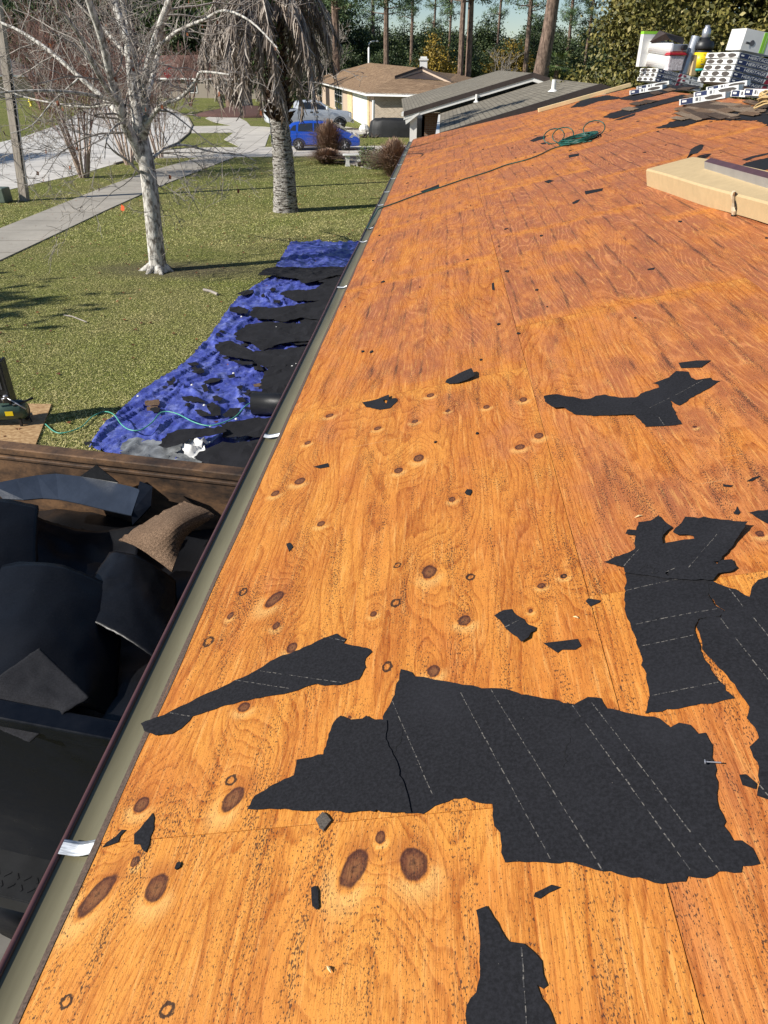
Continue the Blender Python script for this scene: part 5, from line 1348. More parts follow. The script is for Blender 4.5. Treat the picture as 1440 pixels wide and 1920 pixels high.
mb = MB(); p = on1(.72, .14, .0); q_ = p + Vector((.12, .02, .66)); mb.tube([p, q_], .10, 20); mb.tube([q_ + Vector((0, 0, -.002)), q_ + Vector((0, 0, .002))], .07, 16, 1); tag(mb.build('silver_roll', [M['greysteel'], M['crack']], smooth=False), 'upright silver roll between the tub and the yellow bucket', 'roll')
mb = MB(); p = on1(.84, .02, .0); mb.box(p + Vector((0, 0, .18)), (.10, .1, .36), rad(13)); tag(mb.build('caulk_box', M['kraft']), 'small brown box tucked beside the yellow bucket', 'box')
root = empty('bucket', on1(1.00, .05, .10), rad(13), 'yellow labelled bucket with a black lid and jar on top', 'bucket')
mb = MB(); mb.lathe([(.15, 0), (.175, .40)], n=28); mb.build('pail', M['blackplastic'], root, True)
mb = MB(); mb.lathe([(.156, .05), (.158, .05), (.1725, .33), (.171, .33)], n=28); mb.build('label', M['yellowlabel'], root, True)
mb = MB(); mb.lathe([(.1535, .0), (.156, .05), (.15, .05)], n=28); mb.build('teal_band', M['tealprint'], root, True)
mb = MB(); mb.lathe([(.19, .38), (.20, .40), (.20, .47), (.185, .49), (.185, .52), (.10, .54), (.10, .58)], n=28); mb.build('lid', M['blackplastic'], root, True)
mb = MB(); mb.lathe([(.07, .58), (.085, .60), (.085, .72), (.05, .76), (.05, .80)], n=18); mb.build('jar', M['greysteel'], root, True)
tv, tf = text_mesh('ASK', 1.0)
mb = MB(); mb.add([(.176 * math.sin((v[0] - 1.6) * .11 - .2), -.176 * math.cos((v[0] - 1.6) * .11 - .2), .28 + v[1] * .045) for v in tv], tf)
for (z, wdt) in [(.235, .8), (.2, .6), (.17, .7), (.12, .4)]:
    mb.add([(.1705 * math.sin(t), -.1705 * math.cos(t), z + dz) for t, dz in ((-.5, 0), (-.5 + wdt, 0), (-.5 + wdt, .012), (-.5, .012))], [(0, 1, 2, 3)])
mb.build('print', M['printgrey'], root)
mb = MB(); p = on1(1.45, .30, .10); mb.tube([p, p + ex * .55], .12, 18); tag(mb.build('blue_grey_roll', M['steelblue'], smooth=False), 'blue grey roll behind the yellow bucket', 'roll')
# box on the tall stack
b2 = roofw(*RF(1378, 160)); ex2 = Vector((math.cos(rad(13)), math.sin(rad(13)), -.17)); ey2 = Vector((-ex2.y, ex2.x, 0)); p = b2 + Vector((.08, 0, 5 * .084 + .20)) + ex2 * .30 + ey2 * .40
mb = MB(); mb.box((0, 0, 0), (.62, .38, .28)); mb.box((.05, -.192, 0), (.05, .004, .27), 0, 1); mb.box((.10, -.192, 0), (.02, .004, .27), 0, 1); mb.box((-.18, -.192, -.04), (.16, .004, .03), .2, 2); mb.lathe([(.001, 0), (.04, 0), (.04, .003), (.001, .003)], (0, 0, 0), 12, 2, Matrix.Translation((-.14, -.192, -.03)) @ Matrix.Rotation(rad(90), 4, 'X'))
o = mb.build('appliance_box', [M['wrap'], M['limegreen'], M['printgrey']]); o.location = p; o.rotation_euler = (0, rad(8), rad(16))
tag(o, 'white box with green stripes standing on top of the tall stack', 'box')
# tan coil nest at the right edge
c_ = roofw(*RF(1436, 207), .03); mb = MB()
for k in range(7):
    a0 = random.uniform(0, 6.28); r_ = random.uniform(.08, .18)
    mb.tube([c_ + Vector((r_ * math.cos(a0 + t * .5), r_ * .8 * math.sin(a0 + t * .5), .02 + .02 * k + .03 * math.sin(t))) for t in range(10)], .011, 6)
M['tan'] = simple('tan_cord', (.52, .36, .16), .8, .2)
tag(mb.build('tan_rope', M['tan'], smooth=True), 'heap of tan rope at the right edge below the tall stack', 'rope')
print('gear done')

# ================================================================== NEIGHBOURING HOUSES
def slope(name, pts, mat, parent, thick=.08, u=None):
    """roof plane with shingle coordinates: pts world, u = eave direction"""
    pts = [Vector(p) for p in pts]
    n_ = (pts[1] - pts[0]).cross(pts[2] - pts[0]).normalized()
    if n_.z < 0: n_ = -n_
    if u is None: u = (pts[1] - pts[0])
    u = Vector(u).normalized(); w = n_.cross(u)
    k = len(pts); vs = pts + [p - Vector((0, 0, thick)) for p in pts]
    fs = [tuple(range(k)), tuple(range(k, 2 * k))[::-1]] + [(i, k + i, k + (i + 1) % k, (i + 1) % k) for i in range(k)]
    mb = MB(); mb.add(vs, fs); o = mb.build(name, mat, parent)
    at = o.data.attributes.new('suv', 'FLOAT_VECTOR', 'POINT')
    at.data.foreach_set('vector', np.array([(Vector(v.co).dot(u), Vector(v.co).dot(w), 0) for v in o.data.vertices], dtype=np.float32).ravel())
    return o
def wallq(name, a_, b_, z0, z1, mat, parent, t=.12):
    a_, b_ = Vector((a_[0], a_[1], 0)), Vector((b_[0], b_[1], 0)); d = (b_ - a_); L = d.length; d.normalize(); nr = Vector((-d.y, d.x, 0)) * t
    mb = MB(); mb.add([a_ + Vector((0, 0, z0)), b_ + Vector((0, 0, z0)), b_ + nr + Vector((0, 0, z0)), a_ + nr + Vector((0, 0, z0)), a_ + Vector((0, 0, z1)), b_ + Vector((0, 0, z1)), b_ + nr + Vector((0, 0, z1)), a_ + nr + Vector((0, 0, z1))], ((3,2,1,0),(4,5,6,7),(0,1,5,4),(1,2,6,5),(2,3,7,6),(3,0,4,7)))
    o = mb.build(name, mat, parent)
    at = o.data.attributes.new('suv', 'FLOAT_VECTOR', 'POINT')
    at.data.foreach_set('vector', np.array([(Vector(v.co).dot(d), v.co.z, 0) for v in o.data.vertices], dtype=np.float32).ravel())
    return o
def panel(name, a_, b_, t0, t1, z0, z1, mat, parent, off=-.03, th=.05, frame=None, bars=(0, 0)):
    """opening set on the wall a-b between fractions t0..t1; negative off = outside (right of a->b)"""
    a_, b_ = Vector((a_[0], a_[1], 0)), Vector((b_[0], b_[1], 0)); d = b_ - a_; L = d.length; d.normalize(); nr = Vector((d.y, -d.x, 0))
    rz = math.atan2(d.y, d.x); c_ = a_ + d * L * (t0 + t1) / 2 + nr * (.02); W = L * (t1 - t0)
    mb = MB(); mb.box((c_.x, c_.y, (z0 + z1) / 2), (W, th, z1 - z0), rz); o = mb.build(name, mat, parent)
    if frame:
        mb = MB(); f = .08; cc = c_ + nr * .03
        for s_ in (-1, 1):
            e_ = cc + d * (W / 2) * s_; mb.box((e_.x, e_.y, (z0 + z1) / 2), (f, th, z1 - z0 + f), rz)
            mb.box((cc.x, cc.y, z0 if s_ < 0 else z1), (W - f, th, f), rz)
        for i in range(bars[0]):
            e_ = cc + d * W * ((i + 1) / (bars[0] + 1) - .5); mb.box((e_.x, e_.y, (z0 + z1) / 2), (.045, th * .8, z1 - z0 - f), rz)
        for i in range(bars[1]):
            mb.box((cc.x, cc.y, z0 + (z1 - z0) * (i + 1) / (bars[1] + 1)), (W - f, th * .7, .05), rz)
        mb.build('frame', frame, o)
    return o
# grey roofed house next door
gh = empty('grey_roofed_house', (4, 36, 0), 0, 'neighbouring house with two grey shingle gables and white fascia past our roof', 'house')
gh_inv = Vector((-4, -36, 0))
def inh(o, root, off): o.location = off; return o
def gslope(*a_, **k): return inh(slope(*a_, **k), gh, gh_inv)
EL = Vector(G(757, 210, 2.5)); RN = Vector(AY(1000, 137, 35.6)); 
ELf = Vector(G(753, 185, 2.5)); RFn = Vector(AY(935, 131, 56)); RFn.z = RN.z
RFn = Vector((CAM + ray(935, 132) * ((RN.z - CAM[2]) / ray(935, 132)[2]))) if ray(935, 132)[2] < 0 else RFn
if RFn.y > 75 or RFn.y < 40: RFn = Vector((RN.x - .2, 58, RN.z))
gslope('roof', [EL, RN, RFn, ELf], M['greyroof'], gh, u=ELf - EL)
RR = Vector((RN.x + (RN.x - EL.x), EL.y, EL.z)); gslope('roof', [RN, RR, RR + Vector((0, 20, 0)), RFn], M['greyroof'], gh, u=(0, 1, 0))
def rake(a_, b_, y_off, mats, parent, off, w=.20, th=.10):
    a_, b_ = Vector(a_), Vector(b_); 
    for k, (z0, z1, mt, yy) in enumerate(((-.16, .02, mats[0], 0), (-.30, -.163, mats[1], .03))):
        mb = MB(); vs = []
        for p in (a_, b_):
            for dy in (-th + yy, 0):
                for z in (z0, z1): vs.append((p.x, p.y + y_off + dy, p.z + z))
        mb.add(vs, [(0, 2, 3, 1), (4, 5, 7, 6), (0, 1, 5, 4), (2, 6, 7, 3), (0, 4, 6, 2), (1, 3, 7, 5)])
        inh(mb.build('fascia', mt, parent), parent, off)
rake(EL, RN, -.002, (M['darktrim'], M['white']), gh, gh_inv); rake(RN, RR, -.002, (M['darktrim'], M['white']), gh, gh_inv)
# box end of the eave and gutter
mb = MB(); mb.box((EL.x - .04, EL.y + 9, EL.z - .10), (.12, 18, .13)); inh(mb.build('gutter', M['white'], gh), gh, gh_inv)
mb = MB(); mb.prism([(0, 0), (.62, 0), (.62, -.05), (.05, -.30)], 0, .12, fn=lambda v: Vector((EL.x + .05 + v[0], EL.y - .05 + v[2], EL.z - .18 + v[1] + v[0] * .26))); inh(mb.build('eave_return', M['white'], gh), gh, gh_inv)
mb = MB(); mb.box((EL.x + .42, EL.y + .25, 1.15), (.30, .28, 2.3)); inh(mb.build('porch_post', M['white'], gh), gh, gh_inv)
mb = MB(); mb.prism([(EL.x + .4, 2.45), (RR.x - .3, 2.45), (RN.x, RN.z - .12)], 0, .06, fn=lambda v: Vector((v[0], EL.y + .9 + v[2], v[1]))); inh(mb.build('gable_end', M['greysiding'], gh), gh, gh_inv)
inh(wallq('wall', (EL.x + .75, EL.y + 1.6), (EL.x + 9, EL.y + 1.6), 0, 2.4, M['brownbrick'], gh), gh, gh_inv)
inh(wallq('wall', (EL.x + .75, EL.y + 18), (EL.x + .75, EL.y + 1.6), 0, 2.45, M['brownbrick'], gh), gh, gh_inv)
# nearer, lower gable
E2 = Vector(G(824, 250, 2.45)); R2 = Vector(AY(1126, 158, E2.y)); dx_ = R2.x - E2.x
E2f = Vector((E2.x - .05, 36.4, 2.45)); R2f = Vector((R2.x, 36.4, R2.z))
gslope('roof', [E2, R2, R2f, E2f], M['greyroof'], gh, u=(0, 1, 0))
RR2 = Vector((R2.x + dx_, E2.y, E2.z)); gslope('roof', [R2, RR2, RR2 + Vector((0, 13, 0)), R2f], M['greyroof'], gh, u=(0, 1, 0))
rake(E2, R2, -.002, (M['darktrim'], M['white']), gh, gh_inv); rake(R2, RR2, -.002, (M['darktrim'], M['white']), gh, gh_inv)
mb = MB(); mb.box((E2.x - .06, (E2.y + 36) / 2, E2.z - .1), (.12, 36 - E2.y, .12)); inh(mb.build('gutter', M['white'], gh), gh, gh_inv)
mb = MB(); mb.prism([(E2.x + .5, -.5), (RR2.x - .4, -.5), (RR2.x - .4, E2.z - .15), (R2.x, R2.z - .2), (E2.x + .5, E2.z - .15)], 0, .1, fn=lambda v: Vector((v[0], E2.y + .5 + v[2], v[1]))); inh(mb.build('gable_end', M['greysiding'], gh), gh, gh_inv)
inh(wallq('wall', (E2.x + .5, 36), (E2.x + .5, E2.y + .5), 0, 2.4, M['brownbrick'], gh), gh, gh_inv)
def rp2(x, y):      # point on the lower gable plane
    n_ = (R2 - E2).cross(E2f - E2).normalized(); d = Vector(ray(x, y)); c = Vector(CAM); t = (E2 - c).dot(n_) / d.dot(n_); return c + d * t
for (x, y, r_, h) in [(893, 192, .05, .30), (1037, 172, .07, .34)]:
    p = rp2(x, y); mb = MB(); mb.tube([p - Vector((0, 0, .03)), p + Vector((0, 0, h))], r_, 12); mb.lathe([(r_ * 2.6, 0), (r_ * 1.3, .06), (r_, .08)], tuple(p), 12); inh(mb.build('vent_pipe', M['white'], gh), gh, gh_inv)

# tan house with the garage
th = empty('tan_roofed_house', (0, 75, 0), 0, 'long low house with tan shingle roof, peach walls and a white garage door', 'house')
tv_ = Vector((0, -75, 0))
Cn = Vector(G(686, 174, 2.5)); Lf = Vector(G(581, 149, 2.5)); Rt = Vector((Cn.x + 9.5, Cn.y - 4.3, 2.5)); Rt = Vector(G(770, 182, 2.5)) if False else Rt
T1 = Vector(AY(693, 117.6, 100)); T2 = Vector(AY(792, 128, 68)); T2.z = min(T2.z, T1.z); 
HP = Vector(AY(741, 146, 66))
def tslope(*a_, **k): return inh(slope(*a_, **k), th, tv_)
tslope('roof', [Cn, HP, T2, T1, Lf], M['tanroof'], th, u=Lf - Cn)
DG = Vector(AY(846, 153, 64.5))
tslope('roof', [Cn, Rt, Vector(AY(900, 160, 62)), DG, HP], M['tanroof'], th, u=Rt - Cn)
tslope('roof', [T2 + Vector((0, .3, 0)), DG + Vector((0, .6, 0)), Vector(AY(940, 160, 90)), Vector(AY(860, 139, 100)), T1 + Vector((.5, 1, -.3))], M['tanroof'], th)
# dutch gable
mb = MB(); mb.add([HP + Vector((.15, -.0, .02)), T2 + Vector((0, -.35, -.06)), DG + Vector((0, -.0, .02)), HP + Vector((.15, .5, .02)), T2 + Vector((0, .3, -.06)), DG + Vector((0, .5, .02))], [(0, 2, 1), (3, 4, 5), (0, 1, 4, 3), (1, 2, 5, 4), (0, 3, 5, 2)]); inh(mb.build('gable', M['darktrim'], th), th, tv_)
rake(HP + Vector((0, -.5, .12)), T2 + Vector((0, -.9, .12)), 0, (M['darktrim'], M['stucco']), th, tv_); rake(T2 + Vector((0, -.9, .12)), DG + Vector((0, -.5, .12)), 0, (M['darktrim'], M['stucco']), th, tv_)
dl = (Lf - Cn); dl.z = 0; LL = dl.length; dl.normalize(); inn = Vector((dl.y, -dl.x, 0))
Cw = Cn + inn * .55; Lw = Lf + inn * .55; Rw = Rt + Vector((-.3, .8, 0)); Cw = Vector((Cw.x, Cw.y + .7, 0))
inh(wallq('side_wall', (Lw.x, Lw.y), (Cw.x, Cw.y), 0, 2.45, M['stucco'], th), th, tv_)
inh(wallq('front_wall', (Cw.x, Cw.y), (Rw.x, Rw.y), 0, 2.45, M['brick'], th), th, tv_)
for (a_, b_) in ((Cn, Lf), (Rt, Cn)):
    mb = MB(); d = b_ - a_; mb.add([a_ + Vector((0, 0, -.20)), b_ + Vector((0, 0, -.20)), b_ + Vector((0, 0, .0)), a_ + Vector((0, 0, .0)), a_ + Vector((.08, .06, -.20)), b_ + Vector((.08, .06, -.20)), b_ + Vector((.08, .06, 0)), a_ + Vector((.08, .06, 0))], [(0, 1, 2, 3), (7, 6, 5, 4), (0, 4, 5, 1), (3, 2, 6, 7), (0, 3, 7, 4), (1, 5, 6, 2)]); inh(mb.build('fascia', M['white'], th), th, tv_)
def tx(px, py, z):           # fraction along the long wall for a photo column
    d = Vector(ray(px, py)); c = Vector(CAM); 
    # intersect in plan
    A = Vector((Lw.x, Lw.y)); B = Vector((Cw.x, Cw.y)); D = B - A; r_ = Vector((d.x, d.y)); cx_ = Vector((c.x, c.y)) - A
    den = D.x * r_.y - D.y * r_.x
    return (cx_.x * r_.y - cx_.y * r_.x) / den
W0, W1 = (Lw.x, Lw.y), (Cw.x, Cw.y)
for nm, x0, x1, z0, z1, mt, fr, bars in [('window', 597.5, 605, .75, 2.2, M['glass'], M['white'], (0, 1)), ('doorway', 612, 618.5, .05, 2.3, M['darktrim'], None, (0, 0)), ('patio_window', 629, 643, .25, 2.25, M['glass'], M['white'], (2, 2)), ('garage_door', 663, 690, .04, 2.15, M['whitebright'], M['white'], (0, 3))]:
    inh(panel(nm, W0, W1, tx(x0, 200, 1), tx(x1, 200, 1), z0, z1, mt, th, frame=fr, bars=bars), th, tv_)
for q in [c for c in col.objects if c.parent in [k for k in col.objects if k.parent == th]]: q.location = (0, 0, 0)
for x0, x1 in ((653, 661.5), (690.8, 693.2)):
    inh(panel('stone_trim', W0, W1, tx(x0, 200, 1), tx(x1, 200, 1), .02, 2.4, M['cream'], th, th=.12), th, tv_)
inh(panel('window', (Cw.x, Cw.y), (Rw.x, Rw.y), .33, .52, .85, 2.15, M['glass'], th, frame=M['darktrim'], bars=(0, 1)), th, tv_)
mb = MB(); cc_ = Vector(AY(794, 130, 76)); mb.box((cc_.x, cc_.y, 4.2), (.66, .6, 1.1)); mb.box((cc_.x, cc_.y, 4.71), (.84, .76, .12)); mb.box((cc_.x, cc_.y, 4.86), (.58, .5, .16)); inh(mb.build('chimney', M['white'], th), th, tv_)

# red roofed and brown roofed houses across the street
def far_house(name, label, c, L, W, rot, wallm, roofm, hz=2.5, rise=1.7):
    r_ = empty(name, c, rad(rot), label, 'house')
    mb = MB(); mb.box((0, 0, hz / 2), (L - .9, W - .9, hz)); mb.build('wall', wallm, r_)
    e_ = .0; a = L / 2; b = W / 2; h = hz + rise; g = a - b * .9
    P = [(-a, -b, hz), (a, -b, hz), (a, b, hz), (-a, b, hz), (-g, 0, h), (g, 0, h)]
    for f in ((0, 1, 5, 4), (2, 3, 4, 5), (1, 2, 5), (3, 0, 4)): slope('roof', [P[i] for i in f], roofm, r_, .14)
    for k, x in enumerate((-L * .32, -L * .12, L * .15, L * .34)):
        mb = MB(); mb.box((x, -W / 2 + .43, 1.35), (1.6, .06, 1.3)); w = mb.build('window', M['glass'], r_)
        mb = MB(); 
        for s_ in (-1, 1): mb.box((x + .8 * s_, -W / 2 + .40, 1.35), (.09, .08, 1.4)); mb.box((x, -W / 2 + .40, 1.35 + .66 * s_), (1.5, .08, .09))
        mb.build('frame', M['white'], w)
    mb = MB(); mb.box((.2, -W / 2 + .43, 1.05), (1.0, .06, 2.1)); mb.build('door', M['darktrim'], r_)
    mb = MB(); mb.box((0, -W / 2 - .02, hz - .1), (L, .06, .2)); mb.build('fascia', M['white'], r_)
    return r_
far_house('red_roofed_house', 'low house with a dark red roof behind the palm across the street', (-41, 132, 0), 34, 13, -14, M['brownbrick'], M['redroof'], 2.6, 3.0)
far_house('brown_roofed_house', 'low house with a weathered brown roof at the far left behind bare branches', (-82, 122, 0), 40, 16, 22, M['stucco'], M['brownroof'], 2.9, 4.0)

# ================================================================== VEHICLES
def car(name, label, cat, rear_px, front_px, wb, stations, windows, wr, wx0, W, paintm, zg=.03, extras=None):
    a_ = Vector(G(*rear_px)); b_ = Vector(G(*front_px)); d = (b_ - a_); d.z = 0; yaw = math.atan2(d.y, d.x)
    r_ = empty(name, (a_.x, a_.y, zg), yaw, label, cat); r_.scale = (d.length / wb, 1, 1.04 if wb > 3 else .97); print('CAR', name, d.length / wb, math.degrees(yaw))
    # local: x forward from rear wheel, near side at y=0, far side y=W
    mb = MB(); n_ = 12; sc = d.length / wb
    def sec(st):
        x, zb, zs, zt, wt = st     # bottom, belt, top, inset of top each side
        c = W / 2
        return [(x, c + sy * w, z) for sy, w, z in ((-1, W/2 - .06, zb), (-1, W/2, zb + .14), (-1, W/2, (zb + zs) / 2 + .05), (-1, W/2 - .03, zs), (-1, W/2 - wt * .85, zt - .05 * (zt > zs + .1)), (-1, W/2 - wt - .10, zt),
                                                  (1, W/2 - wt - .10, zt), (1, W/2 - wt * .85, zt - .05 * (zt > zs + .1)), (1, W/2 - .03, zs), (1, W/2, (zb + zs) / 2 + .05), (1, W/2, zb + .14), (1, W/2 - .06, zb))]
    vs = []
    for st in stations: vs += sec(st)
    fs = []
    for i in range(len(stations) - 1):
        for k in range(n_): fs.append((i * n_ + k, (i + 1) * n_ + k, (i + 1) * n_ + (k + 1) % n_, i * n_ + (k + 1) % n_))
    fs.append(tuple(range(n_))); e_ = (len(stations) - 1) * n_; fs.append(tuple(e_ + k for k in range(n_))[::-1])
    mb.add(vs, fs); body = mb.build('body', paintm, r_, False, bevel=.035)
    body.data.polygons.foreach_set('use_smooth', np.ones(len(body.data.polygons), dtype=bool))
    def top_at(x):
        for s0, s1 in zip(stations, stations[1:]):
            if s0[0] <= x <= s1[0]:
                f = (x - s0[0]) / max(1e-6, s1[0] - s0[0]); return [s0[i] * (1 - f) + s1[i] * f for i in range(5)]
        return list(stations[-1])
    def side_pt(x, h, near, o=.012):    # h 0..1 between belt and top
        _, zb, zs, zt, wt = top_at(x); z = zs + (zt - .05 - zs) * h; ins_ = .03 + (wt * .85 - .03) * h
        return (x, (ins_ - o) if near else (W - ins_ + o), z)
    for near in (True, False):
        for poly in windows:
            mb = MB(); vs = [side_pt(x, h, near) for x, h in poly]; vi = [side_pt(x, h, near, -.02) for x, h in poly]; k = len(vs)
            mb.add(vs + vi, [tuple(range(k)), tuple(range(k, 2 * k))[::-1]] + [(i, (i + 1) % k, k + (i + 1) % k, k + i) for i in range(k)]); mb.build('window', M['glass'], r_)
    for wx in (0, wb):
        for y_, s_ in ((.10, -1), (W - .10, 1)):
            mb = MB(); mb.lathe([(wr * .6, -.11), (wr * .93, -.11), (wr, -.07), (wr, .07), (wr * .93, .11), (wr * .6, .11)], n=28, M=Matrix.Translation((wx, y_, wr)) @ Matrix.Rotation(rad(90), 4, 'X')); w = mb.build('wheel', M['tyre'], r_, True)
            mb = MB(); T_ = Matrix.Translation((wx, y_ + s_ * .075, wr)) @ Matrix.Rotation(rad(90), 4, 'X')
            mb.lathe([(wr * .66, -.03), (wr * .68, 0), (wr * .60, .02)], n=24, M=T_); mb.lathe([(.02, -.045), (wr * .16, -.045), (wr * .16, .045), (.02, .045)], n=14, M=T_)
            for k in range(7):
                t = 2 * math.pi * k / 7; mb.box((math.cos(t) * wr * .36, math.sin(t) * wr * .36, 0), (wr * .58, wr * .12, .07), t, M=T_)
            mb.build('rim', M['rim'], w)
            mb = MB(); mb.lathe([(wr * .1, -.005), (wr * .62, -.005), (wr * .62, .005), (wr * .1, .005)], n=20, M=Matrix.Translation((wx, y_ + s_ * .02, wr)) @ Matrix.Rotation(rad(90), 4, 'X')); mb.build('hub_shade', M['blackplastic'], w)
            mb = MB(); pts = []
            for k in range(13):
                t = math.pi * k / 12; pts.append((wx + (wr + .07) * math.cos(t), wr + (wr + .07) * math.sin(t) * .98))
            pts2 = [(wx + (wr + .0) * math.cos(math.pi * k / 12), wr + wr * math.sin(math.pi * k / 12)) for k in range(12, -1, -1)]
            mb.prism(pts + pts2, 0, .02, fn=lambda v: Vector((v[0], (-.006 if s_ < 0 else W - .014) + v[2], v[1]))); mb.build('wheel_arch', M['blackplastic'], r_)
    if extras: extras(r_, side_pt, top_at, W)
    return r_
def fit_extra(r_, sp, top_at, W):
    for y_ in (.02, W - .10):
        mb = MB(); mb.box((-.62, y_ + .04, .92), (.22, .12, .36), .0); mb.build('tail_lamp', M['redlamp'], r_, bevel=.03)
        mb = MB(); mb.add([(2.78, y_ - .03, .70), (3.30, y_ - .01 + .05, .62), (3.34, y_ + .06, .74), (2.92, y_ - .025, .86), (2.78, y_ + .1, .70), (3.30, y_ + .16, .62), (3.34, y_ + .16, .74), (2.92, y_ + .1, .86)], [(0, 1, 2, 3), (4, 7, 6, 5), (0, 3, 7, 4), (1, 5, 6, 2), (0, 4, 5, 1), (3, 2, 6, 7)]); mb.build('headlight', M['clearlamp'], r_)
    mb = MB(); mb.add([(1.78, .30, 1.46), (2.62, .16, 1.05), (2.62, W - .16, 1.05), (1.78, W - .30, 1.46)], [(0, 1, 2, 3)]); o = mb.build('windscreen', M['glass'], r_); md = o.modifiers.new('t', 'SOLIDIFY'); md.thickness = .02; md.offset = 1
    for x0, x1 in ((-.1, -.1), (.82, .82), (1.75, 1.75)):
        mb = MB(); mb.box((x0, -.001, .70), (.012, .008, .62)); mb.build('door_gap', M['blackplastic'], r_)
    for x in (.62, 1.52):
        mb = MB(); mb.box((x, -.012, .93), (.18, .03, .035)); mb.build('door_handle', M['bluepaint'], r_)
    mb = MB(); mb.box((1.95, -.10, 1.0), (.20, .18, .13)); mb.build('mirror', M['bluepaint'], r_, bevel=.03)
    mb = MB(); mb.box((1.27, -.002, .27), (1.9, .03, .08)); mb.build('sill', M['blackplastic'], r_)
fitst = [(-.66, .42, .95, 1.02, .12), (-.60, .28, .97, 1.22, .16), (-.35, .24, .98, 1.42, .20), (0.1, .20, .98, 1.51, .22), (.8, .20, .96, 1.53, .22), (1.45, .20, .95, 1.50, .22), (1.80, .20, .94, 1.40, .20), (2.2, .20, .93, 1.18, .14), (2.62, .20, .90, .98, .09), (3.0, .22, .80, .86, .10), (3.25, .24, .68, .72, .14), (3.36, .30, .56, .60, .22)]
car('blue_hatchback', 'bright blue compact hatchback parked on the driveway in front of the silver pickup', 'car', (561, 283.5), (647, 283.5), 2.53, fitst,
    [[(-.46, .25), (-.28, .78), (-.12, .82), (-.14, .12)], [(-.02, .08), (.02, .88), (.78, .92), (.78, .06)], [(.86, .06), (.86, .92), (1.50, .90), (1.98, .34), (2.02, .05)]], .30, 0, 1.70, M['bluepaint'], .03, fit_extra)
def f_extra(r_, sp, top_at, W):
    mb = MB(); mb.box((0.02, W / 2, 1.36), (2.0, W - .26, .03)); mb.build('bed_cover', M['blackplastic'], r_)
    for y_ in (.02, W - .10):
        mb = MB(); mb.box((4.44, y_ + .03, .95), (.14, .16, .30)); mb.build('headlight', M['clearlamp'], r_, bevel=.03)
        mb = MB(); mb.box((-1.10, y_ + .04, 1.05), (.08, .12, .36)); mb.build('tail_lamp', M['redlamp'], r_, bevel=.02)
    mb = MB(); mb.add([(2.35, .34, 1.84), (3.06, .20, 1.36), (3.06, W - .20, 1.36), (2.35, W - .34, 1.84)], [(0, 1, 2, 3)]); o = mb.build('windscreen', M['glass'], r_); md = o.modifiers.new('t', 'SOLIDIFY'); md.thickness = .02; md.offset = 1
    mb = MB(); mb.add([(.92, .32, 1.80), (.90, .2, 1.42), (.90, W - .2, 1.42), (.92, W - .32, 1.80)], [(0, 1, 2, 3)]); o = mb.build('rear_window', M['glass'], r_); md = o.modifiers.new('t', 'SOLIDIFY'); md.thickness = .03
    for x in (1.0, 1.95, 2.92):
        mb = MB(); mb.box((x, -.001, .92), (.014, .008, .80)); mb.build('door_gap', M['blackplastic'], r_)
    for x in (1.78, 2.10):
        mb = MB(); mb.box((1.74 if x < 2 else 2.12, -.012, 1.16), (.20, .03, .08)); mb.build('door_handle', M['blackplastic'], r_)
    mb = MB(); mb.box((2.80, -.14, 1.42), (.14, .24, .22)); mb.build('mirror', M['whitebright'], r_, bevel=.04)
    mb = MB(); mb.box((4.62, W / 2, .55), (.12, W - .1, .24)); mb.build('bumper', M['chrome'], r_, bevel=.03)
    mb = MB(); mb.box((4.52, W / 2, .95), (.10, 1.1, .36)); mb.build('grille', M['chrome'], r_)
    mb = MB(); mb.box((1.9, .02, .42), (2.2, .05, .08)); mb.build('running_board', M['chrome'], r_)
trst = [(-1.18, .62, 1.30, 1.34, .05), (-1.12, .50, 1.31, 1.35, .05), (-.5, .48, 1.32, 1.36, .05), (.86, .46, 1.32, 1.36, .05), (.90, .46, 1.32, 1.80, .22), (1.15, .44, 1.32, 1.89, .24), (2.25, .44, 1.31, 1.90, .24), (2.48, .44, 1.30, 1.80, .22), (3.05, .44, 1.28, 1.38, .10), (3.3, .46, 1.22, 1.30, .08), (4.3, .50, 1.14, 1.20, .10), (4.50, .55, 1.02, 1.08, .14)]
car('silver_pickup', 'silver crew cab pickup truck standing in the driveway of the tan roofed house', 'pickup truck', (538, 246.5), (638, 244.5), 3.68, trst,
    [[(1.10, .10), (1.14, .88), (1.86, .90), (1.88, .08)], [(1.98, .08), (1.98, .90), (2.36, .88), (2.86, .22), (2.90, .06)]], .41, 0, 1.95, M['silverpaint'], .03, f_extra)

# ================================================================== STREET THINGS
# wooden pole
p0 = Vector(G(46, 376)); p1 = Vector(AY(9, 110, p0.y + .2)); dv = (p1 - p0)
root = empty('utility_pole', p0, 0, 'square grey wooden pole with a black cable guard at the left edge', 'utility pole')
mb = MB(); tpp = dv * 2.1
mb.add([Vector((sx * .13, sy * .13, -.1)) for sx, sy in ((-1, -1), (1, -1), (1, 1), (-1, 1))] + [tpp + Vector((sx * .10, sy * .10, 0)) for sx, sy in ((-1, -1), (1, -1), (1, 1), (-1, 1))], ((3,2,1,0),(4,5,6,7),(0,1,5,4),(1,2,6,5),(2,3,7,6),(3,0,4,7))); mb.build('shaft', M['pole'], root)
mb = MB(); mb.tube([Vector((.18, -.04, .9)) + dv * 0.0, dv * .9 + Vector((.16, -.04, 0))], .045, 8); mb.build('cable_guard', M['blackplastic'], root)
mb = MB(); mb.tube([Vector((.27, -.06, .6)), dv * 1.0 + Vector((.22, -.05, 0))], .018, 6); mb.build('conduit', M['greysteel'], root)
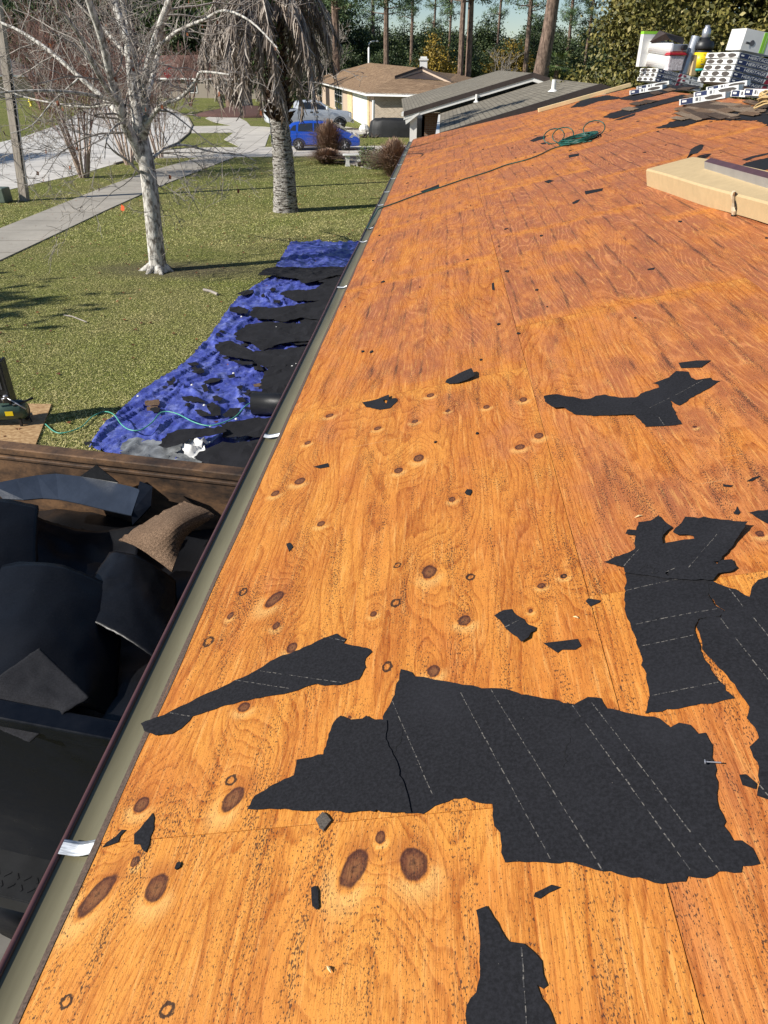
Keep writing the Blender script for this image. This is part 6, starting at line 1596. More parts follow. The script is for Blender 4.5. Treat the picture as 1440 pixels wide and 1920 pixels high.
c_ = G(4, 380); mb = MB(); mb.prism([(-.28, -.25), (.26, -.25), (.26, .3), (-.28, .3)], 0, .48, fn=lambda v: Vector((v[0] * (1 - .12 * v[2]) + c_[0] - .05, v[1] * (1 - .1 * v[2]) + c_[1] + .1, v[2])))
tag(mb.build('utility_box', M['greenbox'], bevel=.03), 'squat green grey utility box on the verge at the left edge', 'utility box')
c_ = G(230, 399); mb = MB(); mb.tube([(c_[0], c_[1], 0), (c_[0], c_[1], .26)], .006, 5); mb.add([(c_[0], c_[1], .26), (c_[0] + .10, c_[1] - .02, .20), (c_[0] + .08, c_[1] - .03, .06), (c_[0] - .05, c_[1] - .01, .08)], [(0, 1, 2, 3), (3, 2, 1, 0)])
tag(mb.build('marker_flag', M['orange']), 'little orange marker flag at the edge of the sidewalk', 'flag')
# hydrant
c_ = AY(52, 168, 95); c_[2] = 0; hy = empty('fire_hydrant', c_, 0, 'yellow fire hydrant on the far verge at the left', 'hydrant')
mb = MB(); mb.lathe([(.22, 0), (.22, .08), (.14, .1), (.14, .62), (.20, .64), (.18, .78), (.06, .9), (.06, .98)], n=16); mb.build('barrel', M['yellow'], hy, True)
mb = MB(); mb.tube([(-.26, 0, .5), (.26, 0, .5)], .08, 10); mb.build('hose_outlet', M['yellow'], hy, True)
# stop sign
c_ = AY(320, 160, 98); st_ = empty('stop_sign', (c_[0], c_[1], 0), rad(14), 'red octagonal stop sign beyond the street behind bare twigs', 'road sign')
zt_ = AY(320, 137, 98)[2]
mb = MB(); mb.tube([(0, .04, 0), (0, .04, zt_ + .3)], .05, 8); mb.build('post', M['greysteel'], st_)
mb = MB(); oc = [(.62 * math.cos(rad(22.5 + 45 * k)), .62 * math.sin(rad(22.5 + 45 * k))) for k in range(8)]; mb.prism(oc, 0, .03, fn=lambda v: Vector((v[0], v[2] - .02, zt_ + v[1]))); pl_ = mb.build('plate', M['red'], st_)
T4 = text_mesh('STOP', 1.0); w_ = max(v[0] for v in T4[0]); mb = MB(); mb.add([(-.46 + v[0] / w_ * .92, -.025, zt_ - .19 + v[1] * .54) for v in T4[0]], T4[1]); mb.build('lettering', M['white'], pl_)
# street lamps
for nm, x, y, yb, Y, lb in (('street_lamp', 693, 78, 130, 112, 'tall white cobra head street lamp behind the tan roofed house'),):
    t_ = AY(x + 4, y, Y); root = empty(nm, (t_[0] - .4, Y, 0), 0, lb, 'street lamp')
    H = t_[2]; mb = MB(); mb.tube([(0, 0, 0), (0, 0, H * .9), (.05, 0, H * .97), (.35, 0, H), (.8, 0, H + .05)], [.16, .13, .11, .09, .07], 8); mb.build('post', M['white'], root, True)
    mb = MB(); mb.lathe([(.02, 0), (.16, .04), (.2, .14), (.05, .2)], (1.1, 0, H - .08), 12); mb.build('lamp_head', M['white'], root, True)
# garden lamp pole by the grasses
c_ = G(597, 291); z1_ = AY(595, 218, c_[1])[2]; root = empty('garden_post', (c_[0], c_[1], 0), 0, 'thin dark post in front of the blue hatchback', 'post')
mb = MB(); mb.tube([(0, 0, 0), (0, 0, z1_ - .1)], .035, 8); mb.build('shaft', M['blackplastic'], root)
mb = MB(); mb.tube([(-.09, 0, z1_ - .05), (0, 0, z1_ + .06), (.09, 0, z1_ - .05)], .02, 6); mb.lathe([(.01, 0), (.05, .05), (.01, .12)], (0, 0, z1_ - .1), 8); mb.build('finial', M['blackplastic'], root)
# white bench
c_ = G(652, 312); root = empty('garden_bench', (c_[0], c_[1], 0), rad(8), 'small white stone bench beside the ornamental grass', 'bench')
mb = MB(); mb.box((.25, .1, .50), (.95, .36, .08)); mb.build('seat', M['white'], root, bevel=.02)
for x in (.0, .55):
    mb = MB(); mb.prism([(-.12, 0), (.12, 0), (.08, .2), (.13, .46), (-.13, .46), (-.08, .2)], 0, .2, fn=lambda v: Vector((x + v[0], v[2], v[1]))); mb.build('leg', M['white'], root)
# covered grill and clutter by the front wall
c_ = G(742, 252); gx_, gy_ = c_[0], c_[1] - 2
mb = MB(); vs = []; nn = 36
for j, (r_, z) in enumerate(((1.0, .0), (.98, .5), (.95, .95), (.86, 1.08), (.3, 1.12))):
    for k in range(nn):
        t = 2 * math.pi * k / nn; w = 1 + (.05 * math.sin(k * 2.7) * (1 - j / 4)); ct, st = math.cos(t), math.sin(t)
        vs.append((gx_ + .4 + 2.1 * r_ * w * (abs(ct) ** .5) * (1 if ct > 0 else -1), gy_ + .8 * r_ * w * (abs(st) ** .5) * (1 if st > 0 else -1), z * (1 + .04 * math.sin(k * 1.3))))
mb.add(vs, [(j * nn + k, j * nn + (k + 1) % nn, (j + 1) * nn + (k + 1) % nn, (j + 1) * nn + k) for j in range(4) for k in range(nn)] + [tuple(4 * nn + k for k in range(nn))])
tag(mb.build('covered_grill', M['blackcloth'], smooth=True), 'long shape under a black cover against the brick front of the tan roofed house', 'covered furniture')
for i, (x, y, h, w_, mt, nm, lb) in enumerate([(699.5, 250, 2.1, .10, 'white', 'white_post', 'thin white post standing by the brick corner of the tan roofed house'), (712, 250, 1.5, .5, 'shrub', 'bicycle', '')]):
    if nm == 'bicycle': continue
    c_ = G(x, y); mb = MB(); mb.tube([(c_[0], c_[1], 0), (c_[0] + .04, c_[1], h)], w_, 8); tag(mb.build(nm, M[mt]), lb, 'post')
# bicycle
c_ = G(714, 248); root = empty('bicycle', (c_[0], c_[1] - 1, 0), rad(35), 'teal bicycle leaning by the brick wall next to the black cover', 'bicycle')
M['teal'] = simple('teal_paint', (.05, .22, .18), .4, .2)
for x in (-.5, .5):
    mb = MB(); mb.tube([(x + .32 * math.cos(t * .5236), 0, .33 + .32 * math.sin(t * .5236)) for t in range(13)], .03, 6, cap=False); mb.build('wheel', M['tyre'], root)
mb = MB()
for a_, b_ in (((-.5, .33), (-.1, .33)), ((-.1, .33), (-.2, .85)), ((-.2, .8), (.35, .82)), ((-.1, .33), (.35, .75)), ((.5, .33), (.33, .95)), ((-.5, .33), (-.18, .75))): mb.tube([(a_[0], 0, a_[1]), (b_[0], 0, b_[1])], .03, 6)
mb.build('frame', M['teal'], root); mb = MB(); mb.tube([(.33, -.28, 1.0), (.33, .28, 1.0)], .02, 6); mb.build('handlebar', M['blackplastic'], root); mb = MB(); mb.box((-.22, 0, .9), (.26, .14, .06)); mb.build('saddle', M['blackplastic'], root)
c_ = G(696, 258); mb = MB()
for k in range(14):
    a0 = random.uniform(0, 6.28); p = Vector((c_[0] + random.gauss(0, .35), c_[1] + random.gauss(0, .35), .02)); mb.tube([p, p + Vector((math.cos(a0) * .3, math.sin(a0) * .3, random.uniform(.1, .35)))], [.08, .02], 5)
tag(mb.build('cut_plant_heap', M['darkbark']), 'dark low heap of dead stalks on the lawn right of the blue hatchback', 'heap')
# white rock by the garage
c_ = G(683, 247); mb = MB(); mb.lathe([(.02, 0), (.32, .02), (.42, .18), (.30, .42), (.05, .55)], (c_[0], c_[1], 0), 9); tag(mb.build('white_ornament', M['white']), 'white garden ornament at the foot of the garage corner', 'ornament')
print('houses done')

# ================================================================== VEGETATION
def tubes_np(lines, n=3):
    """lines: list of (pts (k,3), radii (k,)) -> V, F quads"""
    Vs, Fs, b = [], [], 0
    th_ = np.arange(n) * 2 * np.pi / n
    for P, rr in lines:
        P = np.asarray(P, float); k = len(P)
        d = np.gradient(P, axis=0); d /= np.linalg.norm(d, axis=1)[:, None] + 1e-9
        ref = np.tile([0., 0., 1.], (k, 1)); ref[np.abs(d[:, 2]) > .95] = [1., 0, 0]
        u = np.cross(d, ref); u /= np.linalg.norm(u, axis=1)[:, None] + 1e-9; w = np.cross(d, u)
        ring = P[:, None] + (u[:, None] * np.cos(th_)[None, :, None] + w[:, None] * np.sin(th_)[None, :, None]) * np.asarray(rr)[:, None, None]
        Vs.append(ring.reshape(-1, 3))
        i = (np.arange(k - 1)[:, None] * n + np.arange(n)[None]); j = (np.arange(k - 1)[:, None] * n + (np.arange(n)[None] + 1) % n)
        Fs.append(np.stack([i, i + n, j + n, j], -1).reshape(-1, 4) + b); b += k * n
    return np.concatenate(Vs), np.concatenate(Fs)
def tubemesh(name, lines, mat, parent=None, n=3):
    V, F = tubes_np(lines, n); return link(name, fast(name, V, F), mat, parent, True)
def grow(P0, d0, L, r0, depth, out, rr, spread=.6, upb=.15, kids=3, wig=.25, ratio=.62, minr=.003):
    n = 5; P = [np.array(P0, float)]; d = np.array(d0, float); d /= np.linalg.norm(d)
    for i in range(n):
        d = d + rr.normal(0, wig * .5, 3) + np.array([0, 0, upb * .12]); d /= np.linalg.norm(d); P.append(P[-1] + d * L / n)
    rad_ = np.linspace(r0, max(minr, r0 * .45), n + 1); out.append((np.array(P), rad_))
    if depth <= 0: return
    for k in range(kids):
        t = rr.uniform(.3, 1.0); i = min(n - 1, int(t * n)); p = P[i] + (P[i + 1] - P[i]) * (t * n - i)
        dd = (P[i + 1] - P[i]); dd /= np.linalg.norm(dd); nd = dd + rr.normal(0, spread, 3) + np.array([0, 0, upb])
        grow(p, nd, L * ratio * rr.uniform(.7, 1.2), max(minr, rad_[i] * .55), depth - 1, out, rr, spread, upb, kids, wig, ratio, minr)

# ---- pale bare tree on our lawn
def white_tree():
    rr = np.random.default_rng(3)
    b = G(297, 508); Y0 = b[1]
    root = empty('bare_tree', b, 0, 'bare pale-barked tree forking low on the lawn, left of the palm', 'tree')
    def W(pts): return np.array([AY(x, y, Y0 + dy) - b for x, y, dy in pts])
    def dens(P, k=5):
        Q = []
        for i in range(len(P) - 1):
            p0, p1, p2, p3 = P[max(i-1,0)], P[i], P[i+1], P[min(i+2,len(P)-1)]
            for j in range(k):
                t = j / k; Q.append(.5 * ((2*p1) + (-p0+p2)*t + (2*p0-5*p1+4*p2-p3)*t*t + (-p0+3*p1-3*p2+p3)*t**3))
        Q.append(P[-1]); return np.array(Q)
    trunk = dens(W([(300, 514, 0), (296, 495, 0), (293, 470, 0), (288, 420, 0), (283, 370, 0), (277, 320, 0), (270, 285, 0), (263, 255, 0)]), 6)
    rt = np.interp(np.linspace(0, 1, len(trunk)), [0, .05, .12, .4, 1], [.34, .25, .205, .185, .165])
    out = [(trunk, rt)]
    # root flare
    for a_ in np.linspace(0, 2 * np.pi, 7)[:-1]:
        L = rr.uniform(.35, .6); out.append((np.array([[0, 0, .28], [.12 * np.cos(a_), .12 * np.sin(a_), .12], [L * np.cos(a_), L * np.sin(a_), -.04]]), np.array([.12, .11, .03])))
    main = [
        ([(266, 300, 0), (252, 265, -.2), (235, 235, -.4), (222, 190, -.6), (210, 150, -.8), (190, 70, -1.2), (166, 0, -1.5), (140, -90, -1.9)], .125, .05),
        ([(262, 255, 0), (254, 200, .1), (249, 165, .2), (240, 80, .4), (220, 20, .6), (208, -40, .9), (195, -120, 1.2)], .12, .06),
        ([(262, 250, 0), (262, 200, .5), (256, 140, .7), (246, 70, 1.0), (230, 5, 1.3), (222, -80, 1.6)], .085, .04),
        ([(265, 265, 0), (276, 220, -.3), (270, 165, -.4), (284, 100, -.6), (303, 40, -.9), (322, -10, -1.1), (350, -90, -1.4)], .105, .05),
        ([(270, 200, -.35), (292, 120, .5), (300, 60, .9), (312, 0, 1.2), (318, -60, 1.5)], .06, .03),
        ([(236, 236, -.4), (205, 195, .2), (150, 145, .5), (92, 95, .8), (40, 60, 1.1), (0, 42, 1.3), (-60, 20, 1.6)], .065, .02),
        ([(225, 200, -.55), (190, 150, -1.3), (150, 70, -1.9), (110, 10, -2.4), (80, -50, -2.9)], .055, .02),
        ([(274, 238, -.2), (300, 200, -.9), (340, 182, -1.4), (368, 150, -1.9), (378, 135, -2.1), (430, 140, -2.4)], .05, .015),
        ([(283, 300, 0), (310, 278, .6), (345, 272, 1.0), (400, 285, 1.4), (450, 290, 1.8), (480, 302, 2.0)], .035, .010),
        ([(262, 325, 0), (240, 302, -.5), (215, 285, -.9), (200, 268, -1.1)], .032, .012),
        ([(250, 262, -.2), (232, 232, -.9), (212, 240, -1.3), (200, 262, -1.5), (196, 298, -1.6)], .03, .010),
        ([(222, 190, -.6), (150, 175, -1.2), (80, 170, -1.7), (20, 172, -2.0), (-40, 180, -2.3)], .04, .012),
        ([(284, 330, 0), (300, 350, .2), (318, 335, .5)], .02, .008),
        ([(285, 100, -.6), (330, 60, -1.4), (380, 38, -1.9), (420, 20, -2.3), (470, 40, -2.8), (520, 90, -3.1)], .035, .012),
        ([(243, 110, .35), (200, 60, 1.2), (150, 10, 1.8), (110, -40, 2.2)], .045, .015),
        ([(150, 145, .5), (100, 190, .2), (60, 235, -.1), (20, 250, -.3)], .022, .008),
        ([(205, 195, .2), (160, 200, .9), (110, 195, 1.4), (40, 180, 1.8), (-30, 150, 2.1)], .035, .010)]
    branches = []
    for pts, r0, r1 in main:
        P = dens(W(pts), 5); out.append((P, np.linspace(r0, r1, len(P)))); branches.append((P, r0, r1))
    tubes = tubemesh('trunk', out, M['whitebark'], root, 12)
    tw = []
    for P, r0, r1 in branches:
        n = len(P); nk = max(4, int(n * .32))
        for k in range(nk):
            i = int(rr.uniform(.15, 1) * (n - 2)); dd = P[i + 1] - P[i]; dd /= np.linalg.norm(dd)
            nd = dd + rr.normal(0, .75, 3) + np.array([0, 0, .12]); rloc = r0 + (r1 - r0) * i / n
            grow(P[i], nd, rr.uniform(.7, 1.7), min(.028, rloc * .45), 3, tw, rr, .65, .10, 3, .34, .62, .0042)
    tubemesh('twigs', tw, M['twig'], root, 3)
    # a few brown leaves that hang on
    vs, fs = [], []
    for k in range(60):
        P, _ = tw[rr.integers(len(tw))]; p = P[-1]; a_ = rr.uniform(0, 6.28); s_ = .05
        b0 = len(vs); c_, s2 = math.cos(a_) * s_, math.sin(a_) * s_
        vs += [p, p + [c_, s2, -s_ * .4], p + [c_ * .6 - s2 * .4, s2 * .6 + c_ * .4, -s_ * 1.8], p + [-c_ * .3, -s2 * .3, -s_ * 1.5]]; fs.append((b0, b0 + 1, b0 + 2, b0 + 3))
    tag(link('dead_leaves', fast('dead_leaves', vs, fs, {'rnd': rr.random(len(vs))}), M['rustleaf'], root), kind='stuff')
white_tree()

# ---- crape myrtles on the verge
def myrtle(base, h, seed, label, nst=9, spread=.28):
    rr = np.random.default_rng(seed); root = empty('crape_myrtle', base, 0, label, 'tree', 'bare crape myrtles on the verge')
    st, tw = [], []
    for k in range(nst):
        a_ = 2 * np.pi * k / nst + rr.uniform(-.3, .3); P = [np.array([.16 * np.cos(a_), .16 * np.sin(a_), -.02])]; d = np.array([np.cos(a_) * spread * rr.uniform(.4, 1.2), np.sin(a_) * spread * rr.uniform(.4, 1.2), 1.])
        L = h * rr.uniform(.55, .7)
        for i in range(7):
            d = d + rr.normal(0, .05, 3); d /= np.linalg.norm(d); P.append(P[-1] + d * L / 7)
        st.append((np.array(P), np.linspace(.05, .022, 8)))
        for j in range(5):
            i = rr.integers(2, 7); grow(P[i], d + rr.normal(0, .4, 3), h * .33, .014, 3, tw, rr, .5, .25, 3, .25, .62, .006)
        grow(P[-1], d, h * .4, .02, 3, tw, rr, .5, .2, 3, .25, .6, .006)
    tubemesh('stems', st, M['myrtle'], root, 6); tubemesh('twigs', tw, M['redtwig'], root, 3)
    return root
myrtle(G(158, 333), 5.6, 21, 'nearest many-stemmed bare crape myrtle, between the street and the sidewalk', 12, .34)
myrtle(G(243, 309), 5.4, 22, 'middle bare crape myrtle, seen just behind the pale tree trunk', 10, .3)
myrtle(G(299, 296), 4.6, 23, 'slim bare crape myrtle standing near the bend of the street', 5, .22)

# ---- palm
def frond_mesh(seed, L=3.0, droop=1.0, dead=True):
    rr = np.random.default_rng(seed); n = 18; t = np.linspace(0, 1, n)
    x = L * .80 * (1 - np.exp(-2.2 * t)); z = .10 * L * np.sin(np.minimum(1, t * 1.6) * 1.5) - droop * L * .80 * t ** 1.8
    y = .06 * L * np.sin(t * 3 + seed); P = np.stack([x, y, z], 1)
    V, F = tubes_np([(P, np.linspace(.035, .006, n))], 4)
    vs, fs, rn = [V], [F], [np.full(len(V), .8)]
    b = len(V)
    for i in np.linspace(2, n - 1.01, 84):
        k = int(i); f = i - k; p = P[k] * (1 - f) + P[k + 1] * f; d = P[k + 1] - P[k]; d /= np.linalg.norm(d)
        for s_ in (-1, 1):
            ll = L * .22 * (1 - .6 * abs(i / n - .45)) * rr.uniform(.6, 1.1)
            out = np.array([0, s_ * (.35 if dead else .9), 0]) + d * .55 + np.array([0, 0, -1.0 if dead else -.15]) + rr.normal(0, .22, 3); out /= np.linalg.norm(out)
            wv = np.cross(out, rr.normal(0, 1, 3)); wv /= np.linalg.norm(wv); wv *= .019
            m_ = p + out * ll * .5 + rr.normal(0, .03, 3); e_ = p + out * ll + np.array([0, 0, -.1 * ll]) + rr.normal(0, .04, 3)
            vs.append(np.array([p - wv, p + wv, m_ + wv, m_ - wv, e_ + wv * .4, e_ - wv * .4])); fs.append(np.array([[0, 1, 2, 3], [3, 2, 4, 5]]) + b); b += 6
            rn.append(np.full(6, np.clip(rr.normal(.5, .28), 0, 1)))
    return fast('frond', np.concatenate(vs), np.concatenate(fs), {'rnd': np.concatenate(rn)})
FM = [frond_mesh(40 + i, 2.7, .85 + .12 * i) for i in range(4)]
FG = [frond_mesh(60 + i, 3.2, .25 + .2 * i, False) for i in range(2)]
def palm(base, pts, rads, crown, label, nd, ng, scale=1.0, boots=(0, 0), seed=0, lo=-.6):
    rr = np.random.default_rng(seed); root = empty('palm_tree', base, 0, label, 'palm')
    P = np.array(pts, float); n_ = 70; s_ = np.linspace(0, 1, n_); cum = np.concatenate([[0], np.cumsum(np.linalg.norm(np.diff(P, axis=0), axis=1))]); cum /= cum[-1]
    Q = np.stack([np.interp(s_, cum, P[:, k]) for k in range(3)], 1); rd = np.interp(s_, cum, rads)
    rd = rd * (1 + .035 * np.sin(np.arange(n_) * 1.9) + rr.normal(0, .012, n_))
    V, F = tubes_np([(Q, rd)], 20); link('trunk', fast('trunk', V, F), M['palmtrunk'], root, True)
    vs, fs = [], []; nb = boots[1]
    for k in range(nb):
        t = boots[0] + (1 - boots[0]) * k / max(1, nb); i = int(t * (n_ - 1)); p = Q[i]; a_ = k * 2.4; r_ = rd[i]
        o = np.array([np.cos(a_), np.sin(a_), 0]); w = np.array([-np.sin(a_), np.cos(a_), 0]) * .09; ln = rr.uniform(.10, .26)
        b0 = len(vs); vs += [p + o * r_ * .8 - w, p + o * r_ * .8 + w, p + o * (r_ + ln) + w * .6 + [0, 0, .28], p + o * (r_ + ln) - w * .6 + [0, 0, .28], p + o * r_ * .8 - w + [0, 0, .22], p + o * r_ * .8 + w + [0, 0, .22]]
        fs += [(b0, b0 + 1, b0 + 2, b0 + 3), (b0 + 4, b0 + 3, b0 + 2, b0 + 5), (b0, b0 + 3, b0 + 4, b0 + 4), (b0 + 1, b0 + 5, b0 + 2, b0 + 2)]
    if nb: 
        mb = MB(); mb.add(vs, [tuple(dict.fromkeys(f)) for f in fs]); mb.build('frond_stubs', M['boots'], root)
    for k in range(nd + ng):
        dead = k < nd; me = (FM if dead else FG)[k % (4 if dead else 2)]
        o = bpy.data.objects.new('dead_frond' if dead else 'green_frond', me); col.objects.link(o); o.parent = root
        if not me.materials: me.materials.append(M['deadfrond'] if dead else M['greenfrond'])
        c_ = Vector(crown) + Vector((0, 0, rr.uniform(lo, .2) if dead else .3)); o.location = c_
        o.rotation_euler = (rr.normal(0, .1), (rr.uniform(-.15, .35) if dead else rr.uniform(-.9, -.1)), k * 2.39996 + rr.uniform(-.2, .2)); s2 = scale * rr.uniform(.8, 1.1); o.scale = (s2, s2, s2)
    return root
b = G(536, 396); Y0 = b[1]
pp_ = [AY(x, y, Y0) - b for x, y in [(536, 398), (535, 380), (533, 330), (529, 280), (524, 230), (518, 180), (510, 120), (503, 60), (500, 5), (499, -15)]]
palm(b, pp_, [.44, .40, .36, .33, .31, .30, .31, .34, .40, .44], pp_[-1], 'big palm with a white-patched trunk and a skirt of dead fronds on our lawn', 34, 8, 1.0, (.44, 190), 5, -.5)
# vine on the palm trunk
rr = np.random.default_rng(8); vs, fs, rn = [], [], []
for k in range(420):
    t = rr.uniform(.60, .97); c_ = np.array(pp_[0]) * 0 + np.array([np.interp(t, np.linspace(0, 1, 10), [p[j] for p in pp_]) for j in range(3)]); a_ = rr.uniform(2.2, 5.6); r_ = .36 + rr.uniform(0, .28)
    p = c_ + np.array([np.cos(a_) * r_, np.sin(a_) * r_, 0]); d = rr.normal(0, 1, 3); d[2] -= .8; d /= np.linalg.norm(d); w = np.cross(d, rr.normal(0, 1, 3)); w /= np.linalg.norm(w); L = rr.uniform(.10, .28); b0 = len(vs)
    vs += [p, p + d * L * .5 + w * L * .14, p + d * L, p + d * L * .5 - w * L * .14]; fs.append((b0, b0 + 1, b0 + 2, b0 + 3)); rn += [rr.random()] * 4
o = link('vine_leaves', fast('vine_leaves', vs, fs, {'rnd': rn}), M['shrub']); o.location = b
tag(o, 'leafy green vine climbing the upper trunk of the big palm', 'vine')
b = AY(463, 192, 84); b[2] = 0; h = AY(452, 50, 84)[2]
palm(b, [(0, 0, 0), (-.1, 0, h * .5), (-.7, 0, h)], [.62, .50, .50], (-.7, 0, h), 'second palm with dead hanging fronds on a mulch bed beyond the street', 40, 6, 1.9, (.3, 60), 6, -1.5)
mb = MB(); c_ = AY(468, 196, 82); mb.lathe([(6.0, -.05), (4.5, .3), (2.2, .65), (.3, .8)], (c_[0], c_[1], 0), 22)
tag(mb.build('mulch_bed', M['mulch'], smooth=True), kind='structure')
c_ = AY(435, 186, 86); mb = MB(); mb.lathe([(.75, 0), (.70, .5), (.72, 1.8), (.6, 2.2), (.2, 2.35)], (c_[0], c_[1], 0), 14)
tag(mb.build('palm_stump', M['pinebark'], smooth=True), 'stout brown palm stump beside the second palm', 'stump')

# ---- foliage
def leaves(n, centers, crad, size, rr, asp=.5, flat=.7):
    c = centers[rr.integers(0, len(centers), n)]; p = c + rr.normal(0, 1, (n, 3)) * crad * np.array([1, 1, flat])
    d = rr.normal(0, 1, (n, 3)); d /= np.linalg.norm(d, axis=1)[:, None]; w = np.cross(d, rr.normal(0, 1, (n, 3))); w /= np.linalg.norm(w, axis=1)[:, None]
    s_ = size * rr.uniform(.6, 1.4, n)[:, None]
    V = np.stack([p - d * s_ * .5, p + w * s_ * asp * .5, p + d * s_ * .5, p - w * s_ * asp * .5], 1).reshape(-1, 3)
    cv = rr.random(len(centers)); r_ = np.clip(rr.random(n) * .75 + .25 * cv[rr.integers(0, len(centers), n)], 0, 1)
    return V, np.arange(4 * n).reshape(-1, 4), np.repeat(r_, 4)
def crown_centers(rr, k, R3, z0, shell=.55):
    d = rr.normal(0, 1, (k, 3)); d /= np.linalg.norm(d, axis=1)[:, None]; q = rr.uniform(shell, 1, k)[:, None]; c = d * q * np.array(R3); c[:, 2] += z0; return c
def tree_meshes(seed, H, Rw, trunk_h, nleaf, size, k=46, crad=.9, limbs=14, tr=.3, lean=.0, shell=.45, flat=.8, zc=None, Rz=None):
    rr = np.random.default_rng(seed); Rz = Rz or (H - trunk_h) / 2; zc = zc or trunk_h + Rz
    C = crown_centers(rr, k, (Rw, Rw, Rz), zc, shell)
    V, F, r_ = leaves(nleaf, C, crad, size, rr, .55, flat)
    lf = fast('crown', V, F, {'rnd': r_})
    T = [(np.array([[0, 0, -.2], [lean * .3, 0, H * .3], [lean * .7, .1, H * .6], [lean, 0, H * .92]]), np.array([tr * 1.25, tr, tr * .7, tr * .2]))]
    for i in range(limbs):
        c = C[rr.integers(k)]; z = rr.uniform(trunk_h * .7, max(trunk_h, c[2] - .4)); s_ = np.array([lean * z / H, 0, z]); m_ = (s_ + c) / 2 + rr.normal(0, .3, 3) + [0, 0, -.1]
        T.append((np.array([s_, m_, c]), np.array([tr * .4, tr * .25, .03])))
    V, F = tubes_np(T, 7); tk = fast('trunk', V, F)
    return tk, lf
def plant(name, loc, meshes, mats, label, cat='tree', group=None, rz=0.0, sc=(1, 1, 1)):
    r_ = empty(name, loc, rz, label, cat, group); r_.scale = sc
    for nm, me, mt in (('trunk', meshes[0], mats[0]), ('crown', meshes[1], mats[1])):
        if me is None: continue
        if not me.materials: me.materials.append(mt)
        o = bpy.data.objects.new(nm, me); col.objects.link(o); o.parent = r_
    return r_
# big yellow-green tree at the right
def at0(px, Y): return AY(px, 130, Y)
tm = tree_meshes(301, 13, 4.0, 1.0, 105000, .155, 190, .50, 26, .35, shell=.35, zc=5.6, Rz=6.6)
plant('broadleaf_tree', (at0(1325, 30)[0], 30, -.5), tm, (M['darkbark'], M['oakleaf']), 'big yellow-green leafy tree rising behind the roof ridge at the right')
plant('broadleaf_tree', (at0(1325, 30)[0] + 5.5, 28.5, -.5), tm, (M['darkbark'], M['oakleaf']), 'second yellow-green leafy tree at the right edge behind the tall stack', rz=2.2, sc=(1.0, 1.0, 1.1))
# back wood
EV = [tree_meshes(310 + i, 13, 4.6, .6, 15000, .36, 80, .75, 16, .3, shell=.3, zc=6.0, Rz=6.4) for i in range(3)]
PN = []
for i in range(3):
    rr = np.random.default_rng(330 + i); H = 26; T = [(np.array([[0, 0, -.2], [.1, 0, 8], [.3 * (i - 1), .1, 16], [.8 * (i - 1), 0, 26]]), np.array([.42, .36, .30, .1]))]; C = []
    for k in range(34):
        z = rr.uniform(9.5, 25); a_ = rr.uniform(0, 6.28); L = rr.uniform(1.5, 4.6); e_ = np.array([np.cos(a_) * L, np.sin(a_) * L, z + rr.uniform(-.2, 1.0)]); s_ = np.array([.02 * z * (i - 1), 0, z]); m_ = (s_ + e_) / 2 + rr.normal(0, .25, 3)
        T.append((np.array([s_, m_, e_]), np.array([.09, .05, .02]))); C += [e_, e_ * .75 + s_ * .25 + rr.normal(0, .35, 3), m_ + rr.normal(0, .4, 3)]
    V, F = tubes_np(T, 7); tk = fast('trunk', V, F); V, F, r_ = leaves(9500, np.array(C), .42, .30, rr, .3, .6); PN.append((tk, fast('crown', V, F, {'rnd': r_})))
def at(px, Y): p = AY(px, 130, Y); return (p[0], Y, -.1)
rr = np.random.default_rng(77)
WG = 'dark evergreens of the wood behind the houses'
i = 0
for Y, xs_, s_ in ((150, np.arange(-260, 1560, 62), .95), (172, np.arange(-300, 1600, 58), 1.12), (128, np.arange(560, 1240, 80), .66)):
    for x in xs_:
        if Y == 128 and 640 < x < 700: continue
        xx = x + rr.uniform(-22, 22); k = s_ * rr.uniform(.78, 1.05)
        if xx > 640: k *= .95
        if xx < 640: k *= 1.55
        if 740 < xx < 1130: k *= .92
        plant('evergreen_tree', at(xx, Y + rr.uniform(-5, 5)), EV[i % 3], (M['darkbark'], M['evergreen']), 'dark evergreen tree in the wood beyond the houses', 'tree', WG, rr.uniform(0, 6.28), (k * 1.1, k * 1.1, k)); i += 1
PG = 'tall pines standing in the wood'
for j, (x, Y, k, r_) in enumerate([(700, 150, 1, .9), (725, 118, 1, 1.0), (770, 140, 1, .7), (812, 165, 1, .6), (864, 96, 1, .85), (879, 97, 1, .95), (985, 118, 1, .9), (1060, 150, 1, .8), (1095, 150, 1, .7), (930, 160, 1.1, .7), (640, 150, 1, .8), (590, 160, 1, .9), (1150, 160, 1, .8), (330, 150, 1, .9), (210, 158, 1, .9), (90, 150, 1, .9), (1220, 150, 1, .9), (840, 150, 1, .6), (480, 165, 1.1, 1), (1300, 158, 1, 1), (1400, 150, 1, 1)]):
    plant('pine_tree', at(x, Y), PN[j % 3], (M['pinebark'], M['pineneedle']), 'tall bare-stemmed pine in the wood beyond the houses', 'tree', PG, rr.uniform(0, 6.28), (r_, r_, k))
plant('pine_tree', at(630, 108), PN[1], (M['pinebark'], M['pineneedle']), 'tall straight pine right of the big palm, behind the tan roofed house', rz=1.0, sc=(1.25, 1.25, 1))
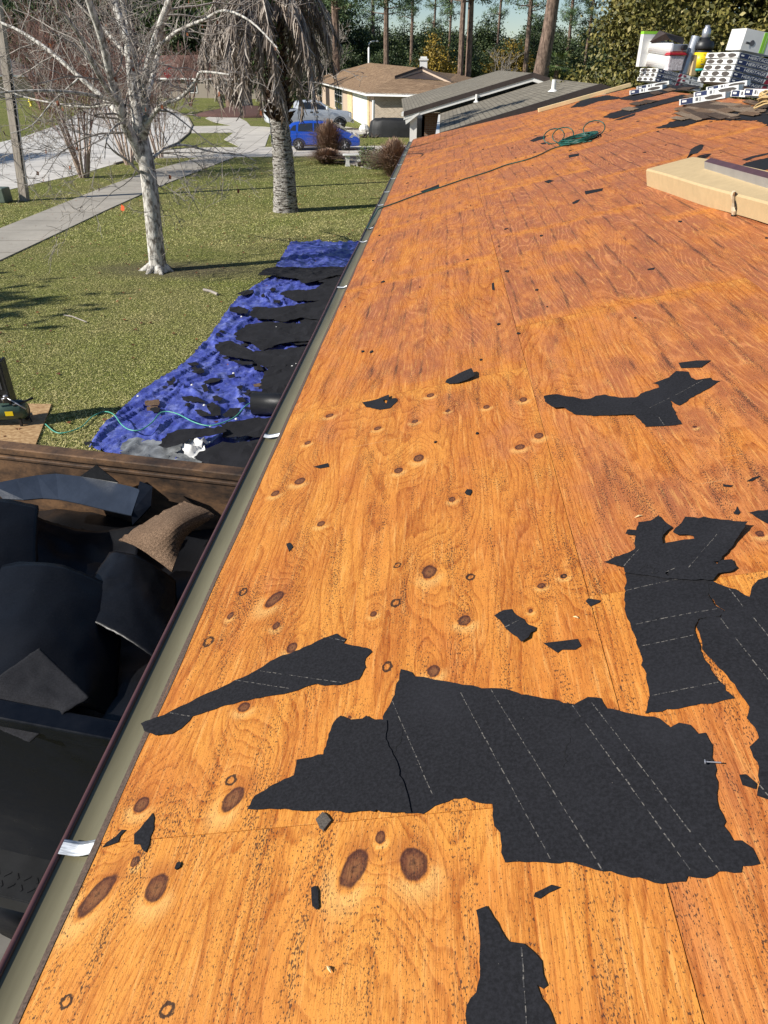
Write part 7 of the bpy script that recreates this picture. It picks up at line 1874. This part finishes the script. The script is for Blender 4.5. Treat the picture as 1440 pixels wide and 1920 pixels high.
# thick leaning trunk
b = AY(1012, 150, 78); b = np.array([b[0], 78, 0.0]); tp = AY(1046, -60, 78)
T = [(np.array([[0, 0, -.2], (tp - b) * .25 + [-.2, 0, 0], (tp - b) * .6, tp - b, (tp - b) * 1.6]), np.array([.95, .72, .58, .50, .35]))]
for k in range(8):
    s_ = (tp - b) * rr.uniform(.8, 1.5); a_ = rr.uniform(0, 6.28); T.append((np.array([s_, s_ + [2 * np.cos(a_), 2 * np.sin(a_), .6], s_ + [4 * np.cos(a_), 4 * np.sin(a_), .7]]), np.array([.14, .09, .03])))
V, F = tubes_np(T, 12); r0 = empty('leaning_pine', b, 0, 'thickest pine trunk, leaning right, behind the grey roofed house', 'tree'); link('trunk', fast('trunk', V, F), M['pinebark'], r0, True)
C = np.array([t[0][-1] for t in T[1:]] + [t[0][1] for t in T[1:]]); V, F, r_ = leaves(5000, C, .6, .3, rr, .3, .6); link('crown', fast('crown', V, F, {'rnd': r_}), M['pineneedle'], r0)
# autumn trees
AU = tree_meshes(350, 6.6, 2.0, .8, 5200, .26, 34, .5, 8, .14, shell=.3)
plant('autumn_tree', at(818, 108), AU, (M['darkbark'], M['autumn']), 'yellow autumn tree right of the chimney', sc=(1.15, 1.15, 1.12))
plant('autumn_tree', at(960, 122), AU, (M['darkbark'], M['autumn']), 'smaller yellowish tree left of the thick leaning pine', rz=2, sc=(1.6, 1.6, 1.1))
RU = tree_meshes(351, 7.0, 2.6, .8, 3600, .28, 30, .55, 8, .14, shell=.3)
plant('rust_tree', at(106, 138), RU, (M['darkbark'], M['rustleaf']), 'rust red tree behind the brown roofed house', sc=(1.4, 1.4, 1.3))
plant('rust_tree', at(182, 118), RU, (M['darkbark'], M['rustleaf']), 'low rust coloured tree between the two far houses', rz=1.5, sc=(1.1, 1.1, .9))
# cabbage palm by the leaning pine
b = AY(1040, 150, 84); mb = MB(); root = empty('cabbage_palm', (b[0], 84, 0), 0, 'small green cabbage palm right of the thick leaning pine', 'palm')
zt2 = AY(1040, 122, 84)[2]; mb.tube([(0, 0, 0), (.1, 0, zt2)], .22, 8); mb.build('trunk', M['pinebark'], root)
vs, fs, rn = [], [], []
for k in range(30):
    a_ = k * 2.4; el = rr.uniform(-.5, 1.1); d = np.array([np.cos(a_) * np.cos(el), np.sin(a_) * np.cos(el), np.sin(el)]); c0_ = np.array([.1, 0, zt2]) + d * .9
    for j in range(11):
        f = (j - 5) / 5 * 1.2; w = np.cross(d, [0, 0, 1]); w /= np.linalg.norm(w); dd = d * np.cos(f) + w * np.sin(f) + [0, 0, -.25]; e_ = c0_ + dd * 1.0; q_ = np.cross(dd, [0, 0, 1]); q_ /= np.linalg.norm(q_); b0 = len(vs)
        vs += [c0_, c0_ + dd * .5 + q_ * .06, e_, c0_ + dd * .5 - q_ * .06]; fs.append((b0, b0 + 1, b0 + 2, b0 + 3)); rn += [rr.random()] * 4
link('crown', fast('crown', vs, fs, {'rnd': rn}), M['shrub'], root)
plant('evergreen_tree', (-34, 35, 0), EV[0], (M['darkbark'], M['evergreen']), 'dark evergreen standing alone on the far side of the street at the left', 'tree', None, 1, (.8, .8, .8))
# a tree standing left of the frame, whose thin shade falls over the lawn
plant('autumn_tree', (-19.5, 8.4, 0), AU, (M['darkbark'], M['autumn']), 'yellowing tree on the verge left of our lawn', rz=1, sc=(1.5, 1.5, 1.35))
# fallen leaves
n = 900; X = rng.uniform(-15, -1.5, n); Y = rng.uniform(8, 42, n); a_ = rng.uniform(0, 6.28, n); s_ = rng.uniform(.018, .045, n); V = np.stack([np.stack([X + s_ * np.cos(a_ + k * 1.57), Y + s_ * np.sin(a_ + k * 1.57), .02 + .015 * ((k + np.arange(n)) % 2)], 1) for k in range(4)], 1).reshape(-1, 3)
tag(link('fallen_leaves', fast('fallen_leaves', V, np.arange(4 * n).reshape(-1, 4), {'rnd': np.repeat(rng.random(n), 4)}), M['rustleaf']), kind='stuff')
# bare grey trees
def bare(px, Y, h, seed, label, mat='twig', kids=4, sp=.55, grp=None, r0=.12, nst=3):
    rr = np.random.default_rng(seed); b = AY(px, 130, Y); root = empty('bare_tree', (b[0], Y, 0), 0, label, 'tree', grp); out = []
    for k in range(nst): grow((0, 0, 0), (rr.normal(0, .3), rr.normal(0, .3), 1), h * .55, r0, 4, out, rr, sp, .25, kids, .22, .66, .016)
    tubemesh('branches', out, M[mat], root, 3)
bare(600, 118, 9.5, 401, 'leafless grey tree with a round crown left of the tan roofed house', 'twig', 4)
bare(535, 110, 8, 402, 'leafless grey tree between the big palm and the tan roofed house', 'twig', 4)
bare(925, 112, 6.5, 403, 'small pale leafless tree behind the grey roofed house', 'twig', 3, .7)
bare(60, 88, 8.5, 404, 'wide leafless tree in front of the brown roofed house', 'redtwig', 4)
bare(210, 78, 8.0, 405, 'leafless reddish tree beyond the street behind the crape myrtles', 'redtwig', 4)
bare(350, 96, 6.5, 406, 'low leafless reddish tree behind the stop sign', 'redtwig', 4)
bare(1180, 110, 11, 407, 'leafless tree showing against the sky left of the big yellow-green tree', 'twig', 4)
# shrubs
SH = tree_meshes(360, 2.4, 1.6, .1, 3400, .16, 30, .38, 5, .05, shell=.3, zc=1.1, Rz=1.1)
for j, (x, Y, k, lb) in enumerate([(510, 104, 1.5, 'dark green shrub behind the big palm trunk'), (548, 112, 1.8, 'rounded green shrub left of the tan roofed house'), (420, 108, .8, 'low clipped shrub in front of the red roofed house'), (560, 122, 1.2, 'far shrub between palm and tan roofed house')]):
    plant('shrub', at(x, Y), SH, (M['darkbark'], M['evergreen' if j % 2 == 0 else 'shrub']) if not SH[1].materials else (None, None), lb, 'shrub', rz=j, sc=(k, k, k))
# ornamental grasses
def grasses(base, h, w, seed, label):
    rr = np.random.default_rng(seed); n = 2600; a_ = rr.uniform(0, 6.28, n); l_ = h * rr.uniform(.45, 1.1, n); o_ = np.abs(rr.normal(0, .42, n)) * w; r0_ = rr.uniform(0, .28, n)
    x0, y0 = np.cos(a_) * r0_, np.sin(a_) * r0_; x1, y1 = x0 + np.cos(a_) * o_ * .45, y0 + np.sin(a_) * o_ * .45; x2, y2 = x0 + np.cos(a_) * o_ * 1.1, y0 + np.sin(a_) * o_ * 1.1
    z1 = l_ * .62; z2 = l_ * (1 - .35 * np.minimum(1, o_)); wx, wy = -np.sin(a_) * .008, np.cos(a_) * .008
    V = np.stack([np.stack([x0 - wx, y0 - wy, 0 * z1], 1), np.stack([x0 + wx, y0 + wy, 0 * z1], 1), np.stack([x1 + wx, y1 + wy, z1], 1), np.stack([x1 - wx, y1 - wy, z1], 1), np.stack([x2 + wx * 1.5, y2 + wy * 1.5, z2], 1), np.stack([x2 - wx * 1.5, y2 - wy * 1.5, z2], 1)], 1).reshape(-1, 3)
    i = np.arange(n)[:, None] * 6; F = np.concatenate([i + [0, 1, 2, 3], i + [3, 2, 4, 5]]); r_ = np.repeat(np.clip(rr.normal(.5, .25, n), 0, 1), 6)
    o = link('ornamental_grass', fast('ornamental_grass', V, F, {'rnd': r_}), M['drygrass']); o.location = base; tag(o, label, 'ornamental grass')
grasses(G(617, 297), 1.75, 1.5, 501, 'tall clump of dry reddish ornamental grass in front of the blue hatchback')
grasses(G(612, 306), .65, 1.2, 504, 'short brown grass clump left of the white bench')
grasses(G(738, 330), 1.45, 1.7, 502, 'dry reddish ornamental grass beside the far end of the gutter')
# garden bits near the bench
SH2 = tree_meshes(361, .9, .55, .05, 1500, .09, 16, .18, 4, .02, shell=.3, zc=.45, Rz=.4)
for j, (x, y, k, lb) in enumerate([(697, 316, 1.1, 'bushy green plant right of the white bench'), (716, 318, .9, 'second green plant nearer the gutter'), (684, 304, .6, 'small green plant behind the pots')]):
    c_ = G(x, y); plant('garden_plant', (c_[0], c_[1], 0), SH2, (M['darkbark'], M['shrub']), lb, 'plant', rz=j, sc=(k, k, k))
for j, (x, y, r_, mt, lb) in enumerate([(682, 312, .16, 'blackplastic', 'black plant pot on the path beside the bench'), (674, 313, .12, 'blackplastic', 'smaller black plant pot left of the other'), (694, 316, .09, 'white', 'little white pot among the green plants')]):
    c_ = G(x, y); mb = MB(); mb.lathe([(r_ * .7, 0), (r_, r_ * 1.6), (r_ * 1.08, r_ * 1.7)], (c_[0], c_[1], .03), 14); tag(mb.build('plant_pot', M[mt], smooth=True), lb, 'plant pot')
# sticks and litter on the lawn
for j, (pts, r_, lb) in enumerate([([(120, 591), (135, 593), (150, 599), (163, 604)], .012, 'crooked pale fallen stick on the lawn left of the tarp'), ([(382, 543), (395, 546), (408, 552)], .03, 'short white stick on the bare patch right of the pale tree')]):
    mb = MB(); mb.tube([Vector(G(x, y, .03)) for x, y in pts], r_, 6); tag(mb.build('fallen_stick', M['twig']), lb, 'stick')
print('plants done')
